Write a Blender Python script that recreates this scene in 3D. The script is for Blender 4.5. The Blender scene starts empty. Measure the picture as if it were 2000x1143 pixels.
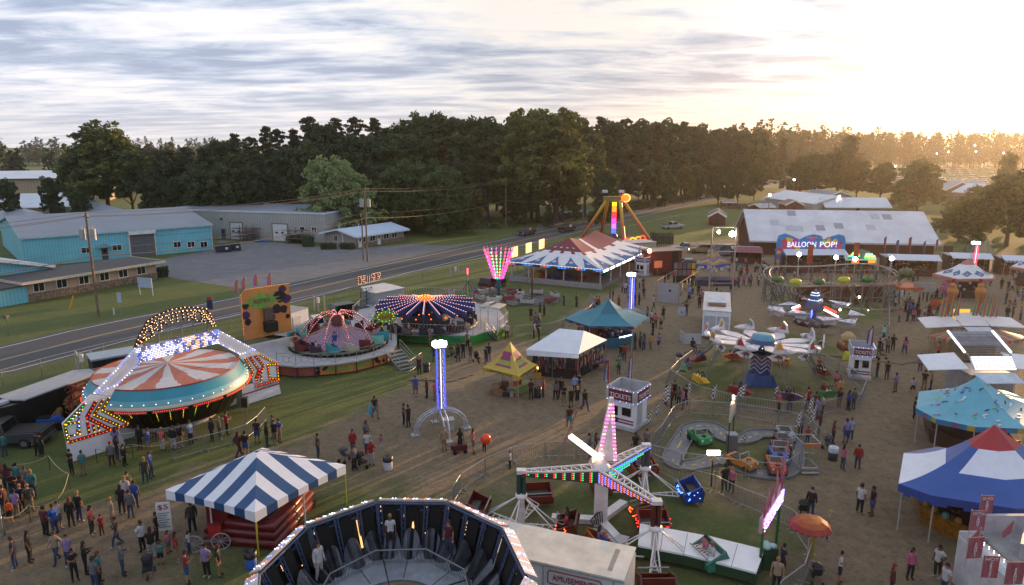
import bpy,math,random
from mathutils import Vector,Matrix,noise
PI=math.pi;R=math.radians
F=1350.0;HY=285.0;H=20.0
PITCH=math.atan((571.5-HY)/F)
SC=bpy.context.scene
COL=SC.collection
V=Vector
def ray(px,py):
 dx=(px-1000)/F;dz=-(py-571.5)/F
 return V((dx,math.cos(PITCH)+dz*math.sin(PITCH),-math.sin(PITCH)+dz*math.cos(PITCH)))
def G(px,py,z=0.0):
 d=ray(px,py);t=(z-H)/d.z
 return V((d.x*t,d.y*t,z))
def W(px,py,Y):
 d=ray(px,py);t=Y/d.y
 return V((d.x*t,Y,H+d.z*t))
def HZ(bx,by,ty,tx=None):
 return W(bx if tx is None else tx,ty,G(bx,by).y).z
def PX(p):
 x,y,z=p[0],p[1],p[2]-H
 dep=y*math.cos(PITCH)-z*math.sin(PITCH)
 up=y*math.sin(PITCH)+z*math.cos(PITCH)
 if dep<.01:return(-9999,9999)
 return(1000+F*x/dep,571.5-F*up/dep)
def lin(c):
 c=c/255
 return c/12.92 if c<.04045 else((c+.055)/1.055)**2.4
def hexc(h):
 if not isinstance(h,str):return tuple(h)
 return tuple(lin(int(h[i:i+2],16))for i in(0,2,4))
_M={}
def newmat(name):
 m=bpy.data.materials.new(name);m.use_nodes=True
 return m,m.node_tree.nodes,m.node_tree.links,m.node_tree.nodes['Principled BSDF']
def mt(h,rough=.7,metal=0,var=.18,sc=2.0,em=0,bump=0,rib=0,trans=0):
 key=(h,rough,metal,var,sc,em,bump,rib,trans)
 if key in _M:return _M[key]
 m,N,L,b=newmat('m_%d'%len(_M));_M[key]=m
 c=hexc(h)
 b.inputs['Roughness'].default_value=rough;b.inputs['Metallic'].default_value=metal
 if em:
  b.inputs['Base Color'].default_value=(*c,1)
  b.inputs['Emission Color'].default_value=(*c,1);b.inputs['Emission Strength'].default_value=em
  try:m.cycles.emission_sampling='NONE' if em<100 else 'AUTO'
  except Exception:pass
  return m
 tc=N.new('ShaderNodeTexCoord');nz=N.new('ShaderNodeTexNoise')
 nz.inputs['Scale'].default_value=sc;nz.inputs['Detail'].default_value=6;nz.inputs['Roughness'].default_value=.65
 L.new(tc.outputs['Object'],nz.inputs['Vector'])
 rp=N.new('ShaderNodeValToRGB');rp.color_ramp.elements[0].position=.3;rp.color_ramp.elements[1].position=.7
 rp.color_ramp.elements[0].color=(*[x*(1-var*1.5)for x in c],1)
 rp.color_ramp.elements[1].color=(*[min(.9,x*(1+var*.5))for x in c],1)
 L.new(nz.outputs['Fac'],rp.inputs['Fac']);out=rp.outputs['Color']
 if rib:
  sx=N.new('ShaderNodeSeparateXYZ');L.new(tc.outputs['Object'],sx.inputs[0])
  ad=N.new('ShaderNodeMath');ad.operation='ADD';L.new(sx.outputs['X'],ad.inputs[0]);L.new(sx.outputs['Y'],ad.inputs[1])
  mu=N.new('ShaderNodeMath');mu.operation='MULTIPLY';mu.inputs[1].default_value=rib;L.new(ad.outputs[0],mu.inputs[0])
  fr=N.new('ShaderNodeMath');fr.operation='FRACT';L.new(mu.outputs[0],fr.inputs[0])
  gt=N.new('ShaderNodeMath');gt.operation='LESS_THAN';gt.inputs[1].default_value=.22;L.new(fr.outputs[0],gt.inputs[0])
  mx=N.new('ShaderNodeMixRGB');mx.blend_type='MULTIPLY';mx.inputs['Color2'].default_value=(.74,.74,.76,1)
  L.new(gt.outputs[0],mx.inputs['Fac']);L.new(out,mx.inputs['Color1']);out=mx.outputs['Color']
  bp=N.new('ShaderNodeBump');bp.inputs['Strength'].default_value=.6;bp.inputs['Distance'].default_value=.05
  L.new(gt.outputs[0],bp.inputs['Height']);L.new(bp.outputs['Normal'],b.inputs['Normal'])
 if bump:
  n2=N.new('ShaderNodeTexNoise');n2.inputs['Scale'].default_value=sc*4;n2.inputs['Detail'].default_value=5
  L.new(tc.outputs['Object'],n2.inputs['Vector'])
  bp=N.new('ShaderNodeBump');bp.inputs['Strength'].default_value=bump;bp.inputs['Distance'].default_value=.06
  L.new(n2.outputs['Fac'],bp.inputs['Height']);L.new(bp.outputs['Normal'],b.inputs['Normal'])
 L.new(out,b.inputs['Base Color'])
 if trans:
  tr=N.new('ShaderNodeBsdfTranslucent');ms=N.new('ShaderNodeMixShader');ms.inputs[0].default_value=trans
  L.new(out,tr.inputs['Color']);L.new(b.outputs[0],ms.inputs[1]);L.new(tr.outputs[0],ms.inputs[2])
  L.new(ms.outputs[0],N['Material Output'].inputs['Surface'])
 return m
def led(h,em=6):return mt(h,em=em)
WHITE='e6e4e0'
class MB:
 def __init__(s):s.v=[];s.f=[];s.m=[];s.s=[]
 def add(s,vs,fs,mi=0,sm=False):
  b=len(s.v);s.v+=[tuple(p)for p in vs]
  for f in fs:s.f.append([b+i for i in f]);s.m.append(mi);s.s.append(sm)
  return s
 def box(s,x,y,z,sx,sy,sz,mi=0,rz=0,M=None):
  vs=[V((a*sx/2,b*sy/2,c*sz/2))for c in(-1,1)for b in(-1,1)for a in(-1,1)]
  if rz:Q=Matrix.Rotation(rz,3,'Z');vs=[Q@p for p in vs]
  vs=[p+V((x,y,z))for p in vs]
  if M:vs=[M@p for p in vs]
  return s.add(vs,[(0,2,3,1),(4,5,7,6),(0,1,5,4),(2,6,7,3),(0,4,6,2),(1,3,7,5)],mi)
 def bb(s,x0,x1,y0,y1,z0,z1,mi=0):return s.box((x0+x1)/2,(y0+y1)/2,(z0+z1)/2,abs(x1-x0),abs(y1-y0),abs(z1-z0),mi)
 def beam(s,a,b,w,h,mi=0,up=(0,0,1)):
  a=V(a);b=V(b);d=b-a
  if d.length<1e-6:return s
  d.normalize();u=V(up);x=d.cross(u)
  if x.length<1e-3:x=d.cross(V((1,0,0)))
  x.normalize();u=x.cross(d)
  vs=[p+x*(i*w/2)+u*(j*h/2)for p in(a,b)for j in(-1,1)for i in(-1,1)]
  return s.add(vs,[(0,1,3,2),(4,6,7,5),(0,4,5,1),(2,3,7,6),(0,2,6,4),(1,5,7,3)],mi)
 def tube(s,a,b,r0,r1=None,n=6,mi=0,sm=True,cap=True):
  a=V(a);b=V(b);d=b-a
  if d.length<1e-6:return s
  r1=r0 if r1 is None else r1
  d.normalize();x=d.orthogonal().normalized();y=d.cross(x)
  vs=[]
  for p,r in((a,r0),(b,r1)):
   for i in range(n):
    t=2*PI*i/n;vs.append(p+x*(r*math.cos(t))+y*(r*math.sin(t)))
  fs=[(i,(i+1)%n,n+(i+1)%n,n+i)for i in range(n)]
  s.add(vs,fs,mi,sm)
  if cap:s.add(vs[:n],[tuple(range(n))[::-1]],mi);s.add(vs[n:],[tuple(range(n))],mi)
  return s
 def path(s,pts,r,n=5,mi=0,close=False):
  q=list(pts)+([pts[0]]if close else[])
  for a,b in zip(q,q[1:]):s.tube(a,b,r,n=n,mi=mi)
  return s
 def poly(s,pts,off,mi=0,side=None):
  n=len(pts);off=V(off);a=[V(p)for p in pts];b=[p+off for p in a]
  s.add(a,[tuple(range(n))[::-1]],mi);s.add(b,[tuple(range(n))],mi)
  s.add(a+b,[(i,(i+1)%n,n+(i+1)%n,n+i)for i in range(n)],mi if side is None else side)
  return s
 def lathe(s,prof,n=24,mi=0,c=(0,0,0),a0=0,a1=2*PI,sm=True,mf=None):
  c=V(c);full=abs(a1-a0-2*PI)<1e-6;k=n if full else n+1
  vs=[c+V((r*math.cos(a0+(a1-a0)*i/n),r*math.sin(a0+(a1-a0)*i/n),z))for r,z in prof for i in range(k)]
  b=len(s.v);s.v+=[tuple(p)for p in vs]
  for j in range(len(prof)-1):
   for i in range(n):
    i2=(i+1)%k
    s.f.append([b+j*k+i,b+j*k+i2,b+(j+1)*k+i2,b+(j+1)*k+i])
    s.m.append(mf(i,j)if mf else mi);s.s.append(sm)
  return s
 def disc(s,c,r,n=20,mi=0,th=0):
  c=V(c);pts=[c+V((r*math.cos(2*PI*i/n),r*math.sin(2*PI*i/n),0))for i in range(n)]
  if th:return s.poly(pts,(0,0,th),mi)
  return s.add(pts,[tuple(range(n))],mi)
 def bulb(s,p,r=.04,mi=0):
  x,y,z=p
  return s.add([(x+r,y,z),(x-r,y,z),(x,y+r,z),(x,y-r,z),(x,y,z+r),(x,y,z-r)],[(0,2,4),(2,1,4),(1,3,4),(3,0,4),(2,0,5),(1,2,5),(3,1,5),(0,3,5)],mi)
 def ball(s,p,r,n=10,mi=0,sq=1,sm=True):
  prof=[(max(.001,r*math.sin(PI*j/(n//2+1))),-r*sq*math.cos(PI*j/(n//2+1)))for j in range(n//2+2)]
  return s.lathe(prof,n,mi,p,sm=sm)
 def mesh(s,o,M=None,mi=0):
  vs=[V(p)for p in o.v]
  if M:vs=[M@p for p in vs]
  b=len(s.v);s.v+=[tuple(p)for p in vs]
  for f,m,k in zip(o.f,o.m,o.s):s.f.append([b+i for i in f]);s.m.append(m+mi);s.s.append(k)
  return s
 def text(s,txt,size,M,mi=0,ext=.01,w=None,align='CENTER'):
  """lettering standing in the local xz plane of M, facing -y"""
  vs,fs=text_geo(txt,size,ext,align)
  if w:
   xs=[p[0]for p in vs];k=w/max(1e-6,max(xs)-min(xs))
  else:k=1
  return s.add([M@V((p[0]*k,-p[2],p[1]))for p in vs],fs,mi)
 def local(s,T):
  I=MATS[T.name].inverted();s.v=[tuple(I@V(p))for p in s.v];return s
 def build(s,name,mats,parent=None,world=False):
  if world and parent is not None:s.local(parent)
  me=bpy.data.meshes.new(name)
  me.from_pydata(s.v,[],s.f)
  if not isinstance(mats,(list,tuple)):mats=[mats]
  for m in mats:me.materials.append(mt(m)if isinstance(m,str)else m)
  nm=len(mats)
  me.polygons.foreach_set('material_index',[min(i,nm-1)for i in s.m])
  me.polygons.foreach_set('use_smooth',s.s)
  me.update()
  o=bpy.data.objects.new(name,me);COL.objects.link(o)
  if parent is not None:o.parent=parent
  return o
_T={}
def text_geo(txt,size,ext,align):
 k=(txt,size,ext,align)
 if k in _T:return _T[k]
 cu=bpy.data.curves.new('t','FONT');cu.body=txt;cu.size=size;cu.extrude=ext;cu.align_x=align;cu.resolution_u=3
 o=bpy.data.objects.new('t',cu);COL.objects.link(o)
 dg=bpy.context.evaluated_depsgraph_get();me=bpy.data.meshes.new_from_object(o.evaluated_get(dg))
 vs=[tuple(v.co)for v in me.vertices];fs=[tuple(p.vertices)for p in me.polygons]
 bpy.data.objects.remove(o);bpy.data.curves.remove(cu);bpy.data.meshes.remove(me)
 _T[k]=(vs,fs);return _T[k]
MATS={}
def tag(o,label=None,cat=None,group=None,kind=None):
 if label:o['label']=label
 if cat:o['category']=cat
 if group:o['group']=group
 if kind:o['kind']=kind
 return o
def thing(name,label,cat,loc=(0,0,0),rz=0,group=None):
 o=bpy.data.objects.new(name,None);o.empty_display_size=.5;COL.objects.link(o)
 o.location=loc;o.rotation_euler=(0,0,rz)
 MATS[o.name]=Matrix.Translation(V(loc))@Matrix.Rotation(rz,4,'Z')
 return tag(o,label,cat,group)
KIDS={}
def dup(root,loc,rz=0,label=None,group=None,scale=None,mats=None):
 """a copy of a thing with copies of its parts and sub-parts"""
 r=root.copy();COL.objects.link(r);r.location=loc;r.rotation_euler=(0,0,rz)
 if scale:r.scale=(scale,)*3 if isinstance(scale,(int,float))else scale
 if label:r['label']=label
 if group:r['group']=group
 MATS[r.name]=Matrix.Translation(V(loc))@Matrix.Rotation(rz,4,'Z')
 ch=[]
 for c0 in KIDS.setdefault(root.name,list(root.children)):
  c=c0.copy();COL.objects.link(c);c.parent=r;ch.append(c)
  for g in list(KIDS.setdefault(c0.name,list(c0.children))):
   d=g.copy();COL.objects.link(d);d.parent=c;ch.append(d)
 if mats:
  for o in[r]+ch:
   if o.type!='MESH':continue
   base=o.name.split('.')[0]
   if base in mats:
    for i,s in enumerate(o.material_slots):
     if i in mats[base]:s.link='OBJECT';s.material=mats[base][i]
 return r
def struct(name,mb,m):return tag(mb.build(name,m),kind='structure')
class PF:
 """frame of a vertical plane standing on the ground line from A to B (pixels of the photo)"""
 def __init__(s,A,B):
  s.a=G(*A)if len(A)==2 else V(A);s.b=G(*B)if len(B)==2 else V(B)
  d=s.b-s.a;s.L=d.length;s.rz=math.atan2(d.y,d.x);s.u=d.normalized();s.n=V((-s.u.y,s.u.x,0))
 def at(s,px,py,off=0):
  """pixel -> (x along, z) on the plane, off metres behind it"""
  r=ray(px,py);o=s.a+s.n*off;t=(o-V((0,0,H))).dot(s.n)/r.dot(s.n)
  p=V((0,0,H))+r*t
  return V(((p-o).dot(s.u),off,p.z))
 def g(s,px,py,z=0):
  p=G(px,py,z)-s.a;return V((p.dot(s.u),p.dot(s.n),z))
 def thing(s,name,label,cat,group=None):return thing(name,label,cat,s.a,s.rz,group)
def yaw(A,B):
 a=G(*A);b=G(*B);return math.atan2(b.y-a.y,b.x-a.x)
rnd=random.Random(7)
cam=bpy.data.cameras.new('camera');cam.sensor_width=36;cam.lens=36*F/2000;cam.clip_end=9000;cam.clip_start=.3
co=bpy.data.objects.new('camera',cam);COL.objects.link(co);co.location=(0,0,H);co.rotation_euler=(PI/2-PITCH,0,0)
SC.camera=co
SUN_AZ=R(42);SUN_EL=R(5.5)
sl=bpy.data.lights.new('sun','SUN');sl.energy=5.0;sl.angle=R(.6);sl.color=(1,.58,.27)
so=bpy.data.objects.new('sun',sl);COL.objects.link(so)
sdir=V((math.sin(SUN_AZ)*math.cos(SUN_EL),math.cos(SUN_AZ)*math.cos(SUN_EL),math.sin(SUN_EL)))
so.rotation_euler=sdir.to_track_quat('Z','Y').to_euler();so.location=(60,40,60)
w=bpy.data.worlds.new('World');SC.world=w;w.use_nodes=True
N=w.node_tree.nodes;L=w.node_tree.links;bg=N['Background']
def nmath(op,a,b=None,c=None,clamp=False):
 n=N.new('ShaderNodeMath');n.operation=op;n.use_clamp=clamp
 for i,x in enumerate((a,b,c)):
  if x is None:continue
  if isinstance(x,(int,float)):n.inputs[i].default_value=x
  else:L.new(x,n.inputs[i])
 return n.outputs[0]
def nramp(f,els):
 n=N.new('ShaderNodeValToRGB');L.new(f,n.inputs[0]);cr=n.color_ramp
 while len(cr.elements)<len(els):cr.elements.new(.5)
 for e,(p,c)in zip(cr.elements,els):e.position=p;e.color=(*(c if not isinstance(c,(int,float))else(c,)*3),1)
 return n.outputs[0]
def nmix(f,a,b,t='MIX'):
 n=N.new('ShaderNodeMixRGB');n.blend_type=t
 for i,x in enumerate((f,a,b)):
  if isinstance(x,(int,float)):n.inputs[i].default_value=x if i==0 else(x,x,x,1)
  elif isinstance(x,tuple):n.inputs[i].default_value=(*x,1)
  else:L.new(x,n.inputs[i])
 return n.outputs[0]
sky=N.new('ShaderNodeTexSky');sky.sky_type='NISHITA';sky.sun_disc=False;sky.sun_elevation=SUN_EL;sky.sun_rotation=SUN_AZ
sky.air_density=1.0;sky.dust_density=2.0
tc=N.new('ShaderNodeTexCoord')
sep=N.new('ShaderNodeSeparateXYZ');L.new(tc.outputs['Generated'],sep.inputs[0])
zz=nmath('MAXIMUM',sep.outputs['Z'],0.0);den=nmath('ADD',zz,.07)
cx=nmath('DIVIDE',sep.outputs['X'],den);cy=nmath('DIVIDE',sep.outputs['Y'],den)
cmb=N.new('ShaderNodeCombineXYZ');L.new(cx,cmb.inputs[0]);L.new(cy,cmb.inputs[1])
def cloud(scale,stretch,det,loc,rz=0,dist=.0):
 mp=N.new('ShaderNodeMapping');mp.inputs['Scale'].default_value=(scale,scale*stretch,1);mp.inputs['Location'].default_value=loc
 mp.inputs['Rotation'].default_value=(0,0,rz)
 L.new(cmb.outputs[0],mp.inputs[0]);n=N.new('ShaderNodeTexNoise');n.inputs['Scale'].default_value=1;n.inputs['Detail'].default_value=det
 n.inputs['Roughness'].default_value=.6;n.inputs['Distortion'].default_value=dist;L.new(mp.outputs[0],n.inputs[0]);return n.outputs['Fac']
n1=cloud(.42,1.5,9,(2.3,5.1,0),R(18),.6)
n2=cloud(1.3,1.9,8,(7.3,1.2,3),R(10),.4)
nb=nmath('ADD',nmath('MULTIPLY',n1,.5),nmath('MULTIPLY',n2,.5))
dens=nramp(nb,[(.41,0.0),(.60,1.0)])
dot=N.new('ShaderNodeVectorMath');dot.operation='DOT_PRODUCT';L.new(tc.outputs['Generated'],dot.inputs[0]);dot.inputs[1].default_value=sdir
sd=nmath('MAXIMUM',dot.outputs['Value'],0.0)
glow=nmath('POWER',sd,5.0);glow2=nmath('POWER',sd,60.0)
ccol=nramp(dens,[(0.0,(.86,.79,.73)),(.35,(.64,.65,.69)),(.75,(.37,.425,.53)),(1.0,(.285,.335,.44))])
base=nmix(1.0,sky.outputs['Color'],(.07,.07,.075),'MULTIPLY')
lit=nmix(1.0,ccol,nramp(glow,[(0.0,(.93,.95,1.0)),(.2,(.76,.78,.80)),(.42,(.80,.80,.81)),(.62,(1.0,.98,.95)),(.8,(1.3,1.26,1.2)),(1.0,(1.7,1.6,1.45))]),'MULTIPLY')
add2=nmix(1.0,lit,nmix(1.0,nramp(glow2,[(0,0.0),(1,(2.2,1.4,.6))]),1.0,'MULTIPLY'),'ADD')
hor=nramp(zz,[(0.0,1.0),(.03,.8),(.08,.25),(.2,0.0)])
hcol=nmix(1.0,(.82,.76,.74),nramp(glow,[(0.0,(.74,.77,.82)),(.3,(.9,.84,.76)),(.62,(1.35,1.0,.62)),(.8,(1.9,1.1,.45)),(1.0,(2.6,1.3,.4))]),'MULTIPLY')
allc=nmix(nmath('MULTIPLY',hor,.55),add2,hcol)
allc=nmix(.05,allc,base)
back=nramp(nmath('MULTIPLY_ADD',sep.outputs['Y'],.5,.5),[(.25,1.0),(.55,0.0)])
allc=nmix(nmath('MULTIPLY',back,.6),allc,(.46,.52,.66))
L.new(allc,bg.inputs['Color']);bg.inputs['Strength'].default_value=1.0
SC.view_settings.view_transform='Standard';SC.view_settings.look='None';SC.view_settings.exposure=.62;SC.view_settings.gamma=1
cy_=SC.cycles
cy_.use_denoising=True;cy_.volume_bounces=0;cy_.max_bounces=6;cy_.diffuse_bounces=3;cy_.transparent_max_bounces=8
cy_.sample_clamp_indirect=6;cy_.volume_step_rate=4;cy_.volume_max_steps=64
hm=bpy.data.materials.new('haze');hm.use_nodes=True;hN=hm.node_tree.nodes;hN.remove(hN['Principled BSDF'])
pv=hN.new('ShaderNodeVolumePrincipled');pv.inputs['Density'].default_value=.00012;pv.inputs['Anisotropy'].default_value=.72
pv.inputs['Color'].default_value=(.97,.93,.86,1)
hm.node_tree.links.new(pv.outputs[0],hN['Material Output'].inputs['Volume'])
try:hm.cycles.homogeneous_volume=True
except Exception:pass
hz=MB().bb(-900,1500,-60,2300,-1,62);tag(hz.build('haze',hm),kind='stuff')
def inpoly(x,y,P):
 c=False;n=len(P);j=n-1
 for i in range(n):
  xi,yi=P[i];xj,yj=P[j]
  if(yi>y)!=(yj>y)and x<(xj-xi)*(y-yi)/(yj-yi)+xi:c=not c
  j=i
 return c
def gp(L_):return[tuple(G(*p)[:2])for p in L_]
MID=gp([(-300,1400),(-200,1015),(230,975),(420,905),(560,862),(700,800),(810,742),(850,700),(900,690),(960,660),(1060,665),(1120,600),(1200,560),(1280,478),(1480,462),(1500,490),(1830,490),(2150,500),(2600,700),(2800,1400)])
GREEN=[gp(q)for q in([(1312,722),(1350,690),(1450,640),(1600,640),(1690,690),(1690,760),(1560,800),(1400,800),(1330,760)],[(1495,590),(1560,560),(1700,560),(1770,590),(1720,640),(1560,640)],[(1290,880),(1340,815),(1590,840),(1590,925),(1420,935),(1290,925)],[(870,965),(1000,905),(1300,925),(1560,1040),(1580,1130),(1400,1400),(800,1400),(880,1050)],[(380,1050),(650,930),(800,940),(830,1010),(640,1143),(480,1300),(330,1200)])]
def wear(x,y):
 if inpoly(x,y,MID):
  for g in GREEN:
   if inpoly(x,y,g):return .42
  return 1.0
 return 0.0
DT=[V(G(*p)[:2])for p in((-150,870),(60,800),(300,735),(560,655),(720,605),(940,548),(1000,520),(1080,500))]
def track(x,y):
 p=V((x,y));d=99
 for a,b in zip(DT,DT[1:]):
  t=max(0,min(1,(p-a).dot(b-a)/(b-a).length_squared));d=min(d,(p-a-(b-a)*t).length)
 return max(0,1-d/3.4)
xs=[-5000,-2000,-900,-500,-300,-200,-150]+[-120+1.6*i for i in range(163)]+[155,200,300,500,900,2000,5000]
ys=[-3000,-500,-100,-20,10]+[18+1.6*i for i in range(150)]+[270,300,340,400,500,700,1000,1600,3000,7000]
nx=len(xs);ny=len(ys)
gm=bpy.data.meshes.new('ground')
gm.from_pydata([(x,y,0)for y in ys for x in xs],[],[(j*nx+i,j*nx+i+1,(j+1)*nx+i+1,(j+1)*nx+i)for j in range(ny-1)for i in range(nx-1)])
WV=[[(max(wear(x,y),.85*track(x,y))if-125<x<150 and 10<y<262 else 0)for x in xs]for y in ys]
for it in range(2):
 W2=[r[:]for r in WV]
 for j in range(1,ny-1):
  for i in range(1,nx-1):W2[j][i]=(WV[j][i]*2+WV[j-1][i]+WV[j+1][i]+WV[j][i-1]+WV[j][i+1])/6
 WV=W2
at=gm.attributes.new('wear','FLOAT','POINT');at.data.foreach_set('value',[WV[j][i]for j in range(ny)for i in range(nx)])
m,N2,L2,b=newmat('ground');N,L=N2,L2
gtc=N.new('ShaderNodeTexCoord').outputs['Object']
def gnoise(s,d=8,r=.6,off=0):
 n=N.new('ShaderNodeTexNoise');n.inputs['Scale'].default_value=s;n.inputs['Detail'].default_value=d;n.inputs['Roughness'].default_value=r
 mp=N.new('ShaderNodeMapping');mp.inputs['Location'].default_value=(off,off,off);L.new(gtc,mp.inputs[0]);L.new(mp.outputs[0],n.inputs[0]);return n.outputs['Fac']
an=N.new('ShaderNodeAttribute');an.attribute_name='wear'
g1=gnoise(.05);g2=gnoise(.45,9,.7,5);g3=gnoise(5,6,.85,9);g4=gnoise(1.6,8,.75,3)
gr=nramp(g2,[(.3,(.032,.062,.010)),(.55,(.066,.100,.016)),(.75,(.115,.135,.024))])
gr=nmix(nramp(g3,[(.42,0.0),(.62,.7)]),gr,(.12,.14,.03))
gr=nmix(nramp(g1,[(.45,0.0),(.7,.5)]),gr,(.13,.13,.03))
di=nramp(g4,[(.32,(.085,.059,.035)),(.5,(.170,.121,.073)),(.68,(.255,.19,.125))])
di=nmix(nramp(g3,[(.42,0.0),(.62,.75)]),di,(.26,.20,.135))
wv=nmath('ADD',an.outputs['Fac'],nmath('MULTIPLY',nmath('SUBTRACT',nmath('ADD',g2,g1),1.0),1.25))
wf=nramp(wv,[(.38,0.0),(.5,.35),(.82,.93)])
L.new(nmix(wf,gr,di),b.inputs['Base Color']);b.inputs['Roughness'].default_value=.95
bp=N.new('ShaderNodeBump');bp.inputs['Strength'].default_value=1.0;bp.inputs['Distance'].default_value=.2;L.new(g3,bp.inputs['Height']);L.new(bp.outputs[0],b.inputs['Normal'])
gm.materials.append(m);go=bpy.data.objects.new('ground',gm);COL.objects.link(go);tag(go,kind='structure')
def surf(name,cols,s=1.2,rough=.85,bump=.3,cracks=None):
 global N,L
 m,N,L,b=newmat(name)
 global gtc
 gtc=N.new('ShaderNodeTexCoord').outputs['Object']
 f1=gnoise(s,9,.7);f2=gnoise(.12,6,.6,4);f3=gnoise(14,3,.7,2)
 c=nramp(f1,[(.3,cols[0]),(.7,cols[1])])
 c=nmix(nramp(f2,[(.4,0.0),(.7,.6)]),c,cols[2])
 c=nmix(nramp(f3,[(.4,0.0),(.8,.35)]),c,cols[1])
 L.new(c,b.inputs['Base Color']);b.inputs['Roughness'].default_value=rough
 bp=N.new('ShaderNodeBump');bp.inputs['Strength'].default_value=bump;bp.inputs['Distance'].default_value=.03;L.new(f3,bp.inputs['Height']);L.new(bp.outputs[0],b.inputs['Normal'])
 return m
ASPH=surf('asphalt',[(.036,.038,.044),(.064,.067,.074),(.05,.05,.053)])
GRAV=surf('gravel',[(.07,.074,.084),(.165,.172,.188),(.10,.098,.097)],.5)
PAINT=surf('road_paint',[(.50,.50,.50),(.62,.62,.60),(.42,.42,.40)],3)
YPAINT=surf('yellow_paint',[(.42,.30,.12),(.50,.38,.18),(.38,.30,.16)],3)
RC=[(-400,760),(0,704),(187,657),(275,637),(500,590),(750,530),(1000,474),(1133,444),(1235,420),(1357,393),(1450,372),(1540,350),(1600,338)]
RW=[4.9,4.6,4.5,4.4,4.3,4.2,4.0,4.0,4.0,4.0,4.0,4.0,4.0]
rc=[G(*p)for p in RC]
RCW=[V(p[:2])for p in rc]
def ribbon(cl,off,hw,z,name,m):
 mb=MB();vs=[]
 for i,p in enumerate(cl):
  a=cl[max(0,i-1)];b_=cl[min(len(cl)-1,i+1)];d=(b_-a).normalized();n=V((-d.y,d.x,0))
  o=off[i]if isinstance(off,list)else off
  h_=hw[i]if isinstance(hw,list)else hw
  vs+=[p+n*(o-h_)+V((0,0,z)),p+n*(o+h_)+V((0,0,z))]
 mb.add(vs,[(2*i,2*i+2,2*i+3,2*i+1)for i in range(len(cl)-1)]);return struct(name,mb,m)
ribbon(rc,0,[x+.9 for x in RW],.006,'road',ASPH)
ribbon(rc,[x for x in RW],.08,.014,'road_marking',PAINT)
ribbon(rc,[-x for x in RW],.08,.014,'road_marking',PAINT)
ribbon(rc,.13,.06,.014,'road_marking',YPAINT);ribbon(rc,-.13,.06,.014,'road_marking',YPAINT)
def sheet(name,pix,z,m):mb=MB();mb.add([G(*p)+V((0,0,z))for p in pix],[tuple(range(len(pix)))]);return struct(name,mb,m)
sheet('gravel_lot',[(322,541),(290,512),(415,488),(428,470),(545,474),(600,480),(700,484),(800,477),(875,480),(948,470),(985,462),(750,514),(620,542),(500,568),(420,556)][::-1],.004,GRAV)
sheet('gravel_drive',[(1040,452),(1062,428),(1100,412),(1160,410),(1135,424),(1088,440)][::-1],.004,GRAV)
sheet('gravel_path',[(1470,402),(1490,388),(1530,366),(1560,362),(1560,380),(1540,402)][::-1],.004,GRAV)
tm=MB()
def leafmat(a,c,k=.25):
 m,N_,L_,b=newmat('foliage')
 tc=N_.new('ShaderNodeTexCoord');n=N_.new('ShaderNodeTexNoise');n.inputs['Scale'].default_value=.45;n.inputs['Detail'].default_value=4
 L_.new(tc.outputs['Object'],n.inputs[0]);r=N_.new('ShaderNodeValToRGB');r.color_ramp.elements[0].position=.35;r.color_ramp.elements[1].position=.65
 r.color_ramp.elements[0].color=(*a,1);r.color_ramp.elements[1].color=(*c,1)
 L_.new(n.outputs[0],r.inputs[0]);L_.new(r.outputs[0],b.inputs['Base Color']);b.inputs['Roughness'].default_value=.7
 tr=N_.new('ShaderNodeBsdfTranslucent');ms=N_.new('ShaderNodeMixShader');ms.inputs[0].default_value=k
 L_.new(r.outputs[0],tr.inputs[0]);L_.new(b.outputs[0],ms.inputs[1]);L_.new(tr.outputs[0],ms.inputs[2]);L_.new(ms.outputs[0],N_['Material Output'].inputs['Surface'])
 return m
BARK=mt('4a3f36',.95,bump=.5,sc=4)
LPINE=leafmat((.022,.040,.016),(.045,.066,.024));LPINE2=leafmat((.034,.048,.018),(.068,.078,.030))
LDEC=leafmat((.046,.072,.018),(.10,.125,.032));LDEC2=leafmat((.030,.056,.017),(.066,.092,.026))
LYEL=leafmat((.075,.082,.022),(.13,.12,.032));LWIL=leafmat((.15,.21,.08),(.25,.31,.12));LDRY=leafmat((.055,.045,.022),(.085,.066,.032))
def leaves(mb,c,rad,n,s,rg,mi=0,flat=1.0):
 for _ in range(n):
  while True:
   p=V((rg.uniform(-1,1),rg.uniform(-1,1),rg.uniform(-1,1)))
   if p.length<1:break
  p=V(c)+V((p.x*rad,p.y*rad,p.z*rad*flat))
  u=V((rg.gauss(0,1),rg.gauss(0,1),rg.gauss(0,.6))).normalized();v=u.orthogonal().normalized()
  a=rg.uniform(0,PI);v2=u.cross(v);v,v2=v*math.cos(a)+v2*math.sin(a),v2*math.cos(a)-v*math.sin(a)
  k=s*rg.uniform(.6,1.35)
  mb.add([p-v*k,p+v2*k*.55,p+v*k,p-v2*k*.55],[(0,1,2,3)],mi)
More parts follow.
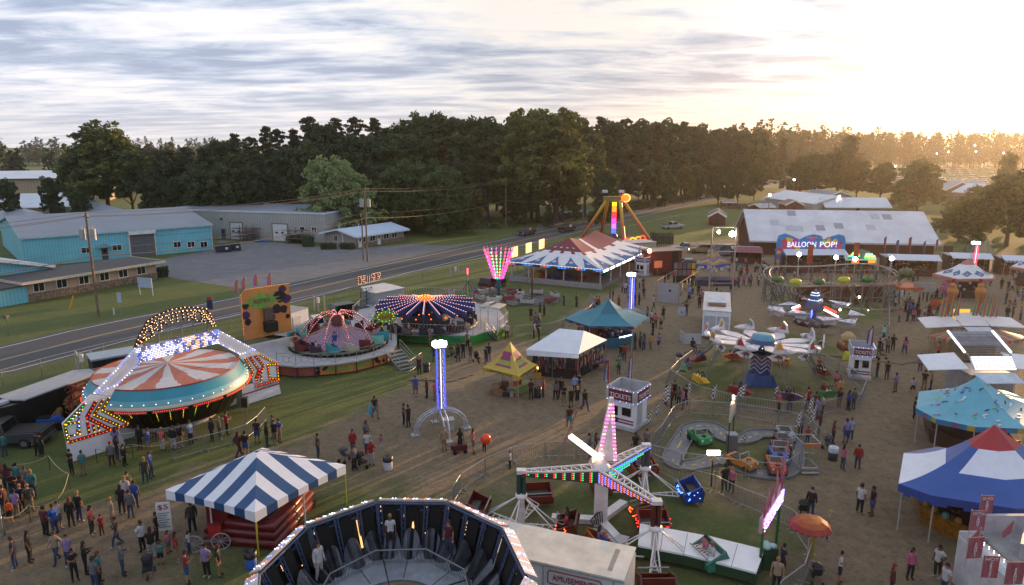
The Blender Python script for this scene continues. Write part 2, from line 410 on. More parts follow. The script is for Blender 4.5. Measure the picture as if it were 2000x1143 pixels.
def deciduous(seed,h,r,lm,base=.22,n=130,ln=55,ls=.42,lobes=9,top=.5):
 """crown from lobes of leaf clumps set on limbs"""
 rg=random.Random(seed);cr=MB();tr=MB()
 tz=h*base
 tr.tube((0,0,-.2),(0,0,tz),.028*h*.75,.02*h*.75,8);tr.tube((0,0,tz),(rg.uniform(-.4,.4),rg.uniform(-.4,.4),h*.75),.02*h*.75,.05,6)
 L_=[]
 for i in range(lobes):
  a=i*2.4+rg.uniform(-.4,.4);f=(i+.5)/lobes;z=h*(base+.12+(0.80-base)*f)
  prof=math.sin(PI*min(1,(.22+.78*f))**top)if top else 1
  rr=r*(.25+.75*max(0,prof))*rg.uniform(.45,.72)
  c=V((rr*math.cos(a),rr*math.sin(a),z));L_.append((c,r*rg.uniform(.38,.55)))
  tr.tube((0,0,tz*rg.uniform(.8,1.3)),c,.009*h,.03,5)
 L_.append((V((rg.uniform(-.1,.1)*r,0,h*.86)),r*.40))
 for k in range(n):
  c,q=L_[k%len(L_)]
  d=V((rg.gauss(0,1),rg.gauss(0,1),rg.gauss(0,.8)+.25)).normalized()*q*rg.uniform(.55,1.08)
  leaves(cr,c+d,q*rg.uniform(.2,.42),ln,ls,rg,1 if rg.random()<.35 else 0,.75)
 return cr,tr,lm
def pine(seed,h,r,n=46,ls=.36,bare=.25,lm=None):
 rg=random.Random(seed);cr=MB();tr=MB()
 tr.tube((0,0,-.2),(0,0,h*.97),.016*h,.04,8)
 for i in range(n):
  f=i/n;z=h*(bare+(1-bare)*f**.92)
  env=(1-f)**.62*(.75+.25*math.sin(f*17+seed))+.07
  ln=r*env*rg.uniform(.6,1.12);a=i*2.4+rg.uniform(-.3,.3)
  up=rg.uniform(.02,.30);p0=V((0,0,z));p1=V((ln*math.cos(a),ln*math.sin(a),z+ln*up))
  tr.tube(p0,p1,.05+.04*(1-f),.02,4)
  m_=max(2,int(ln/.9))
  for j in range(m_):
   t=(j+1)/m_ if m_>1 else 1;q=p0.lerp(p1,.25+.75*t)+V((rg.uniform(-.5,.5),rg.uniform(-.5,.5),rg.uniform(-.1,.25)))
   leaves(cr,q,.62+.35*(1-t),26,ls,rg,1 if rg.random()<.3 else 0,.42)
 leaves(cr,(0,0,h*.985),.5,26,ls,rg,0,1.6)
 return cr,tr,lm
PROTO=[]
def mktree(name,spec,mats,label,cat='tree',group=None):
 cr,tr,_=spec
 t=thing(name,label,cat,(0,0,0));tr.build('trunk',BARK,t);cr.build('crown',mats,t)
 return t
P_={}
P_['pineA']=(mktree('pine_tree',pine(1,24,5.0,62),[LPINE,LPINE2],'tall dark pine'),24)
P_['pineB']=(mktree('pine_tree',pine(5,22,6.0,52,bare=.32),[LPINE2,LPINE],'tall dark pine'),22)
P_['pineC']=(mktree('pine_tree',pine(9,20,4.2,60,bare=.12),[LPINE,LPINE2],'tall dark pine'),20)
P_['spruce']=(mktree('spruce_tree',pine(12,12,3.3,60,bare=.03,ls=.26),[LPINE,LPINE2],'spruce'),12)
P_['decA']=(mktree('broadleaf_tree',deciduous(3,20,7.0,0,n=230,ln=60),[LDEC,LDEC2],'green broadleaf tree'),20)
P_['decB']=(mktree('broadleaf_tree',deciduous(4,18,6.5,0,n=220,ln=58,lobes=9),[LDEC2,LDEC],'green broadleaf tree'),18)
P_['decC']=(mktree('broadleaf_tree',deciduous(8,22,6.0,0,n=230,lobes=12,ln=42),[LDEC,LYEL],'green broadleaf tree'),22)
P_['dark']=(mktree('broadleaf_tree',deciduous(11,19,6.8,0,n=230,ln=60,lobes=11,base=.12),[LDEC2,LPINE2],'dark broadleaf tree'),19)
P_['dry']=(mktree('broadleaf_tree',deciduous(15,17,5.2,0,n=150,ln=40),[LDRY,LDEC2],'brownish broadleaf tree'),17)
P_['sun_painted']=(mktree('broadleaf_tree',deciduous(33,22,6.5,0,n=300,lobes=15,ln=44,ls=.36),[leafmat((.085,.105,.02),(.16,.16,.035)),LDEC],'x'),22)  # sunlit yellow green is put into the leaf colour
P_['lawn']=(mktree('broadleaf_tree',deciduous(41,12,7.5,0,base=.08,n=300,ln=56,ls=.3,lobes=14),[leafmat((.05,.085,.025),(.095,.13,.035)),LDEC2],'x'),12)
P_['gold']=(mktree('broadleaf_tree',deciduous(16,10,2.6,0,base=.16,n=120,ln=36,ls=.24,lobes=10),[LYEL,LDEC],'golden tree'),10)  # gold of the low sun is carried by the yellow leaf colour
P_['willow']=(mktree('willow_tree',deciduous(21,14,7.8,0,base=.08,n=330,ln=60,ls=.30,lobes=14),[LWIL,LWIL,LDEC],'pale green willow'),14)
P_['round']=(mktree('broadleaf_tree',deciduous(25,13,6.0,0,base=.06,n=260,ln=50,ls=.28,lobes=13),[LDEC,LDEC2],'round bushy tree'),13)
_used=set()
def tree(kind,loc,h,label,group=None,wide=1.0):
 pr,ph=P_[kind];s=h/ph*.955
 sc=(s*wide,s*wide,s);rz=rnd.uniform(0,6.28)
 if kind not in _used:
  _used.add(kind);pr.location=loc;pr.rotation_euler=(0,0,rz);pr.scale=sc;pr['label']=label
  if group:pr['group']=group
  return pr
 o=dup(pr,loc,rz,label,None,sc)
 if group:o['group']=group
 elif 'group' in o:del o['group']
 return o
def tp(kind,bx,by,ty,label,wide=1.0,group=None):
 """tree with its foot at pixel (bx, by) and its top at row ty"""
 g=G(bx,by);return tree(kind,g,max(3,HZ(bx,by,ty)),label,group,wide)
WD='trees of the tall wood behind the road'
K=dict(a='pineA',b='pineB',c='pineC',d='decA',e='decB',f='decC',k='dark',y='dry')
def row(lst,by,what):
 for i,(x,ty,k)in enumerate(lst):
  tp(K[k],x+rnd.uniform(-3,3),by[0]+(by[1]-by[0])*(i/max(1,len(lst)-1))+rnd.uniform(-1.5,1.5),ty,{'a':'tall feathery pine','b':'broad feathery pine','c':'slim dark pine','d':'green leafy tree','e':'green leafy tree','f':'green and gold leafy tree','k':'dark leafy tree','y':'brownish leafy tree'}[k]+what,group=WD)
row([(340,290,'k'),(376,282,'b'),(408,285,'c'),(440,272,'k'),(470,255,'a'),(500,262,'b'),(530,240,'a'),(556,246,'b'),(585,246,'c'),(613,221,'b'),(640,240,'k'),(668,224,'a'),(700,222,'b'),(738,224,'a'),(762,246,'k'),(800,234,'d'),(836,222,'k'),(868,228,'e'),(890,222,'b'),(915,230,'k'),(945,230,'d'),(970,238,'e')],(425,412),' on the skyline of the tall wood')
row([(1010,214,'f'),(1045,214,'d'),(1080,216,'f'),(1115,220,'d'),(1172,222,'a'),(1200,236,'k'),(1222,226,'b'),(1255,240,'e'),(1272,237,'k'),(1305,238,'e'),(1330,232,'a'),(1352,244,'k'),(1375,256,'c'),(1395,248,'b'),(1420,244,'b'),(1445,258,'k'),(1462,260,'e'),(1485,254,'c')],(405,372),' on the skyline of the tall wood')
row([(470,300,'k'),(515,296,'c'),(560,290,'k'),(600,285,'e'),(640,292,'k'),(690,262,'k'),(730,270,'e'),(775,262,'d'),(820,270,'k'),(860,258,'y'),(905,262,'k'),(950,268,'y'),(985,262,'k'),(1035,236,'d'),(1090,232,'f'),(1140,262,'d')],(436,424),' in the middle row of the tall wood')
row([(1180,262,'k'),(1225,258,'e'),(1262,252,'y'),(1300,268,'k'),(1340,262,'b'),(1380,275,'k'),(1420,270,'c'),(1455,276,'d'),(1490,272,'k'),(1520,268,'c')],(398,368),' in the middle row of the tall wood')
row([(400,330,'k'),(445,325,'e'),(490,325,'k'),(540,330,'c'),(585,322,'k'),(650,330,'k'),(745,320,'k'),(800,318,'k'),(850,316,'e'),(905,312,'k'),(950,310,'y'),(1000,300,'k'),(1050,290,'f'),(1100,292,'d')],(450,434),' in the front row of the tall wood')
row([(1010,352,'k'),(1045,340,'d'),(1100,350,'f'),(1185,330,'k'),(1225,310,'y'),(1275,320,'e'),(1300,330,'k'),(1335,320,'f'),(1360,326,'k')],(440,392),' in the front row of the tall wood')
tp('willow',660,463,320,'large round pale green willow beside the white roofed house',1.1)
tp('lawn',790,455,328,'wide dark shade tree on the lawn beside the road',.95)
tp('lawn',862,458,338,'lower dark shade tree on the lawn, its right edge lit by the sun',.95)
tp('gold',922,458,360,'narrow tree on the lawn with low sun painted into its golden leaves',1.1)
tp('spruce',1072,445,398,'small dark conical spruce at the driveway',1.2)
tp('dark',1178,458,330,'dark leafy tree between the road and the swinging ride tower',.8)
tp('gold',1122,432,372,'small sapling hung with vines at the driveway, sunlight painted into its leaves')
tp('sun_painted',1085,436,213,'very large leaning tree with low sunlight painted into its yellow green leaves',1.35)
tp('sun_painted',1025,438,215,'large yellow green tree left of the very large leaning one',1.1)
tp('sun_painted',215,425,237,'tallest green tree on the left with sunlight painted into its leaves',1.5)
tp('decA',262,425,286,'green tree close against the tallest tree of the left',1.2)
tp('decB',165,425,300,'bushy green tree just left of the tallest one',.9)
tp('dark',300,432,330,'dark green tree over the end of the grey gabled roof',.9)
tp('dark',350,435,345,'dark tree in shade behind the long grey shed, first from its left end',.9)
tp('dark',395,440,318,'tall dark tree in shade behind the long grey shed',.9)
tp('decB',25,440,352,'dark tree before the white warehouse at the left edge',.75)
tp('dark',105,435,345,'open branched dark tree before the white warehouse',.75)
tp('decB',160,440,372,'low dark tree behind the grey gabled roof',.9)
tp('dark',1402,402,318,'dark round headed tree standing at the roadside beyond the swinging ride')
tp('dark',1440,398,312,'second dark tree beside the road, brown in the haze')
tp('dark',1472,392,320,'third dark tree beside the road, close to the gravel path',.8)
tp('k' and 'dark',1590,385,300,'wide dark tree behind the grey sheds',1.1)
tp('dark',1635,385,288,'wide dark tree with broad crown behind the sheds',1.1)
tp('spruce',1652,372,262,'tall dark pointed conifer rising above the trees behind the sheds',1.2)
tp('dark',1718,392,318,'dark tree between the sheds and the round tree',1.3)
tp('dark',1560,388,305,'dark tree at the left of the clump behind the sheds',1.2)
tp('round',1935,455,372,'rounded tree behind the white stalls at the right',1.3)
tp('dark',1672,388,312,'dark tree at the right of the clump behind the sheds',1.2)
tp('round',1790,412,322,'large round green tree at the end of the grey shed roofs',1.4)
tp('decB',1790,385,310,'tree top peeping over the large round green tree')
tp('round',1872,470,392,'bushy tree beside the end of the long barn',1.5)
tp('round',1905,425,366,'mid sized tree behind the bushy one by the barn',1.4)
tp('decB',1965,480,336,'huge shade tree at the right edge of the fairground',1.5)
tp('dark',2030,500,322,'huge dark tree cut off by the right edge')
tp('decB',1958,400,300,'tall hazy tree catching the sun at the right edge',.6)
tp('dark',2100,440,300,'dark tree beyond the right edge')
def farwood(name,pts,n,hh,seed,depth,label=None):
 rg=random.Random(seed);mb=MB();P=[V((p[0],p[1],0))for p in pts]
 Ls=[(b_-a).length for a,b_ in zip(P,P[1:])];tot=sum(Ls)
 for i in range(n):
  q=rg.uniform(0,tot);k=0
  while q>Ls[k]:q-=Ls[k];k+=1
  d=(P[k+1]-P[k]).normalized();nn=V((-d.y,d.x,0));c=P[k]+d*q+nn*rg.uniform(0,depth)
  h=rg.uniform(*hh)*(1.15 if rg.random()<.1 else 1);r=h*rg.uniform(.19,.29)
  mb.tube(c,c+V((0,0,h*.9)),.25,.1,4,3,cap=False)
  pn=rg.random()<.5
  for j in range(16):
   f=j/15;rr=r*((1-f)**.7+.12 if pn else math.sin(PI*(.15+.8*f))+.1)
   leaves(mb,c+V((rg.uniform(-.6,.6)*rr,rg.uniform(-.6,.6)*rr,h*(.18+.8*f))),rr*.85,15,.95,rg,(0 if pn else 1)if rg.random()<.75 else 2,.5)
 return tag(mb.build(name,[LPINE2,LDEC2,LDRY,BARK]),kind='stuff')
farwood('far_wood',[(-420,330),(-330,318),(-210,322),(-120,330)],120,(15,21),3,40)
farwood('far_wood',[(-160,330),(-60,480),(60,560)],60,(17,22),4,60)
farwood('far_wood',[(150,420),(260,560),(420,640),(700,620),(1000,540)],560,(28,32),5,60)
farwood('far_wood',[(1000,560),(1100,300),(1000,60)],150,(24,28),6,60)
farwood('far_wood',[(-430,340),(-600,500),(-300,900),(100,1100),(700,1050)],420,(20,30),7,100)
farwood('unseen_shade_wood',[(118,130),(128,108),(140,70)],26,(13,17),8,18)  # unseen trees right of the view, added to keep low sun off the fairground
farwood('unseen_shade_wood',[(150,165),(175,130),(190,80)],34,(13,18),9,30)
def tufts(name,pix,n,seed,ms,size,hgt):
 rg=random.Random(seed);mb=MB();P=[V(G(*p))for p in pix]
 for i in range(n):
  k=rg.randrange(len(P)-1);c=P[k].lerp(P[k+1],rg.random())+V((rg.gauss(0,1.4),rg.gauss(0,1.4),hgt*.4))
  leaves(mb,c,hgt*.8,40,size,rg,rg.randrange(len(ms)),.6)
 return tag(mb.build(name,ms),kind='stuff')
tufts('undergrowth',[(420,462),(560,452),(640,455),(800,452),(960,446),(1060,434),(1130,424)],150,2,[LDEC2,LPINE2,LDEC],.3,1.8)
tufts('undergrowth',[(1170,425),(1240,408),(1300,398),(1350,388),(1400,376)],120,3,[LDEC2,LYEL,LDEC],.35,2.4)
tufts('undergrowth',[(-40,445),(60,432),(180,428),(320,432)],90,4,[LDEC2,LDEC],.3,2.2)
def window(mb_parent,x,z,w,h,face='f',y=0.0,mullion=True,fr=WHITE):
 """a window on the front (y = const) or the left side wall (x = const)"""
 f=MB();g=MB();t=.07
 if face=='f':
  for a in(-1,1):f.box(x+a*w/2,y-.03,z+h/2,t,.1,h+t)
  for c in(0,h):f.box(x,y-.03,z+c,w-t,.1,t)
  if mullion:f.box(x,y-.025,z+h/2,t*.7,.08,h-t)
  g.box(x,y+.005,z+h/2,w-t,.03,h-t)
 else:
  for a in(-1,1):f.box(y-.03,x+a*w/2,z+h/2,.1,t,h+t)
  for c in(0,h):f.box(y-.03,x,z+c,.1,w-t,t)
  if mullion:f.box(y-.025,x,z+h/2,.08,t*.7,h-t)
  g.box(y+.005,x,z+h/2,.03,w-t,h-t)
 o=f.build('window',fr,mb_parent)
 p=g.build('pane',mt('20262c',.12,var=.3),None);p.parent=o
 return o
def door(T,x,z,w,h,col='d8d6d2',y=0.0,glass=True):
 m=MB();m.box(x,y-.03,z+h/2,w,.08,h)
 o=m.build('door',col,T);k=MB().box(x+w*.38,y-.09,z+h*.45,.06,.05,.14);q=k.build('handle','505050',None);q.parent=o
 if glass:q=MB().box(x,y-.075,z+h*.72,w*.45,.02,h*.28).build('pane',mt('20262c',.12),None);q.parent=o
 return o
def bld(name,label,cat,pf,x0,x1,y0,y1,h,roof,rh=1.0,over=.5,wall='bbb',rf='999',trim=WHITE,band=None,group=None):
 T=pf.thing(name,label,cat,group)
 m=MB();m.bb(x0,x1,y0,y1,0,h)
 if roof=='gx':m.add([(x0,y0,h),(x0,y1,h),(x0,(y0+y1)/2,h+rh),(x1,y0,h),(x1,y1,h),(x1,(y0+y1)/2,h+rh)],[(0,2,1),(3,4,5)])
 if roof=='gy':m.add([(x0,y0,h),(x1,y0,h),((x0+x1)/2,y0,h+rh),(x0,y1,h),(x1,y1,h),((x0+x1)/2,y1,h+rh)],[(0,1,2),(4,3,5)])
 m.build('wall',wall,T)
 if band:b=MB();b.bb(x0-.06,x1+.06,y0-.08,y1+.02,0,band[0]);b.build('stone_base',band[1],T)
 r=MB();t=MB();o=over;X0,X1,Y0,Y1=x0-o,x1+o,y0-o,y1+o;th=.14;e=.02
 if roof=='flat':
  r.bb(X0,X1,Y0,Y1,h+e,h+.2);t.bb(X0-.05,X1+.05,Y0-.06,Y0-.001,h-.08,h+.28);t.bb(X0-.06,X0-.001,Y0,Y1,h-.08,h+.28);t.bb(X1+.001,X1+.06,Y0,Y1,h-.08,h+.28)
 elif roof=='gx':
  ym=(y0+y1)/2;k=rh/(ym-y0);zl=h-o*k
  for a,c in((Y0,ym),(ym,Y1)):
   za,zc=(zl,h+rh)if c==ym else(h+rh,zl)
   r.add([(X0,a,za+e),(X1,a,za+e),(X1,c,zc+e),(X0,c,zc+e),(X0,a,za+th),(X1,a,za+th),(X1,c,zc+th),(X0,c,zc+th)],[(0,3,2,1),(4,5,6,7),(0,1,5,4),(2,3,7,6),(0,4,7,3),(1,2,6,5)])
   for X in(X0-.03,X1+.03):t.beam((X,a,za),(X,c,zc),.06,.34)
  t.beam((X0,Y0-.04,zl),(X1,Y0-.04,zl),.06,.3)
 else:
  xm=(x0+x1)/2;k=rh/(xm-x0);zl=h-o*k
  for a,c in((X0,xm),(xm,X1)):
   za,zc=(zl,h+rh)if c==xm else(h+rh,zl)
   r.add([(a,Y0,za+e),(c,Y0,zc+e),(c,Y1,zc+e),(a,Y1,za+e),(a,Y0,za+th),(c,Y0,zc+th),(c,Y1,zc+th),(a,Y1,za+th)],[(0,3,2,1),(4,5,6,7),(0,1,5,4),(2,3,7,6),(0,4,7,3),(1,2,6,5)])
   t.beam((a,Y0-.04,za),(c,Y0-.04,zc),.07,.42)
   t.beam((a,Y1+.04,za),(c,Y1+.04,zc),.07,.42)
 r.build('roof',rf,T);t.build('roof_trim',trim,T)
 return T
TEAL=mt('70bccc',.5,rib=2.2,var=.12,sc=.25);GREYRIB=mt('a3a49f',.6,rib=1.6,var=.12,sc=.2)
RGREY=mt('6f7b8a',.5,rib=1.3,var=.12,sc=.2);RWHITE=mt('c4cdd8',.45,rib=1.3,var=.10,sc=.2);RGREY2=mt('7e8a98',.5,rib=1.3,var=.12,sc=.15)
STONE=mt('8a7868',.9,var=.9,sc=5,bump=.8);BEIGE=mt('a8957e',.8,var=.12,sc=.8);SHING=mt('504f50',.95,var=.25,sc=3,bump=.4)
pf=PF((51,522),(415,488))
T=bld('warehouse','long turquoise ribbed metal warehouse with a large grey roll door and low grey roof','warehouse',pf,0,pf.L,0,34,4.9,'gx',2.3,.35,TEAL,RGREY,mt('9db8c0'))
for px in(346,373,398):
 a=pf.at(px,477);window(T,a.x,a.z-.6,1.3,1.1)
for px,py in((230,495),(170,502)):a=pf.at(px,py);window(T,a.x,1.5,1.5,1.0)
a=pf.at(257,500);b_=pf.at(305,500);dw=b_.x-a.x
MB().bb(a.x,b_.x,-.06,.1,0,4.1).build('roll_door',mt('5a5c64',.6,rib=0,var=.1),T)
MB().bb(a.x-.25,a.x,-.12,.1,0,4.3).bb(b_.x,b_.x+.2,-.12,.1,0,4.3).build('door_frame','c9c7c4',T)
MB().bb(a.x-.2,b_.x+.2,-.7,0,4.15,4.7).build('door_hood','d8d4cf',T)
c=MB();x_=pf.at(205,495).x;c.add([(x_-1.2,-1.2,2.3),(x_+1.2,-1.2,2.3),(x_,-1.2,3.0),(x_-1.2,0,2.3),(x_+1.2,0,2.3),(x_,0,3.0)],[(0,2,5,3),(2,1,4,5),(0,1,2)]);c.build('porch_roof','6f98a0',T)
door(T,x_,0,1.0,2.1,'4d4a48')
for z in(2.1,3.6):MB().bb(b_.x+.3,pf.L,-.05,-.01,z,z+.05).build('wall_trim','4e8c98',T)
MB().tube((pf.L+0.06,-.1,0),(pf.L+.06,-.1,4.8),.07).build('downpipe','c9dde0',T)
for(e0,pk,e1,off,lab)in(((216,432),(256,415),(297,424),37,'grey metal shed with a wide white trimmed gable behind the turquoise warehouse'),((26,451),(82,432),(128,440),38,'grey roofed shed with a white trimmed gable at the left edge behind the turquoise warehouse')):
 l=pf.at(*e0,off);k=pf.at(*pk,off);r_=pf.at(*e1,off);z0=min(l.z,r_.z)-.2
 bld('shed',lab,'shed',pf,2*k.x-r_.x if r_.x-k.x>k.x-l.x else l.x,r_.x if r_.x-k.x>k.x-l.x else 2*k.x-l.x,off,off+46,z0,'gy',k.z-z0,.5,TEAL,RGREY2)
po=PF((57,590),(307,545))
T=bld('office_building','low beige roadside office with a stone base, six windows and a shallow dark roof','office',po,0,po.L,0,7,2.55,'flat',.0,1.0,BEIGE,SHING,'c9bda8',band=(1.0,STONE))
for px in(74,120,164,205,242,278):
 a=po.at(px,550);window(T,a.x,1.15,1.35,1.15)
T=bld('shop_building','turquoise gabled building with a white metal roof behind the beige office','building',po,-13.5,6.5,7.2,26,3.3,'gy',2.6,.7,TEAL,RWHITE)
MB().bb(-9,-.1,-.1,7.1,0,2.2).build('lean_to',TEAL,T);MB().bb(-9.3,-.02,-.5,7.1,2.2,2.4).build('lean_to_roof',SHING,T)
MB().bb(-6.6,-5.8,-.9,-.2,0,.8).build('air_conditioner','b9bcb8',T)
pg=PF((325,462),(636,474))
T=bld('grey_shed','long pale grey metal shed with two white roll doors and pipe racks in front','shed',pg,0,pg.L,0,22,6.0,'flat',0,.1,GREYRIB,RGREY,'c3ccd6')
for x0,x1 in((452,475),(534,562)):
 a=pg.at(x0,465);b_=pg.at(x1,465);m=MB().bb(a.x,b_.x,-.06,.1,0,3.6);m.build('roll_door',mt('c8c8c8',.5,var=.06),T)
 MB().bb(a.x-.15,a.x,-.1,.1,0,3.75).bb(b_.x,b_.x+.15,-.1,.1,0,3.75).bb(a.x,b_.x,-.1,.1,3.6,3.75).build('door_frame','55524e',T)
 MB().bb((a.x+b_.x)/2-1.1,(a.x+b_.x)/2-.5,-.08,-.05,1.6,1.95).bb((a.x+b_.x)/2+.3,(a.x+b_.x)/2+.9,-.08,-.05,1.6,1.95).build('pane','22262a',T)
door(T,pg.at(437,460).x,0,1.0,2.2,'54565a');a=pg.at(590,440);window(T,a.x,2.2,1.2,1.0);a=pg.at(613,440);window(T,a.x,2.2,1.2,1.0)
MB().box(pg.at(433,428).x,-.2,4.4,.4,.4,.3).build('wall_lamp','33363a',T)
ph=PF((697,485),(783,471))
T=bld('house','small beige roadside house with a white low pitched metal roof and two white doors','house',ph,0,ph.L+1,0,9.3,2.5,'gx',1.0,.9,mt('9a8c84',.8,rib=3,var=.1),mt('b9cbe0',.45,rib=1.2,var=.08,sc=.2),'c8d4e2')
MB().bb(-.05,ph.L+1.05,-.06,0,0,.9).build('stone_base',STONE,T)
door(T,.9,.05,.95,2.1);door(T,ph.at(740,466).x,.05,.95,2.1)
for px in(713,727,754,770):window(T,ph.at(px,462).x,.95,1.5,1.1)
window(T,5.9,.95,1.1,1.2,'s',0);MB().bb(-.12,-.01,3.8,3.95,0,2.6).build('downpipe','d8d8d8',T)
for x_,y_ in((1.5,6.5),(6,5.5)):MB().tube((x_,y_,3),(x_,y_,4.1),.07).build('vent_pipe','c8d0d8',T)
pw=PF((-120,400),(215,392))
bld('far_warehouse','long tan walled warehouse with a white roof behind the dark trees at the left','warehouse',pw,0,pw.L,0,30,HZ(50,396,349),'gx',2.2,.8,mt('a89680',.7,rib=1),RWHITE,'55504a')
pw2=PF((-60,425),(160,418))
bld('low_warehouse','low building with a pale blue white roof glimpsed between the dark trees at the left','building',pw2,0,pw2.L,0,14,HZ(50,420,402),'gx',3.2,.8,mt('9a8c84',.7),RWHITE)
def hedge(x0,x1,y0,y1,lab,hgt=1.1):
 a=G(x0,y1);b_=G(x1,y0);rg=random.Random(int(x0));m=MB();L_=max(1.2,(b_-a).length)
 T=thing('hedge',lab,'hedge',a,math.atan2(b_.y-a.y,b_.x-a.x))
 m.bb(.1,L_-.1,.1,1.0,0,hgt*.9,1);[leaves(m,(rg.uniform(0,L_),rg.uniform(0,1.1),rg.uniform(.1,hgt)),.22,14,.12,rg,0)for _ in range(int(60*L_))]
 m.build('foliage',[LDEC2,LPINE],T)
hedge(309,330,541,543,'clipped dark green hedge at the corner of the beige office',1.5)
hedge(590,614,482,483,'tall dark bush at the left corner of the small beige house',2.2)
hedge(626,656,487,488,'low clipped hedge under the side window of the small beige house');hedge(663,690,488,487,'low clipped hedge nearest the corner of the small beige house')
def dumpster(bx,by,lab,w=2.6):
 T=thing('dumpster',lab,'dumpster',G(bx,by),R(20),'dumpsters on the gravel lot');m=MB()
 m.poly([(-w/2,-.8,.15),(-w/2,.8,.15),(-w/2-.1,.8,1.5),(-w/2-.1,-.8,1.2)],(w+.2,0,0));m.build('body','1d2b3c',T)
 MB().poly([(-w/2,-.85,1.26),(-w/2,.85,1.56),(-w/2,.85,1.62),(-w/2,-.85,1.32)],(w,0,0)).build('lid','15181c',T)
 MB().box(.7,-.86,.75,.5,.02,.4).build('notice','c8c8c8',T)
dumpster(436,492,'navy dumpster nearest the turquoise warehouse corner');dumpster(457,489,'smaller navy dumpster right of the other one',2.2)
def rack(x0,x1,by,lab):
 a=G(x0,by);b_=G(x1,by);T=thing('pipe_rack',lab,'rack',a,0,'steel racks of pipe at the grey shed');L_=(b_-a).length;f=MB();p=MB();rg=random.Random(int(x0))
 for i in range(3):
  x=L_*(i+.5)/3;f.tube((x,0,0),(x,0,3.3),.07)
  for z in(.8,1.6,2.5):f.beam((x,-.8,z),(x,.8,z),.08,.1)
 for z in(.85,1.65,2.55):
  for k in range(7):e=rg.uniform(-.9,.4);p.tube((e,-.7+.22*k,z+.12),(L_+rg.uniform(-.4,.9),-.7+.22*k,z+.12),.07)
 f.build('frame','3b2d2a',T);p.build('pipe_stack',mt('5d5450',.6),T)
rack(463,503,470,'steel rack of pipes between the two roll doors');rack(560,598,475,'steel rack of pipes right of the second roll door');rack(487,512,468,'steel rack of pipes standing by the first roll door')
T=thing('tarp_heap','blue tarp heaped beside the grey shed pipe racks','tarp',G(511,473));rg=random.Random(3);m=MB();[m.ball((rg.uniform(-1.3,1.3),rg.uniform(-.4,.4),.2),rg.uniform(.3,.5),8,0,.7)for _ in range(9)];m.build('tarp','2f5f96',T)
def post_sign(name,lab,cat,A,B,zt,zb,col,lines=(),pc='b8bcc0',legs=True,tc='30353c'):
 p=PF(A,B);T=p.thing(name,lab,cat);L_=p.L
 MB().bb(0,L_,-.04,.04,zb,zt).build('board',col,T)
 if legs:[MB().tube((x,.07,0),(x,.07,zt),.05).build('post',pc,T)for x in(.08,L_-.08)]
 for(t,z,s,w)in lines:MB().text(t,s,Matrix.Translation((L_/2,-.06,z)),w=w).build('lettering',tc,T)
 return T
post_sign('office_sign','white board sign on two posts on the lawn before the beige office','sign',(272,576),(299,578),HZ(285,577,543),HZ(285,577,562),'9fb0c4')
T=thing('road_sign','tall narrow pale sign on a thin pole near the utility pole at the roadside','sign',G(237,618));MB().tube((0,0,0),(0,0,2.9),.03).build('post','8a8f94',T);MB().box(0,-.04,2.3,.45,.04,1.2).build('board','9fb0c4',T)
T=thing('marker_post','short white marker post on the lawn beside the utility pole','post',G(223,615));MB().tube((0,0,0),(0,0,.85),.09).build('post','c8c8c4',T)
T=thing('guy_wire_guard','slanting yellow guard on the utility pole stay','guard',G(135,603));MB().tube((0,0,0),(.5,.3,1.6),.07).build('guard','a8861e',T)
T=thing('mailbox_post','thin bare post with a small box on top on the lawn at the left','post',G(18,656));MB().tube((0,0,0),(0,0,2.2),.05).build('post','6d6458',T);MB().box(0,0,2.1,.3,.5,.3).build('box','4a4f4a',T)
T=thing('banner_post','navy banner with a red top on a pole beside the road','banner',G(412,622));MB().tube((0,0,0),(0,0,2.4),.03).build('post','555555',T);MB().bb(-.33,.33,-.03,.03,1.1,2.2).build('banner','232c4c',T);MB().bb(-.28,.28,-.03,.03,2.2,2.6).build('banner_top','a03428',T)
for i,(x,yb,yt,box)in enumerate(((153,727,687,0),(163,728,692,1),(180,716,687,0),(614,607,578,0),(622,609,581,1),(634,606,578,0),(880,541,519,0),(890,540,521,1),(896,538,519,0))):
 grp=('left','middle','far')[i//3];T=thing('white_post',('outer','boxed','inner')[i%3]+' white post of the '+('nearest','middle','farthest')[i//3]+' trio beside the road fence','post',G(x,yb),0,'white posts in threes along the fence')
 h_=HZ(x,yb,yt);MB().tube((0,0,0),(0,0,h_),.11 if not box else .06).build('post',mt('b5b1aa',.8,var=.4,sc=1),T)
 if box:MB().box(0,0,h_-.35,.3,.25,.7).build('box','c8c8c4',T)
FB=[(-90,790),(8,762),(83,739),(205,706),(330,675),(450,645),(600,606),(700,583),(825,552),(940,524),(1015,506),(1140,478),(1230,455),(1330,432),(1480,404)]
T=thing('chain_link_fence','long galvanised chain link fence between the fairground and the road','fence',G(*FB[0]));fp=[G(*p)for p in FB]
rl=MB();wm=MB()
for a,b_ in zip(fp,fp[1:]):
 n=max(1,round((b_-a).length/5));rl.tube(a+V((0,0,1.75)),b_+V((0,0,1.75)),.028,n=5)
 for i in range(n):
  p=a.lerp(b_,i/n);MB().tube(p,p+V((0,0,1.8)),.035,n=6).build('post',mt('8f8a7a',.5,.5),T,True)
 k=int((b_-a).length/.42)
 for i in range(k):
  for s_ in(0,1):q0=a.lerp(b_,(i+s_)/k);q1=a.lerp(b_,(i+1-s_)/k);wm.beam(q0+V((0,0,.05)),q1+V((0,0,.9)),.006,.006);wm.beam(q1+V((0,0,.9)),q0+V((0,0,1.72)),.006,.006)
rl.build('top_rail',mt('9a9a98',.5,.5),T,True);wm.build('wire_mesh',mt('8a8c8c',.5,.6),T,True)
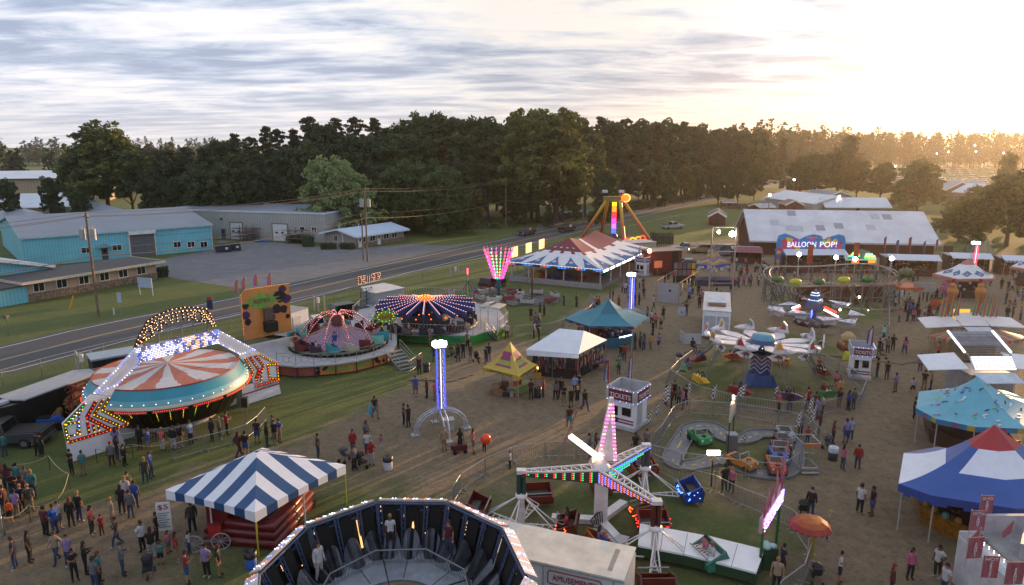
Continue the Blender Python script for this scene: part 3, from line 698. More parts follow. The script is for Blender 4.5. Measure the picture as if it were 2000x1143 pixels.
WOODP=mt('7a6654',.9,var=.4,sc=2);CAN=mt('9aa0a4',.5,.3);WIRE=mt('6b5a4c',.6)
def upole(bx,by,ty,lab,cross=True,cans=0,r=.16):
 g=G(bx,by);h_=HZ(bx,by,ty);T=thing('utility_pole',lab,'utility pole',g,0,'utility poles along the road')
 MB().tube((0,0,0),(0,0,h_),r,r*.7,10).build('pole',WOODP,T)
 d=R(44)
 if cross:
  m=MB();m.beam((-1.15*math.cos(d-PI/2),-1.15*math.sin(d-PI/2),h_-.5),(1.15*math.cos(d-PI/2),1.15*math.sin(d-PI/2),h_-.5),.1,.12);o=m.build('crossarm',WOODP,T)
  for k in(-1,-.5,.5,1):MB().tube((1.1*k*math.cos(d-PI/2),1.1*k*math.sin(d-PI/2),h_-.44),(1.1*k*math.cos(d-PI/2),1.1*k*math.sin(d-PI/2),h_-.25),.05).build('insulator','b8b4ac',None).parent=o
 for k in range(cans):
  x=-.62+k*1.24 if cans>1 else .5;o=MB().tube((x,-.1,h_-3.2),(x,-.1,h_-1.9),.33,n=12).build('transformer',CAN,T);MB().tube((x,-.1,h_-1.9),(x,-.1,h_-1.6),.06).build('bushing','b8b4ac',None).parent=o
 return g,h_
g1,h1=upole(193,619,415,'weathered utility pole with two transformers standing before the beige office',cans=2)
g2,h2=upole(718,511,368,'tall utility pole with two grey transformers on the grass patch of the gravel lot',cross=False,cans=2)
g2b,h2b=upole(710,508,412,'shorter plain pole close beside the tall one with transformers',cross=False)
g3,h3=upole(988,448,350,'pale utility pole at the lawn where the road passes the shade trees',cross=False)
g3b,h3b=upole(1139,440,337,'utility pole half hidden by the big leaning tree',cross=False)
g4,h4=upole(1246,407,330,'utility pole before the vine hung trees beyond the swinging ride',cross=False)
g5,h5=upole(1316,392,328,'farthest clear utility pole beside the road before it goes under the trees',cross=False)
g6=G(1420,374);g0=g1+(g1-g2).normalized()*60
def wire(a,b_,sag=1.0,r=.035,lab='overhead power line'):
 pts=[a.lerp(b_,i/14)-V((0,0,sag*4*(i/14)*(1-i/14)))for i in range(15)]
 T=MB().path(pts,r,4).build('power_line',WIRE);tag(T,lab,'power line','wires strung between the utility poles')
segs=[(g0,12,g1,h1,'running off the left edge'),(g1,h1,g2,h2,'over the gravel lot'),(g2,h2,g3,h3,'passing the shade trees'),(g3,h3,g3b,h3b,'before the big leaning tree'),(g3b,h3b,g4,h4,'above the swinging ride'),(g4,h4,g5,h5,'before the vine hung trees'),(g5,h5,g6,12,'vanishing under the far trees')]
for a,ha,b_,hb,wh in segs:
 for o,z,nm in((0,.02,'highest wire '),(.9,.45,'second wire '),(-.9,.5,'third wire ')):wire(a+V((.7*o,-.7*o,ha-z)),b_+V((.7*o,-.7*o,hb-z)),.8,.03,nm+wh)
 wire(a+V((.1,0,ha-5.1)),b_+V((.1,0,hb-5.1)),1.1,.06,'thick lowest cable '+wh)
 wire(a+V((.1,0,ha-4.2)),b_+V((.1,0,hb-4.2)),.9,.025,'thin middle cable '+wh)
GLASS=mt('10151a',.08,var=.1);TYRE=mt('111111',.8)
def vehicle(kind,col,loc,rz,lab,cat,lights=False,group=None,name=None,s=1.0):
 """heading along +x"""
 T=thing(name or{'pickup':'pickup_truck','suv':'car','sedan':'car','van':'van'}[kind],lab,cat,loc,rz,group);T.scale=(s,)*3
 L_={'pickup':5.8,'suv':4.8,'sedan':4.6,'van':5.6}[kind];w_=1.95;h=L_/2
 P={'pickup':[(-h,.45),(-h,1.05),(-.55,1.08),(1.15,1.12),(h-.1,1.05),(h,.85),(h,.45)],'suv':[(-h,.4),(-h,1.05),(-h+.1,1.1),(.95,1.1),(h-.15,.98),(h,.8),(h,.4)],'sedan':[(-h,.35),(-h,.95),(-1.5,1.0),(.9,.98),(h-.15,.85),(h,.7),(h,.35)],'van':[(-h,.4),(-h,1.25),(1.3,1.25),(h-.3,1.15),(h,.9),(h,.4)]}[kind]
 C_={'pickup':[(-.6,1.08),(-.45,1.75),(.55,1.78),(1.2,1.12)],'suv':[(-h+.08,1.1),(-h+.3,1.72),(.35,1.74),(1.05,1.1)],'sedan':[(-1.75,.98),(-1.1,1.42),(.1,1.44),(.95,.98)],'van':[(-h+.02,1.25),(-h+.05,2.2),(1.1,2.2),(1.85,1.25)]}[kind]
 paint=mt(col,.35,.1,var=.12)
 m=MB();m.poly([(x,-w_/2,z)for x,z in P],(0,w_,0));i_=.16
 n=len(C_);a=[(x,-w_/2+(.04 if z<1.3 else i_),z)for x,z in C_];b_=[(x,-y,z)for x,y,z in a]
 m.add(a+b_,[(0,1,2,3)[::-1],(4,5,6,7),(1,5,6,2)],0);m.build('body',paint,T)
 g=MB();ce=lambda q,f:tuple(c_+(k_-c_)*f for c_,k_ in zip([sum(t)/4 for t in zip(*q)],k))if 0 else None
 def inset(q,f,off):
  c_=V([sum(t)/len(q)for t in zip(*q)]);return[c_+(V(k_)-c_)*f+V(off)for k_ in q]
 g.add(inset([a[0],a[1],a[2],a[3]],.86,(0,-.012,.01)),[(3,2,1,0)]);g.add(inset([b_[0],b_[1],b_[2],b_[3]],.86,(0,.012,.01)),[(0,1,2,3)])
 g.add(inset([a[3],b_[3],b_[2],a[2]],.9,(.015,0,.01)),[(0,1,2,3)]);g.add(inset([a[0],a[1],b_[1],b_[0]],.86,(-.015,0,.01)),[(0,1,2,3)])
 m2=MB();m2.add([a[3],b_[3],b_[2],a[2]],[(0,1,2,3)]);m2.add([a[0],a[1],b_[1],b_[0]],[(0,1,2,3)]);m2.build('pillar',paint,T)
 g.build('window_glass',GLASS,T)
 if kind=='pickup':
  MB().bb(-h+.12,-.68,-.82,.82,1.06,1.1).build('bed','1a1a1a',T)
 for x in(-h*.62,h*.64):
  for y in(-1,1):
   wl=MB().tube((x,y*(w_/2-.22),.36),(x,y*(w_/2+.02),.36),.36,n=14).build('wheel',TYRE,T)
   MB().tube((x,y*(w_/2+.015),.36),(x,y*(w_/2+.03),.36),.2,n=10).build('rim',mt('8a8c90',.3,.7),None).parent=wl
 for y in(-1,1):
  MB().box(h-.01,y*.7,.78,.06,.36,.18).build('headlight',led('fff4d8',7)if lights else mt('b8bcc0',.2),T)
  MB().box(-h+.0,y*.8,.82,.05,.18,.26).build('tail_light',mt('7a1512',.3),T)
 MB().box(h+.02,0,.5,.12,1.8,.2).box(-h-.02,0,.5,.12,1.8,.2).build('bumper',mt('77797c',.4,.5),T)
 return T
def vat(kind,col,px,py,dirA,dirB,*a,**k):return vehicle(kind,col,G(px,py),yaw(dirA,dirB),*a,**k)
RD=((1133,444),(1000,474));
vat('pickup','2b2d30',1029,459,*RD,'dark pickup truck driving towards us on the road, left of the other one','pickup truck')
vat('pickup','151517',1107,452,(1000,474),(1133,444),'black pickup truck driving away on the road, right of the other one','pickup truck')
vat('suv','4a4a46',1368,389,(1450,372),(1357,393),'small distant car on the road under the far trees','car')
vat('sedan','9aa0a6',1093,421,(1060,428),(1133,424),'pale car parked on the driveway behind the conical spruce','car')
vat('suv','23262a',583,473,(560,473),(620,473),'dark car parked at the pipe rack right of the roll door','car')
STK={'G':[[(1,.8),(.7,1),(.2,1),(0,.7),(0,.3),(.2,0),(.8,0),(1,.3),(1,.5),(.6,.5)]],'R':[[(0,0),(0,1),(.7,1),(1,.8),(1,.6),(.7,.5),(0,.5)],[(.4,.5),(1,0)]],'A':[[(0,0),(.5,1),(1,0)],[(.2,.4),(.8,.4)]],'V':[[(0,1),(.5,0),(1,1)]],'I':[[(.5,0),(.5,1)]],'T':[[(0,1),(1,1)],[(.5,1),(.5,0)]],'O':[[(0,.2),(0,.8),(.2,1),(.8,1),(1,.8),(1,.2),(.8,0),(.2,0),(0,.2)]],'N':[[(0,0),(0,1),(1,0),(1,1)]],'C':[[(1,.8),(.8,1),(.2,1),(0,.8),(0,.2),(.2,0),(.8,0),(1,.2)]],'U':[[(0,1),(0,.2),(.2,0),(.8,0),(1,.2),(1,1)]],'S':[[(1,.85),(.8,1),(.2,1),(0,.8),(.2,.55),(.8,.45),(1,.2),(.8,0),(.2,0),(0,.15)]],'E':[[(1,1),(0,1),(0,0),(1,0)],[(0,.5),(.8,.5)]]}
def stroke(ch,fr,mb,bl,r=.05,step=.13,br=.035,nb=1):
 """fr(u, v) -> point; back tubes in mb, bulbs in bl"""
 for pl in STK[ch]:
  q=[fr(*p)for p in pl];mb.path(q,r,4)
  for a,b_ in zip(q,q[1:]):
   n=max(1,int((b_-a).length/step))
   for i in range(n):bl.bulb(a.lerp(b_,i/n)+V((0,-.07,0)),br,rnd.randrange(nb))
def bulbline(bl,a,b_,step,r=.035,mi=0,nb=0):
 a=V(a);b_=V(b_);n=max(1,int((b_-a).length/step))
 for i in range(n+1):bl.bulb(a.lerp(b_,i/n),r,mi if not nb else rnd.randrange(nb))
LW=led('f2f0ff',1.9);LB=led('5a78ff',1.9);LA=led('ffc070',1.9);LR=led('ff2a18',2);LY=led('ffd21e',1.8);LO=led('ff6a12',2);LG=led('28e868',1.8);LP=led('ff5ad0',3.5);LV=led('b07aff',3.5);LC=led('bfe6ff',3.5)
LWARM=led('ffdca8',2)
pf=PF((132,905),(549,770))
C0=G(338,812)
T=thing('saucer_ride','spinning saucer ride, coral and white striped top behind a white bulb lit arch','fairground ride',C0,pf.rz)
SKY1=mt('1f8296',.4,var=.1,sc=.5);SKY2=mt('5f9aa6',.45,var=.1,sc=.5);CREAM=mt('b9b6a4',.5,var=.08)
body=MB();body.lathe([(5.0,.9),(5.3,.95),(6.6,2.75),(6.75,2.95)],48,0,(0,0,0));body.disc((0,0,.9),5.0,32)
body.build('hull',mt('14120f',.35,var=.3,sc=2),T)
teal_=MB();teal_.lathe([(6.75,2.95),(6.72,3.25),(6.45,3.65),(6.15,4.1),(5.95,4.4)],48,0,mf=lambda i,j:[2,1,0,0][j]);teal_.build('teal_band',[SKY1,SKY2,CREAM],T)
CORAL=mt('a8604a',.7,var=.2,sc=3);CWHITE=mt('b3b0b0',.6,var=.12,sc=3)
top=MB();NS=240
rg=random.Random(5)
def ccol(i,j):
 k=(i+(rg.randrange(3)-1 if(i%12 in(0,11))else 0))%NS
 return(k//12)%2
top.lathe([(5.95,4.4),(5.2,4.42),(4.3,4.46),(3.4,4.52),(2.5,4.60),(1.6,4.70),(.8,4.80),(.25,4.92),(.02,4.95)],NS,0,mf=ccol);top.build('canopy',[CORAL,CWHITE],T)
MB().lathe([(5.98,4.36),(6.02,4.42),(5.95,4.48)],48).build('canopy_rim',mt('8e3a2c',.6),T)
bl=MB();bx=MB()
for k in range(14):
 a0=2*PI*k/14+.03;a1=2*PI*(k+1)/14-.06
 for i in range(16):
  a=a0+(a1-a0)*i/15;bl.bulb((6.86*math.cos(a),6.86*math.sin(a),2.86),.038)
 bx.lathe([(6.76,2.72),(6.82,2.72),(6.82,2.98),(6.76,2.98)],8,0,a0=a0-.02,a1=a1+.02,sm=False)
bl.build('red_bulb_string',LR,T);bx.build('light_rail',mt('7a4a40',.5),T)
bl=MB()
for i in range(46):a=2*PI*i/46;bl.bulb((6.66*math.cos(a),6.66*math.sin(a),3.42),.045)
bl.build('white_bulb_string',LW,T)
bl=MB()
for i in range(40):
 a=2*PI*i/40
 for k in range(rg.choice((0,3,6,9))):f=k/9;r_=6.5-1.15*f;bl.bulb((r_*math.cos(a),r_*math.sin(a),2.6-1.5*f),.035,rg.choice((0,0,0,1)))
bl.build('hull_bulb_string',[LY,LG],T)
rb=MB()
for i in range(40):a=2*PI*(i+.5)/40;rb.beam((5.35*math.cos(a),5.35*math.sin(a),1.05),(6.62*math.cos(a),6.62*math.sin(a),2.72),.06,.05)
rb.build('hull_rib','3a3024',T)
MB().lathe([(3.8,0),(4.2,.9)],32).build('pedestal','c9c9cc',T)
for o_ in T.children:o_.scale=(.83,.83,.86)
q=MATS[T.name].inverted()@pf.a;OX,OY=q.x,q.y
def fp_(px,py,off=0):p=pf.at(px,py,off);return V((p.x+OX,off+OY,p.z))
FW=mt('d2d2d8',.45,var=.06)
sk=MB()
Xa=fp_(131,870).x;Xb=fp_(549,770).x
sk.poly([(Xa,OY,0),(-4.6,OY,0),(-4.9,OY,1.35),(Xa,OY,1.35)],(0,.12,0));sk.build('skirt',FW,T)
MB().poly([(4.3,OY,0.05),(Xb,OY,0.05),(Xb-.2,OY,1.6),(4.3,OY,1.6)],(0,.12,0)).build('skirt',FW,T)
MB().poly([(-4.9,OY+.9,.0),(4.3,OY+.9,.0),(4.3,OY+.9,.85),(-4.9,OY+.9,.85)],(0,.1,0)).build('skirt',FW,T)
MB().beam((4.3,OY-.01,.95),(Xb,OY-.01,.95),.03,.09).build('red_stripe','9a2a22',T)
wl=[fp_(*p)for p in((131,868),(122,828),(178,771),(217,774),(207,802),(252,829))]
MB().poly(wl,(0,.14,0)).build('wing',FW,T)
wr=[fp_(*p)for p in((497,758),(487,718),(470,700),(500,685),(541,706),(545,748),(497,766))]
MB().poly(wr,(0,.14,0)).build('wing',FW,T)
arm=[fp_(*p)for p in((182,769),(265,680),(270,709),(229,753),(217,774))]
MB().poly(arm,(0,.14,0)).build('arch_arm',FW,T)
arm2=[fp_(*p)for p in((426,644),(498,683),(468,693),(426,671))];arm2b=[fp_(*p)for p in((498,683),(500,686),(470,700),(468,693))]
MB().poly(arm2,(0,.14,0)).poly(arm2b,(0,.14,0)).build('arch_arm',FW,T)
pn=[fp_(*p)for p in((265,681),(426,643.5),(426,671),(270,709))]
MB().poly(pn,(0,.2,0)).build('light_board',mt('8a86a0',.5),T)
bl=MB();rg=random.Random(11);NC,NR=56,9
blk=[[rg.random()<.55 for _ in range(NC//3+1)]for _ in range(4)]
for i in range(NC):
 for j in range(NR):
  u=(i+.5)/NC;v=(j+.5)/NR;p=pn[0].lerp(pn[1],u).lerp(pn[3].lerp(pn[2],u),v)
  on=blk[j//3][i//3];c=(0 if rg.random()<.9 else 1)if on else(1 if rg.random()<.5 else 0)
  if 30<i<46 and on:c=2 if rg.random()<.7 else 0
  if not on and rg.random()<.6:continue
  bl.bulb(p+V((0,-.05,0)),.036,c)
bl.build('light_board_bulb_grid',[LW,LB,LA],T)
bl=MB()
for A_ in([fp_(*p)for p in((184,768),(265,682),(271,710),(229,752))],[fp_(*p)for p in((426,645),(497,683),(469,692),(427,670))]):
 for a,b_ in zip(A_,A_[1:]+A_[:1]):bulbline(bl,a+V((0,-.05,0)),b_+V((0,-.05,0)),.2,.04,nb=2)
bl.build('arm_bulb_string',[LW,LB],T)
GOLD=mt('7a5a12',.5,var=.3,sc=4);REDP=mt('6e1a12',.5);ORG=mt('8a3a14',.5)
def chev(pts,w,colr,bi,name='chevron'):
 q=[fp_(*p)+V((0,-.03,0))for p in pts];m=MB();b2=MB()
 for a,b_ in zip(q,q[1:]):m.beam(a,b_,.05,w)
 o=m.build(name,colr,T)
 for a,b_ in zip(q,q[1:]):bulbline(b2,a+V((0,-.06,0)),b_+V((0,-.06,0)),.22,.036,nb=len(bi))
 b2.build('bulb_string',bi,None).parent=o
chev([(213,777),(199,801),(249,826)],.22,GOLD,[LY]);chev([(201,781),(183,810),(232,831)],.22,GOLD,[LY,LO])
chev([(187,784),(169,815),(215,838)],.24,REDP,[LR,LO]);chev([(170,824),(174,847)],.16,REDP,[LR,LY]);chev([(181,828),(184,843)],.14,REDP,[LY,LR]);chev([(191,832),(193,840)],.12,REDP,[LY])
chev([(133,864),(215,840),(248,830)],.2,ORG,[LR,LO])
chev([(166,788),(126,829),(132,862)],.2,GOLD,[LC,LY,LG]);chev([(160,800),(129,829),(153,824),(155,847),(134,852)],.13,GOLD,[LC,LG,LY]);chev([(155,806),(150,845)],.1,GOLD,[LB,LY])
chev([(478,700),(494,726),(490,737)],.22,GOLD,[LY,LO]);chev([(487,697),(505,722),(499,741)],.22,REDP,[LR,LY]);chev([(497,694),(514,714),(500,745)],.2,REDP,[LR,LO])
chev([(505,692),(541,711),(543,740),(526,739),(522,712),(541,711)],.18,GOLD,[LY,LO]);chev([(500,754),(544,742)],.16,ORG,[LR,LO]);chev([(511,725),(509,746)],.12,REDP,[LY])
T=pf.thing('ride_sign','arched dark red sign of white bulbs spelling GRAVITRON above the saucer ride','sign');pf2=pf
mb=MB();bl=MB();fr0=MB()
LP_=[('G',(281,666),(299,655),(284,641),(293,636)),('R',(300,655),(312,645),(294,636),(303,628)),('A',(315,646),(327,634),(306,627),(320,618)),('V',(330,632),(341,628),(325,616),(338,611)),('I',(344,628),(349,627),(341,610),(347,609)),('T',(352,627),(366,624),(349,609),(363,607)),('R',(368,625),(378,624),(365,607),(376,606)),('O',(381,626),(396,627),(380,607),(392,608)),('N',(400,630),(415,637),(396,609),(405,612))]
for ch,bl_,br_,tl_,tr_ in LP_:
 q=[pf.at(*p,.15)for p in(bl_,br_,tl_,tr_)]
 stroke(ch,lambda u,v,q=q:q[0].lerp(q[1],u).lerp(q[2].lerp(q[3],u),v),mb,bl,.09,.2,.034)
mb.build('letter_back',mt('3a0d0b',.6),T);bl.build('letter_bulb_string',LWARM,T)
out=[(262,680),(272,655),(288,627),(310,614),(335,604),(360,600),(385,600),(402,603),(409,612),(420,636)];inn=[(267,672),(276,664)]
m=MB();b2=MB();q=[pf.at(*p,.15)for p in out];m.path(q,.09,5)
for a,b_ in zip(q,q[1:]):bulbline(b2,a+V((0,-.1,0)),b_+V((0,-.1,0)),.25,.035)
q2=[p+(V((pf.at(340,640).x,.15,pf.at(340,640).z))-p).normalized()*.28 for p in q[1:-1]];m.path(q2,.06,4)
for a,b_ in zip(q2,q2[1:]):bulbline(b2,a+V((0,-.1,0)),b_+V((0,-.1,0)),.25,.035)
q3=[pf.at(*p,.15)for p in((262,680),(275,668),(285,662),(279,660),(266,672))];m.path(q3,.08,4);[bulbline(b2,a+V((0,-.1,0)),b_+V((0,-.1,0)),.2,.034)for a,b_ in zip(q3,q3[1:])]
q3=[pf.at(*p,.15)for p in((409,612),(404,620),(420,636))];m.path(q3,.08,4);[bulbline(b2,a+V((0,-.1,0)),b_+V((0,-.1,0)),.2,.034)for a,b_ in zip(q3,q3[1:])]
m.build('sign_rim',mt('3a0d0b',.6),T);b2.build('rim_bulb_string',LWARM,T)
f=MB()
for x0,x1 in((280,310),(333,355),(377,405)):
 a=[pf.at(x,y,.2)for x,y in((x0,674-(x0-280)*.24),(x0,650-(x0-280)*.2),(x1,645-(x1-310)*.2),(x1,668-(x1-310)*.24))];f.path(a,.04,4,close=True)
for x in(282,345,405):a=pf.at(x,672-(x-282)*.235,.2);f.tube(a,(a.x,.2,a.z-.3),.07)
f.build('frame',mt('6f7074',.5,.3),T)
T=thing('loudspeaker','black loudspeaker on a thin stand at the right of the saucer ride queue','loudspeaker',G(483,832));h_=HZ(483,832,792);MB().tube((0,0,0),(0,0,h_),.03).build('stand','55585c',T);MB().poly([(-.22,-.2,h_-.1),(.22,-.2,h_-.1),(.16,.2,h_-.1),(-.16,.2,h_-.1)],(0,0,.72)).build('cabinet','0e0e10',T)
T=thing('steel_frame','rust red steel lattice frame behind the left wing of the saucer ride','frame',G(150,828));m=MB()
def wp(px,py,Y):return W(px,py,Y)
Yf=G(150,828).y+1.0
for a,b_ in(((112,778),(118,845)),((112,778),(180,803)),((112,778),(136,752)),((136,752),(178,765)),((178,765),(180,742)),((136,752),(178,742)),((130,768),(178,745)),((118,800),(160,770)),((112,778),(120,812)),((136,752),(138,830)),((150,748),(130,790)),((118,812),(165,830)),((142,756),(145,776)),((112,800),(180,825)),((155,800),(185,770)),((178,765),(184,800))):
 m.tube(wp(*a,Yf+rnd.uniform(-.5,.5)),wp(*b_,Yf+rnd.uniform(-.5,.5)),.05,n=5)
m.build('frame',mt('7a2e24',.7),T,True)
pk=PF((35,842),(62,850));a=G(58,848);b_=G(150,810);d=(b_-a);ang=math.atan2(d.y,d.x)
T=thing('box_trailer','black box trailer with a grey roof parked left of the saucer ride','trailer',a,ang);Lt=5.6
MB().poly([(0,0,.5),(Lt,0,.5),(Lt,2.4,.5),(0,2.4,.5),],(0,0,2.0)).build('body',mt('141414',.5,var=.3),T)
MB().poly([(-.05,-.05,2.5),(Lt+.4,-.05,2.5),(Lt+.8,1.2,2.62),(Lt+.4,2.45,2.5),(-.05,2.45,2.5),(-.4,1.2,2.5)],(0,0,.1)).build('roof',mt('8f9094',.5,var=.15),T)
MB().poly([(0,-.02,.5),(-1.5,.5,.5),(-1.5,1.9,.5),(0,2.42,.5)],(0,0,1.9)).build('nose',mt('111111',.4),T)
for y in(-.05,2.25):[MB().tube((x,y,.4),(x,y+.2,.4),.4,n=14).build('wheel',TYRE,T)for x in(3.2,4.1)]
MB().box(4.2,.0,1.7,1.2,.06,1.3).build('side_panel','5a2c1c',T);MB().bb(-1.2,-.4,.9,1.5,2.42,2.6).build('roof_box','a9acb2',T)
T=thing('brown_shed','rusty brown panelled side of a generator trailer behind the red steel frame','trailer',G(150,795),R(38));MB().bb(0,2.6,0,1.6,.3,2.3).build('body',mt('5a2c1c',.8,var=.4),T);MB().bb(-.1,2.7,-.1,1.7,2.3,2.4).build('roof','3c3430',T);MB().box(.8,-.03,1.5,.6,.05,.5).build('vent','b0b0b0',T);[MB().tube((x,-.04,.35),(x,.2,.35),.35,n=12).build('wheel',TYRE,T)for x in(.8,1.7)]
T=thing('flatbed_trailer','grey topped trailer behind the saucer ride, beside the white post trio','trailer',G(186,752),R(40));MB().bb(0,7.5,0,2.3,.5,2.1).build('body',mt('101214',.6),T);MB().bb(-.1,7.6,-.1,2.4,2.1,2.25).build('roof',mt('8794a2',.5,var=.15),T);[MB().tube((x,-.05,.4),(x,.2,.4),.4,n=12).build('wheel',TYRE,T)for x in(2,3)]
T=thing('quad_bike','blue and black all terrain vehicle parked by the black trailer','quad bike',G(98,838),R(25));MB().poly([(-.9,-.3,.5),(.9,-.3,.5),(.7,-.3,.95),(.1,-.3,.8),(-.7,-.3,.9)],(0,.6,0)).build('body','1f55a8',T);MB().poly([(-.6,-.18,.9),(.1,-.18,.85),(.1,-.18,.98),(-.6,-.18,1.02)],(0,.36,0)).build('seat','111111',T);MB().tube((.45,-.4,1.15),(.45,.4,1.15),.03).build('handlebar','222222',T)
for x in(-.65,.65):
 for y in(-.5,.5):MB().tube((x,y-.13,.3),(x,y+.13,.3),.3,n=12).build('wheel',TYRE,T)
vehicle('pickup','3c3e42',G(8,868),yaw((-40,872),(40,868))+PI,'silver pickup truck with an open bed cut off by the left edge','pickup truck')
DECK=mt('9a9a9e',.6,var=.15,sc=1.5);Z1=1.15
def deckpoly(pl,z):return[G(x,y,z)for x,y in pl]
front=[(543,713),(578,716),(613,714.5),(655,711),(697,705),(730,697),(757,689),(770,681),(775,672)]
back=[(775,655),(765,643),(735,632),(700,625),(640,628),(600,640),(574,655),(478,676),(480,700),(505,709)]
cen=G(662,668,1.3);cen.z=0
T=thing('whirling_car_ride','whirling ride with purple cone and ring of coloured cars on a round deck','fairground ride',cen)
m=MB();dp=deckpoly(front+back,Z1);m.poly([p-V((0,0,.12))for p in dp],(0,0,.12));m.build('deck',DECK,T,True)
GRAF=surf('graffiti',[(.20,.035,.06),(.42,.13,.03),(.12,.03,.14)],.8,.45,0);GRAF2=surf('graffiti_orange',[(.50,.14,.02),(.58,.27,.06),(.22,.05,.12)],.5,.5,0)
fpts=deckpoly(front,Z1-.12)
for k,(i0,i1,mm)in enumerate(((0,2,GRAF),(2,8,GRAF2))):
 m=MB()
 for a,b_ in zip(fpts[i0:i1+1],fpts[i0+1:i1+1]):
  a0=V((a.x,a.y,.12));b0=V((b_.x,b_.y,.12));n_=(b_-a).cross(V((0,0,1))).normalized()*.06
  m.poly([a0,b0,b_,a],n_*-1)
 m.build('skirt_panel',mm,T,True)
bk=MB();bp_=deckpoly(back,Z1-.12)
for a,b_ in zip(bp_[3:8],bp_[4:8]):bk.poly([V((a.x,a.y,.3)),V((b_.x,b_.y,.3)),b_,a],(0,.04,0))
bk.build('rear_skirt','3a3a3e',T,True)
m=MB()
for i,p in enumerate(dp):m.tube((p.x*.98+cen.x*.02,p.y*.98+cen.y*.02,0),(p.x*.98+cen.x*.02,p.y*.98+cen.y*.02,1),.06,n=5)
m.build('leg_frame','2c2c30',T,True)
g=MB();word='BREAK DANCE';A_=[G(612,714.5,0),G(655,711,0),G(697,705,0)]
fl=[V((p.x,p.y,0))for p in fpts[2:8]];ln=[0]
for a,b_ in zip(fl,fl[1:]):ln.append(ln[-1]+(b_-a).length)
def along(s):
 for a,b_,l0,l1 in zip(fl,fl[1:],ln,ln[1:]):
  if s<=l1 or l1==ln[-1]:t=(s-l0)/(l1-l0);return a.lerp(b_,t),math.atan2((b_-a).y,(b_-a).x)
for i,ch in enumerate(word):
 if ch==' ':continue
 p,an_=along(1.3+i*.40);g.text(ch,.62,Matrix.Translation(p+V((math.sin(an_)*.1,-math.cos(an_)*.1,.42)))@Matrix.Rotation(an_,4,'Z'))
g.build('lettering',mt('4fb04a',.5),T,True)
g=MB()
for s0,n_ in((.75,6),(6.2,7)):
 for k in range(n_):p,an_=along(s0+rnd.uniform(-.5,.5));g.mesh(MB().poly([(rnd.uniform(.12,.24)*math.cos(t),0,rnd.uniform(.12,.24)*math.sin(t))for t in[2*PI*u/12 for u in range(12)]],(0,.02,0)),Matrix.Translation(p+V((math.sin(an_)*.085,-math.cos(an_)*.085,rnd.uniform(.35,.85))))@Matrix.Rotation(an_,4,'Z'))
g.build('painted_blob',mt('241838',.5,var=.4,sc=8),T,True)
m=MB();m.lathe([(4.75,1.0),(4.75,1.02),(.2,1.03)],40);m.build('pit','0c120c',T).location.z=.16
MB().lathe([(4.0,1.28),(4.65,1.32),(4.72,1.42),(4.65,1.5),(4.0,1.42)],40,0).build('turntable',mt('4c5a48',.6),T)
PUR=mt('8a6f8e',.5,var=.25,sc=2);MB().lathe([(3.75,1.45),(2.4,1.95),(1.2,2.5),(.5,3.0)],40).build('cone',PUR,T)
m=MB();[m.tube((.45*math.cos(a),.45*math.sin(a),3.08),(3.8*math.cos(a),3.8*math.sin(a),1.55),.03,n=4)for a in[2*PI*i/32 for i in range(32)]];m.build('cone_spoke',mt('b9908e',.5),T)
m=MB();m.lathe([(.62,2.9),(.6,3.9),(.35,4.1),(.01,4.1)],16);m.build('hub',mt('5a1020',.5,var=.3,sc=5),T)
b2=MB();m=MB()
for k in range(10):
 a=2*PI*k/10+.2;pts=[V((r_*math.cos(a),r_*math.sin(a),z))for r_,z in((.3,4.1),(1.0,4.25),(1.9,4.0),(2.8,3.3),(3.4,2.5),(3.75,1.7))]
 m.path(pts,.045,5)
 for p,q_ in zip(pts,pts[1:]):bulbline(b2,p+V((0,0,.07)),q_+V((0,0,.07)),.22,.03)
m.build('arch_rod',mt('a04048',.5),T);b2.build('arch_bulb_string',led('ffb0a8',1.6),T)
CC=['2f8894','a79f8c','5e1a20','3a1f3c','2f8894','a79f8c','5e1a20','74b0a0']
def shell(w,d,h,z0=0):
 m=MB();m.poly([(-w/2,-d/2,z0),(w/2,-d/2,z0),(w/2-.08,-d/2,z0+h*.62),(w*.2,-d/2,z0+h*.62),(-w/2+.1,-d/2,z0+h)],(0,.06,0))
 m.poly([(-w/2,d/2-.06,z0),(w/2,d/2-.06,z0),(w/2-.08,d/2-.06,z0+h*.62),(w*.2,d/2-.06,z0+h*.62),(-w/2+.1,d/2-.06,z0+h)],(0,.06,0))
 m.bb(-w/2,-w/2+.07,-d/2,d/2,z0,z0+h);m.bb(-w/2,w/2,-d/2,d/2,z0,z0+.07);m.bb(w/2-.06,w/2,-d/2,d/2,z0,z0+h*.5);m.bb(-w/2+.07,0,-d/2+.06,d/2-.06,z0+.07,z0+h*.4,1);return m
for k in range(16):
 a=2*PI*k/16+.12;o=shell(.95,1.15,.85).build('car',[CC[k%8],'a09a90' if k%2 else '2a2226'],T)
 o.location=(4.15*math.cos(a),4.15*math.sin(a),1.5);o.rotation_euler=(0,0,a+PI/2+.5)
SEATS_B=[(4.15*math.cos(2*PI*k/16+.12)+cen.x,4.15*math.sin(2*PI*k/16+.12)+cen.y,1.85)for k in range(16)]
m=MB();rp=[V((p.x,p.y,Z1))for p in deckpoly([(541,711),(578,714),(613,712),(655,708.5),(697,702.5),(730,694.5),(752,688)],Z1)]
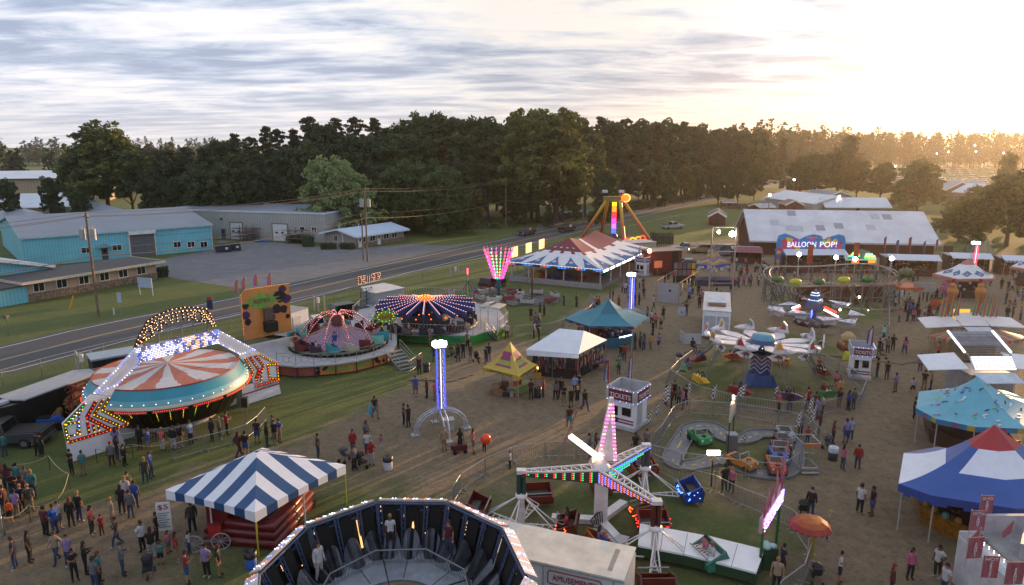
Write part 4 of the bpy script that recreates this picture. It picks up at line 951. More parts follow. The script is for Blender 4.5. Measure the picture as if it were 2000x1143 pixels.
for i,(a,b_)in enumerate(zip(rp,rp[1:])):
 m.tube(a,a+V((0,0,1.05)),.03);m.tube(a+V((0,0,1.0)),b_+V((0,0,1.0)),.025,n=4);c_=a.lerp(b_,.5)+V((0,0,.5));u_=(b_-a).normalized()
 ring=[c_+u_*(.3*math.cos(t))+V((0,0,.3*math.sin(t)))for t in[2*PI*k/12 for k in range(12)]];m.path(ring,.02,4,close=True)
 for q_,z in((a,.05),(a,1),(b_,.05),(b_,1)):m.tube(q_+V((0,0,z)),c_+(q_+V((0,0,z))-c_).normalized()*.3,.018,n=4)
rp2=[V((p.x,p.y,Z1))for p in deckpoly([(775,662),(768,648),(750,639),(720,631)],Z1)]
for a,b_ in zip(rp2,rp2[1:]):
 m.tube(a,a+V((0,0,1.1)),.03)
 for z in(.3,.7,1.05):m.tube(a+V((0,0,z)),b_+V((0,0,z)),.02,n=4)
 m.tube(a,b_+V((0,0,1.05)),.02,n=4);m.tube(a+V((0,0,1.05)),b_,.02,n=4)
m.build('railing',mt('8f8f8c',.5,.4),T,True)
def stairs(T,A,B,n,z0,wdt,name='stairs',col='8a8c90',rail=True):
 """from the top A (x, y) down to B on the ground; world coordinates"""
 A=V((A[0],A[1],z0));B=V((B[0],B[1],0));d=B-A;u=V((d.x,d.y,0)).normalized();s_=V((-u.y,u.x,0));m=MB()
 for i in range(n):
  c_=A.lerp(B,(i+.5)/n);m.mesh(MB().box(0,0,0,d.length/n*.75,wdt,.05),Matrix.Translation(c_)@Matrix.Rotation(math.atan2(u.y,u.x),4,'Z'))
 for s in(-1,1):m.beam(A+s_*(s*wdt/2),B+s_*(s*wdt/2),.05,.2)
 o=m.build(name,mt(col,.5,.3),T,True)
 if rail:
  r_=MB()
  for s in(-1,1):
   a=A+s_*(s*wdt/2);b_=B+s_*(s*wdt/2);r_.tube(a+V((0,0,.9)),b_+V((0,0,.9)),.025,n=5);r_.tube(a+V((0,0,.5)),b_+V((0,0,.5)),.02,n=5);r_.tube(a,a+V((0,0,.9)),.025);r_.tube(b_,b_+V((0,0,.9)),.025)
  r_.build('handrail',mt('9a9a98',.4,.5),T,True)
 return o
a=G(766,684,Z1);b_=G(800,722);stairs(T,a,b_,6,Z1,1.7)
def splash(c_,rx,rz,n,M,seed=1,y=0,th=.05):
 rg=random.Random(seed);pts=[]
 for i in range(n*2):
  t=2*PI*i/(n*2);k=(1.25+rg.uniform(-.1,.5))if i%2 else .82;pts.append(M@V((c_[0]+rx*k*math.cos(t),y,c_[1]+rz*k*math.sin(t))))
 return pts
p=G(764,664,Z1);S_=thing('burst_sign','small green burst sign with red REMIX lettering on a post of the round deck','sign',V((p.x,p.y,0)),.25)
MB().tube((0,0,Z1),(0,0,3.4),.06).build('post','5c4a3c',S_)
m=MB();I4=Matrix.Identity(4);m.poly(splash((-.45,3.55),.95,.62,12,I4,4),(0,.08,0));m.build('board',mt('6f9a2c',.5),S_)
g=MB();g.text('REMIX',.5,Matrix.Translation((-.45,-.04,3.35))@Matrix.Rotation(-.12,4,'Y'));g.build('lettering',mt('b01c1c',.5),S_)
b2=MB();[b2.bulb(p_+V((0,-.05,0)),.035)for p_ in splash((-.45,3.55),.93,.6,12,I4,4)];b2.build('bulb_string',led('ffe25a',1.6),S_)
a=G(478,677,Z1);b_=G(571,658,Z1);pw_=PF(a,b_)
T2=pw_.thing('painted_wall','orange and purple graffiti wall with a green splash at the back of the round deck','backdrop')
zt0=pw_.at(476,592).z;zt1=pw_.at(566,573).z;L_=pw_.L;zt=(zt0+zt1)/2
MB().poly([(0,0,.6),(L_,0,.6),(L_,0,zt),(.5,0,zt),(0,0,zt-.5)],(0,.12,0)).build('panel',GRAF2,T2)
m=MB();m.poly(splash((L_*.42,zt-1.35),1.35,.66,13,I4,9,-.03),(0,.02,0));m.build('green_splash',mt('6da246',.5,var=.3,sc=4),T2)
g=MB();g.text('REMIX',.62,Matrix.Translation((L_*.42,-.06,zt-1.55)));g.build('lettering',mt('8a1c1c',.5),T2)
rg=random.Random(8);m=MB()
for cx_,cz_,rr,mi in((L_*.85,zt-.5,.42,1),(L_*.8,zt-1.2,.6,0),(L_*.93,zt-1.5,.5,1),(L_*.72,zt-1.0,.35,0),(.4,zt-1.6,.35,0),(.35,zt-2.5,.4,1),(L_*.7,zt-2.4,.5,0),(L_*.85,zt-2.5,.42,0),(.5,zt-3.2,.35,0),(L_*.6,zt-3.1,.35,1),(L_*.93,zt-3.3,.25,0)):
 yy=-.015-rg.uniform(0,.012);m.poly([(cx_+rr*rg.uniform(.8,1.1)*math.cos(t),yy,cz_+rr*rg.uniform(.8,1.1)*math.sin(t))for t in[2*PI*u/14 for u in range(14)]],(0,.01,0),mi)
m.build('painted_figure',[mt('1d1420',.5,var=.6,sc=6),mt('3d2250',.45,var=.4,sc=6)],T2)
MB().bb(L_*.42,L_*.58,-.5,-.05,Z1+1.1,Z1+2.3).build('speaker','5a4a40',T2);MB().bb(L_*.40,L_*.62,-1.0,-.06,Z1,Z1+1.0).build('bin','0e0e0e',T2)
b2=MB();bulbline(b2,(0,-.06,zt-.5),(0,-.06,1.2),.2,.03);bulbline(b2,(.5,-.06,zt),(L_,-.06,zt),.25,.03);b2.build('bulb_string',led('ffa040',1.5),T2)
for i,(x,yb,yt)in enumerate(((471,615,545),(485,612,540),(508,605,533),(534,598,531))):
 g_=G(x,yb+10);h_=HZ(x,yb+10,yt);F_=thing('feather_flag',('leftmost','second','third','rightmost')[i]+' pink and yellow feather flag behind the graffiti wall','flag',g_,rnd.uniform(-.3,.3),'feather flags behind the graffiti wall')
 MB().tube((0,0,0),(0,0,h_),.02).build('pole','a8a8a8',F_)
 MB().poly([(0,0,h_),(-.18,0,h_-.15),(-.42,0,h_-.6),(-.5,0,h_-1.6),(0,.0,h_-1.6)],(0,.015,0)).build('cloth',mt('c86aa0',.7,trans=.3),F_)
 MB().poly([(-.1,-.01,h_-.3),(-.3,-.01,h_-.7),(-.12,-.01,h_-1.55),(-.02,-.01,h_-1.55)],(0,-.012,0)).build('yellow_panel',mt('c89a3a',.7,trans=.3),F_)
pt=PF((568,668),(605,655));T3=pt.thing('box_truck','white box trailer with a side door behind the graffiti wall','trailer');hh=3.0
MB().bb(0,pt.L,0,5.5,.5,hh).build('body',mt('c4c8cc',.4,var=.08),T3);MB().bb(-.03,pt.L+.03,-.03,5.53,hh,hh+.08).build('roof','8f8f8c',T3)
MB().bb(.5,1.6,-.05,0,.7,2.5).build('door','b0b3b8',T3);[MB().tube((x,y,.4),(x+.25,y,.4),.4,n=12).build('wheel',TYRE,T3)for x in(.1,pt.L-.3)for y in(2,3.5)]
vat('pickup','b9b6ae',622,648,(655,648),(600,655),'white pickup truck parked behind the purple cone ride','pickup truck')
vat('suv','2a3c38',684,618,(655,622),(715,612),'dark green car parked at the fence behind the purple cone ride','car')
Z2=.95;dk=[(774,650),(850,654),(924,655),(945,648),(975,644),(992,628),(975,605),(951,598),(903,583),(850,577),(765,576),(715,592),(690,616),(690,628),(735,640)]
cen=G(831,603,2.6);cen.z=0
T=thing('beam_ride','ride of radiating blue beams with orange lights on a pale deck with green skirt','fairground ride',cen)
m=MB();dp=[G(x,y,Z2)for x,y in dk];m.poly([p-V((0,0,.1))for p in dp],(0,0,.1));m.build('deck',mt('9c9ca0',.6,var=.12,sc=1),T,True)
GR=mt('2f8a3a',.45,var=.2,sc=1.2)
sp=dp[:6];m=MB()
for a,b_ in zip([dp[-1]]+sp,sp):m.poly([V((a.x,a.y,.02)),V((b_.x,b_.y,.02)),V((b_.x,b_.y,Z2-.1)),V((a.x,a.y,Z2-.1))],(0,.05,0))
m.build('skirt',GR,T,True)
def onedge(a,b_,f,z,txt,size,col,T,**k):
 u=(b_-a).normalized();an_=math.atan2(u.y,u.x);p=a.lerp(b_,f)+V((math.sin(an_)*.06,-math.cos(an_)*.06,0));g=MB()
 g.text(txt,size,Matrix.Translation(V((p.x,p.y,z)))@Matrix.Rotation(an_,4,'Z'),**k);return g.build('lettering',mt(col,.5),T,True)
onedge(sp[0],sp[1],.12,.3,'>',.55,'7a2a20',T);onedge(sp[0],sp[1],.4,.3,'<',.55,'7a2a20',T);onedge(sp[0],sp[1],.85,.3,'<<',.5,'7a2a20',T);onedge(sp[1],sp[2],.52,.3,'STAR',.5,'1f3f8a',T);onedge(sp[1],sp[2],.85,.3,'>>>',.45,'7a2a20',T)
m=MB()
for i in range(len(dp)):
 a,b_=dp[i],dp[(i+1)%len(dp)]
 if i in(3,):continue
 n_=max(1,int((b_-a).length/.32));m.tube(a+V((0,0,1.05)),b_+V((0,0,1.05)),.025,n=4);m.tube(a+V((0,0,.12)),b_+V((0,0,.12)),.02,n=4);m.tube(a,a+V((0,0,1.2)),.035,n=5)
 for k in range(n_):p=a.lerp(b_,k/n_);q_=a.lerp(b_,min(1,(k+.55)/n_));m.tube(p+V((0,0,.12)),q_+V((0,0,1.03)),.014,n=3,cap=False)
m.build('railing',mt('a9a9ac',.4,.4),T,True)
NB_=20;m=MB();b2=MB();b3=MB();R_=5.4
for k in range(NB_):
 a=2*PI*k/NB_+.08;c_,s_=math.cos(a),math.sin(a);p0=V((.7*c_,.7*s_,3.55));p1=V((R_*c_,R_*s_,2.85+.2*math.sin(3*a)))
 m.beam(p0,p1,.2,.5);m.beam(p0-V((0,0,.5)),p1-V((0,0,.15)),.06,.12);bulbline(b2,p0+V((0,0,.28)),p1+V((0,0,.28)),.30,.045,nb=2)
 a2=a+PI/NB_;[b3.bulb((r_*math.cos(a2),r_*math.sin(a2),z),.07)for r_,z in((4.9,2.6),(3.4,2.75))];m.tube(p1-V((0,0,.1)),(R_*c_,R_*s_,1.3),.04,n=4)
m.build('beam',mt('24407c',.5,var=.2),T);b2.build('beam_bulb_string',[led('ff9a80',2.2),led('ffc0b0',1.6)],T);b3.build('rim_bulb_string',led('ff5a1e',4),T)
MB().lathe([(.9,3.5),(1.0,3.8),(.95,3.86),(.4,4.02),(.01,4.05)],24).build('hub_cap',mt('ff5a1c',em=.75),T)
b2=MB();[b2.bulb((r_*math.cos(2*PI*k/n_),r_*math.sin(2*PI*k/n_),z),.05)for r_,z,n_ in((1.0,3.7,20),(.75,3.95,14),(.45,4.05,8))for k in range(n_)];b2.build('hub_bulb_string',led('ffae3a',3),T)
MB().lathe([(.8,.95),(.7,3.5)],16).build('centre_column',mt('14203a',.5),T)
MB().lathe([(2.6,1.0),(2.7,1.5),(2.5,2.3),(2.3,2.3)],32).build('inner_screen',mt('0c0c10',.7),T)
MB().lathe([(4.4,1.0),(5.7,1.0),(5.75,1.12),(4.4,1.12)],40).build('car_track',mt('3a3a3e',.5),T)
for k in range(NB_):
 a=2*PI*k/NB_+.08;o=shell(.9,1.1,.8).build('car',[('26262c','3a2024','555558','1c2434')[k%4],'504848'],T);o.location=(5.05*math.cos(a),5.05*math.sin(a),1.15);o.rotation_euler=(0,0,a+PI/2)
SEATS_C=[(5.05*math.cos(2*PI*k/NB_+.08)+cen.x,5.05*math.sin(2*PI*k/NB_+.08)+cen.y,1.5)for k in range(NB_)]
a=G(953,648,Z2);b_=G(965,663);stairs(T,a,b_,4,Z2,1.4,col='5a5a5c')
ph_=PF((972,664),(992,652));T4=ph_.thing('ride_booth','pale canopied operator booth with green front at the beam ride steps','booth');L_=1.9;h_=3.4
[MB().tube((x,y,0),(x,y,h_),.05).build('post','a8a49c',T4)for x in(0,L_)for y in(0,2.0)]
MB().lathe([(1.15,0),(1.0,.35),(.75,.5),(.01,.5)],12,a0=0,a1=PI).build('canopy',mt('b3aca0',.6),T4).matrix_local=Matrix.Translation((L_/2,1.0,h_-.2))@Matrix.Scale(1.05,4,(0,1,0))
MB().bb(-.1,L_+.1,-.1,2.1,h_-.05,h_+.08).build('roof',mt('b3aca0',.6),T4);MB().bb(0,L_,-.04,.0,.05,1.0).build('front_panel',mt('7aa03a',.5,var=.3,sc=5),T4)
g=MB();g.text('CRUISER',.36,Matrix.Translation((L_/2,-.06,.45))@Matrix.Rotation(-.15,4,'Y'),w=1.6);g.build('lettering','1d4a2a',T4);m=MB()
for k in range(8):m.tube((L_*k/7,2.02,.9),(L_*k/7,2.02,2.0),.02,n=4)
m.tube((0,2.02,2.0),(L_,2.02,2.0),.03);m.build('railing','a8a49c',T4)
pq=PF((706,612),(728,606));T5=pq.thing('ride_sign','sign of unlit and lit letters on a blue lattice tower behind the beam ride','sign');L_=pq.L;zt=pq.at(718,562).z
m=MB();[m.tube((x,0,0),(x,0,zt),.06)for x in(0,L_/2,L_)];[m.tube((0,0,z),(L_,0,z),.035)for z in[zt*k/6 for k in range(1,7)]];[m.tube((0,0,zt*k/3),(L_,0,zt*(k+1)/3),.03)for k in range(3)];m.build('lattice',mt('1f3a5c',.5),T5)
m=MB();b2=MB();a0=pq.at(698,556);a1=pq.at(743,546);a2=pq.at(698,541);W_=(a1-a0)/7
for i,ch in enumerate('CRUISER'):stroke(ch,lambda u,v,i=i:a0+W_*(i+.1+.72*u)+(a2-a0)*v,m,b2,.07,.2,.045)
m.build('letter_back',mt('5a3424',.5),T5);b2.build('letter_bulb_string',led('ffb888',2.0),T5)
pv_=PF((735,612),(790,600));T6=pv_.thing('white_van','white topped trailer parked behind the beam ride','trailer');MB().bb(0,pv_.L,0,2.3,.5,2.5).build('body',mt('8f9498',.5),T6);MB().poly([(-.1,-.1,2.5),(pv_.L+.1,-.1,2.5),(pv_.L-.4,1.2,2.75),(.4,1.2,2.75)],(0,2.3,.0)).build('roof',mt('c4c0bb',.4),T6);[MB().tube((x,-.1,.4),(x,.1,.4),.4,n=12).build('wheel',TYRE,T6)for x in(1.5,2.6)]
T=thing('funnel_ride','small boat ride under a tall funnel of pink and green lit rods','fairground ride',G(974,584))
zb=HZ(974,584,544);zt=HZ(974,584,482)
MB().lathe([(.75,0),(.72,.15),(.3,.5),(.01,.5)],12).build('base','a3a8aa',T)
m=MB();m.tube((0,0,.3),(0,0,zb),.22,n=12);m.box(0,0,1.7,.9,.9,.35);m.box(0,0,2.2,.6,.6,.9);m.build('column',mt('2f5058',.5),T)
m=MB();b2=MB();nr=18
for k in range(nr):
 a=2*PI*k/nr;p0=V((.62*math.cos(a),.62*math.sin(a),zb));p1=V((2.05*math.cos(a),2.05*math.sin(a),zt));m.tube(p0,p1,.03,n=4)
 side=0 if math.cos(a-.3)>.1 else(1 if math.sin(a)<.8 and math.cos(a)>-.75 else 0)
 for j in range(9):q0=p0.lerp(p1,(j+.15)/9.6);q1=p0.lerp(p1,(j+.62)/9.6);b2.tube(q0,q1,.065,n=5,mi=(side if(j+k)%7 else 2+(k%2)))
m.build('rod',mt('c0a6a0',.4,.4),T);b2.build('lit_tube',[led('ff3c8e',2.6),led('2cff7c',2.2),led('8a6cff',2.5),led('ff5a3c',2.5)],T)
m=MB()
BTS=[]
for k in range(9):
 a=2*PI*k/9+.3;r_=3.0;m.tube((.3*math.cos(a),.3*math.sin(a),1.1),(r_*math.cos(a),r_*math.sin(a),.9),.05,n=5)
 o=MB().poly([(-.75,-.38,.25),(.55,-.38,.25),(.85,0,.25),(.55,.38,.25),(-.75,.38,.25)],(0,0,.5)).build('boat',[('c0bdba'),('8a2c2a'),('a9a49e')][k%3],T);o.location=(r_*math.cos(a),r_*math.sin(a),.2);o.rotation_euler=(0,0,a+PI/2)
 MB().poly([(-.6,-.28,.76),(.45,-.28,.76),(.45,.28,.76),(-.6,.28,.76)],(0,0,.02)).build('boat_inside','2a2422',None).parent=o
 BTS.append(V((r_*math.cos(a),r_*math.sin(a),.7))+V(T.location))
m.build('arm',mt('6a6c70',.5,.4),T)
T=thing('swing_ride','little carousel of pale tubs hung round a brown mast before the bumper car pavilion','fairground ride',G(1039,586));ht=HZ(1039,586,524)
MB().tube((0,0,0),(0,0,ht),.14,n=8).build('mast',mt('5e3a30',.7),T);m=MB()
for k in range(6):
 a=k*PI/3+.3;r_=3.2;m.tube((0,0,3.2),(r_*math.cos(a),r_*math.sin(a),.9),.03,n=4);m.tube((0,0,.5),(r_*math.cos(a),r_*math.sin(a),.35),.05,n=4)
 o=MB().poly([(-.85,-.4,0),(.85,-.4,0),(.85,.4,0),(-.85,.4,0)],(0,0,.45)).build('tub',('a9a8a6','7c3a36')[k%3==2],T);o.location=(r_*math.cos(a),r_*math.sin(a),.35);o.rotation_euler=(0,0,a+PI/2)
 MB().poly([(-.75,-.3,.46),(.75,-.3,.46),(.75,.3,.46),(-.75,.3,.46)],(0,0,.015)).build('tub_inside','35302e',None).parent=o
m.build('cable',mt('54504c',.5,.4),T);MB().lathe([(3.6,0),(3.6,.12),(0.01,.12)],24).build('base',mt('55565a',.6),T)
T=thing('lattice_mast','pale mast with a brown pyramid frame and a pink tip beside the boat ride','mast',G(914,590));ht=HZ(914,590,536)
MB().tube((0,0,0),(0,0,ht),.07,n=8).build('mast',mt('a9a49a',.5),T);MB().tube((0,0,ht),(0,0,ht+.8),.1,n=6).build('lit_tip',led('ff5a90',1.6),T);m=MB()
[m.tube((0,0,ht-.8),(1.5*math.cos(a),1.5*math.sin(a),0),.05,n=4)for a in(.4,2.0,3.5,5.1)];m.build('brace',mt('4a3a24',.7),T)
for i,(x,y,c_,s_)in enumerate(((886,590,'7c3030',1.1),(938,600,'9a9894',1.2),(928,572,'8a8c90',.9),(966,600,'a3a09c',1.1),(1000,596,'8e8c8a',1.0),(882,575,'a8a8a6',.9))):
 Tt=thing('loading_tub',('maroon tub','grey tub','small grey tub','pale tub','dull tub','white tub')[i]+(' at the back left of the boat ride',' next to the pale mast',' behind the pale mast',' just below the funnel ride base',' right of the funnel ride base',' at the far left of the boat ride')[i],'tub',G(x,y),rnd.uniform(0,3))
 MB().poly([(-.7*s_,-.4,.1),(.7*s_,-.4,.1),(.8*s_,.4,.1),(-.8*s_,.4,.1)],(0,0,.5)).build('shell',c_,Tt);MB().poly([(-.6*s_,-.3,.61),(.6*s_,-.3,.61),(.65*s_,.3,.61),(-.65*s_,.3,.61)],(0,0,.02)).build('inside','2c2826',Tt)
vat('suv','4a1e20',962,562,(940,568),(985,552),'dark red car parked by the boat ride on the dirt track','car')
pb=PF((1000,549),(1172,566));c_=pb.g(1244,520);L_=pb.L;D_=max(14,c_.y)
T=pb.thing('bumper_car_pavilion','open pavilion with a red, white and blue starred roof and lit eaves','pavilion')
ze=pb.at(1172,524).z;D_=22.0
MB().bb(-.3,L_+.3,-.3,D_+.3,0,.5).build('floor',mt('6a6866',.6),T);MB().bb(-.35,L_+.35,-.36,-.3,.1,.9).build('edge_rail',mt('8a8a8a',.5),T)
for k in range(6):
 x=L_*k/5;MB().tube((x,0,.5),(x,0,ze),.1,n=8).build('post',mt('a9abb0',.4),T)
for k in range(1,6):
 for x in(0,L_):MB().tube((x,D_*k/5,.5),(x,D_*k/5,ze),.1,n=8).build('post',mt('a9abb0',.4),T)
m=MB();m.bb(.3,L_-.3,D_-.2,D_,.5,ze-.2);m.build('back_wall',mt('1a1412',.8,var=.5),T)
m=MB();[m.bb(L_*k/7+.4,L_*(k+.6)/7+.4,D_-.3,D_-.25,1.2,2.6,k%2)for k in range(7)];m.build('lit_panel',[led('ff9a3a',.9),led('ffb35a',.5)],T)
rx0,rx1,ry0,ry1=-.6,L_+.6,-.6,D_+.6;pk1=V((L_*.5,D_*.24,ze+3.3));pk2=V((L_*.5,D_*.74,ze+3.3))
RW_=mt('d4d4d8',.6,var=.08,trans=.1);RRED=mt('6e2430',.6,var=.12);RBLUE=mt('2a5c8c',.6,var=.1)
cs=[V((rx0,ry0,ze)),V((rx1,ry0,ze)),V((rx1,ry1,ze)),V((rx0,ry1,ze))]
m=MB()
def sag(a,b_,t):p=a.lerp(b_,t);p.z-=.35*math.sin(PI*t);return p
faces=[(cs[0],cs[1],pk1,pk1),(cs[1],cs[2],pk2,pk1),(cs[2],cs[3],pk2,pk2),(cs[3],cs[0],pk1,pk2)]
nu,nv=24,12
def fpt(f,u,v,off=0):
 e0,e1,t1,t0=f;a=e0.lerp(e1,u);b_=t0.lerp(t1,u)
 if(t0-t1).length>1:b_=b_-V((0,0,.7*math.sin(PI*u)))
 p=sag(a,b_,v);return p+V((0,0,off))
for f in faces:
 for j in range(nv):
  for i in range(nu):
   vv=(j+.5)/nv;uu=(i+.5)/nu;sc_=.50+.06*abs(math.sin(uu*PI*4))
   m.add([fpt(f,i/nu,j/nv),fpt(f,(i+1)/nu,j/nv),fpt(f,(i+1)/nu,(j+1)/nv),fpt(f,i/nu,(j+1)/nv)],[(0,1,2,3)],1 if vv>sc_ and not(f is faces[1]and .35<uu<.42)else 0,True)
m.build('roof',[RW_,RRED],T)
m=MB();st=MB()
def star(c_,u_,v_,r_,mb,mi=0):
 pts=[c_+u_*((r_ if k%2==0 else r_*.42)*math.sin(PI*k/5))+v_*((r_ if k%2==0 else r_*.42)*math.cos(PI*k/5))for k in range(10)]
 mb.add(pts+[c_],[(k,(k+1)%10,10)for k in range(10)],mi)
for f,n_ in((faces[0],5),(faces[1],5),(faces[3],5)):
 for k in range(n_):
  u0,u1,um=(k+.08)/n_,(k+.78)/n_,(k+.43)/n_
  seg=[fpt(f,u0+(um-u0)*t,.38*t,.05)for t in(0,.5,1)]+[fpt(f,u1+(um-u1)*t,.38*t,.05)for t in(.5,0)]
  m.add(seg,[(0,4,3,1),(1,3,2)]);c0=fpt(f,um,.14,.09);u_=(fpt(f,um+.02,.14)-fpt(f,um,.14)).normalized();v_=(fpt(f,um,.24)-fpt(f,um,.14)).normalized();star(c0,u_,v_,.45,st)
  if f is faces[0]and 0<k<5:star(fpt(f,k/5,.68,.09),u_,v_,.3,st)
m.build('blue_triangle',RBLUE,T);st.build('roof_star','c4c4c8',T)
b2=MB();e=MB()
for a,b_,mi in((cs[0],cs[1],0),(cs[1],cs[2],1),(cs[3],cs[0],0)):
 e.beam(a-V((0,0,.25)),b_-V((0,0,.25)),.1,.5);n_=int((b_-a).length/.22);nn=(b_-a).cross(V((0,0,1))).normalized()*.1
 for i in range(n_):
  for j in range(3):
   if mi==0:
    if math.sin(i*.5)*.22+.25>j*.14:b2.bulb(a.lerp(b_,(i+.5)/n_)+nn+V((0,0,-.08-j*.15)),.045,(0 if(i//6)%4 else 2)if j else 1)
   elif(i%12)<9 and j:b2.bulb(a.lerp(b_,(i+.5)/n_)+nn+V((0,0,-.06-j*.17)),.09,1)
e.build('eave_board',mt('2a2c38',.6),T);b2.build('eave_bulb_string',[led('3c9cff',3),led('e8ecff',3),led('ff6a5a',3)],T)
rg=random.Random(4)
for k in range(9):
 o=MB().lathe([(.85,.55),(.9,.75),(.6,1.0),(.01,1.0)],10).build('bumper_car',('8a1c1c','1c2f7a','9a7a1c','1c5a2c')[k%4],T);o.location=(rg.uniform(1.5,L_-1.5),rg.uniform(1.5,10),0);MB().tube((-.5,0,.9),(-.5,0,ze-.2),.02,n=4).build('pole','8a8a8a',None).parent=o
PAVF=pb
for i,(x,y)in enumerate(((1018,535),(1045,525),(1065,515))):
 Tt=thing('letter_sign',('nearest','middle','farthest')[i]+' lit cream letter frame along the left side of the bumper pavilion','sign',pb.a+pb.u*-1.6+pb.n*(4+5*i),pb.rz+PI/2);MB().bb(-1,1,-.06,.06,3.0,4.6).build('panel',led('ffcf90',.55),Tt);[MB().tube((x_,0,0),(x_,0,3),.05).build('post','8a8a8a',Tt)for x_ in(-.9,.9)]
cen=G(1197,482);T=thing('pendulum_ride','tall swinging ride on four yellow to red legs with a lit pendulum','fairground ride',cen);zt=HZ(1197,482,392);ztop=HZ(1197,482,374)
feet=[G(1126,480)-cen,G(1172,466)-cen,G(1221,492)-cen,G(1280,486)-cen];tops=[V((-1.7,-.6,zt)),V((-1.2,.8,zt)),V((1.1,-.7,zt)),V((1.9,.5,zt))]
YR=None
m_,N,L,b=newmat('leg_paint');tc_=N.new('ShaderNodeTexCoord');sx=N.new('ShaderNodeSeparateXYZ');L.new(tc_.outputs['Object'],sx.inputs[0])
L.new(nramp(nmath('DIVIDE',sx.outputs['Z'],10.0),[(.1,(.30,.03,.02)),(.45,(.45,.10,.02)),(.8,(.50,.30,.03)),(1,(.48,.34,.05))]),b.inputs['Base Color']);b.inputs['Roughness'].default_value=.4;YR=m_
for f_,t_ in zip(feet,tops):MB().tube(f_,t_,.30,.34,10).build('leg',YR,T)
m=MB();m.box(0,0,zt+.3,4.2,1.5,1.1);m.build('top_beam',mt('7a6a30',.5),T);m=MB();m.box(-1.9,0,ztop,1.0,1.0,.5);m.box(1.4,0,ztop,1.0,1.0,.5);m.build('light_box','b9bcc8',T)
m=MB();[m.tube((1.9+.5*k,-.8,zt+.6),(2.0+.5*k,-1.0,zt+.6),.85-.1*k,n=18,mi=0)for k in range(2)];m.build('rosette',led('ff7a30',.9),T)
b2=MB();[b2.bulb((2.2+.75*math.cos(t),-1.05,zt+.6+.75*math.sin(t)),.1)for t in[2*PI*k/16 for k in range(16)]];b2.build('rosette_bulb_string',led('ffc46a',3),T)
z0=HZ(1197,482,458);cols=['3a5cff','a05aff','ff3c9c','ff2c3c','ff7a1c','ffd01c']
m=MB();m.tube((0,0,z0),(0,0,zt),.3,n=8);m.build('pendulum','3a3a44',T)
for k,c_ in enumerate(cols):za=z0+(zt-z0)*k/6;MB().bb(-.45,.45,-.42,-.36,za+.05,za+(zt-z0)/6-.05).build('lit_panel',led(c_,1.6),T)
m=MB();m.lathe([(.1,z0+.6),(.8,z0),(1.0,z0-.8),(.5,z0-1.3),(.01,z0-1.4)],14);m.build('hub',mt('1c2c5c',.4),T)
for k in range(10):
 a=2*PI*k/10;ca,sa=math.cos(a),math.sin(a);o=MB().path([(.8*ca,.8*sa,z0-.6),(2.0*ca,2.0*sa,z0-.5),(2.9*ca,2.9*sa,z0-1.2)],.12,5).build('claw_arm',('1c2c5c','8a2018')[k%2],T);MB().box(2.9*ca,2.9*sa,z0-1.9,.7,.7,1.3,rz=a).build('seat','5c1c18',None).parent=o
for i,(x,y,c_)in enumerate(((1224,480,'ff5a4a'),(1235,478,'ffb03a'),(1246,476,'ffa02a'),(1254,474,'ff5030'))):
 g_=G(x,492);Tt=thing('lit_disc_sign',('leftmost red','second orange','third orange','rightmost red')[i]+' lit round emblem on a pole before the swinging ride','sign',g_,0,'round emblems before the swinging ride');h_=HZ(x,492,y-8);MB().tube((0,0,0),(0,0,h_),.05).build('pole','77777a',Tt);MB().tube((0,-.1,h_),(0,0,h_),.68,n=16).build('disc',led(c_,1.0),Tt);MB().tube((0,-.14,h_),(0,-.1,h_),.38,n=12).build('emblem','7a3418',Tt)
pt=PF((1224,512),(1280,508));T=pt.thing('ride_trailer','pale trailer lit from above at the feet of the swinging ride','trailer');MB().bb(0,pt.L,0,4,.6,3.2).build('body',mt('a89a90',.5),T);MB().bb(-.1,pt.L+.1,-.1,4.1,3.2,3.3).build('roof','b0a8a0',T);MB().bb(.6,1.8,-.04,0,1,2.8).build('door','6a2a2a',T)
T=thing('flower_skip','green rail sided skip full of foliage beyond the swinging ride','skip',G(1292,478));MB().bb(-2.2,2.2,-.9,.9,.2,1.9).build('body',mt('1d2a1e',.7),T);m=MB();[m.tube((x*.44-2.2,-.95,.2),(x*.44-2.2,-.95,2.6),.05,n=4)for x in range(11)];m.tube((-2.2,-.95,2.6),(2.2,-.95,2.6),.06);m.build('rail','5a6a58',T);m=MB();rg=random.Random(2);[leaves(m,(rg.uniform(-2,2),rg.uniform(-.8,.8),2.1),.5,30,.2,rg)for _ in range(14)];m.build('foliage',LDEC2,T)
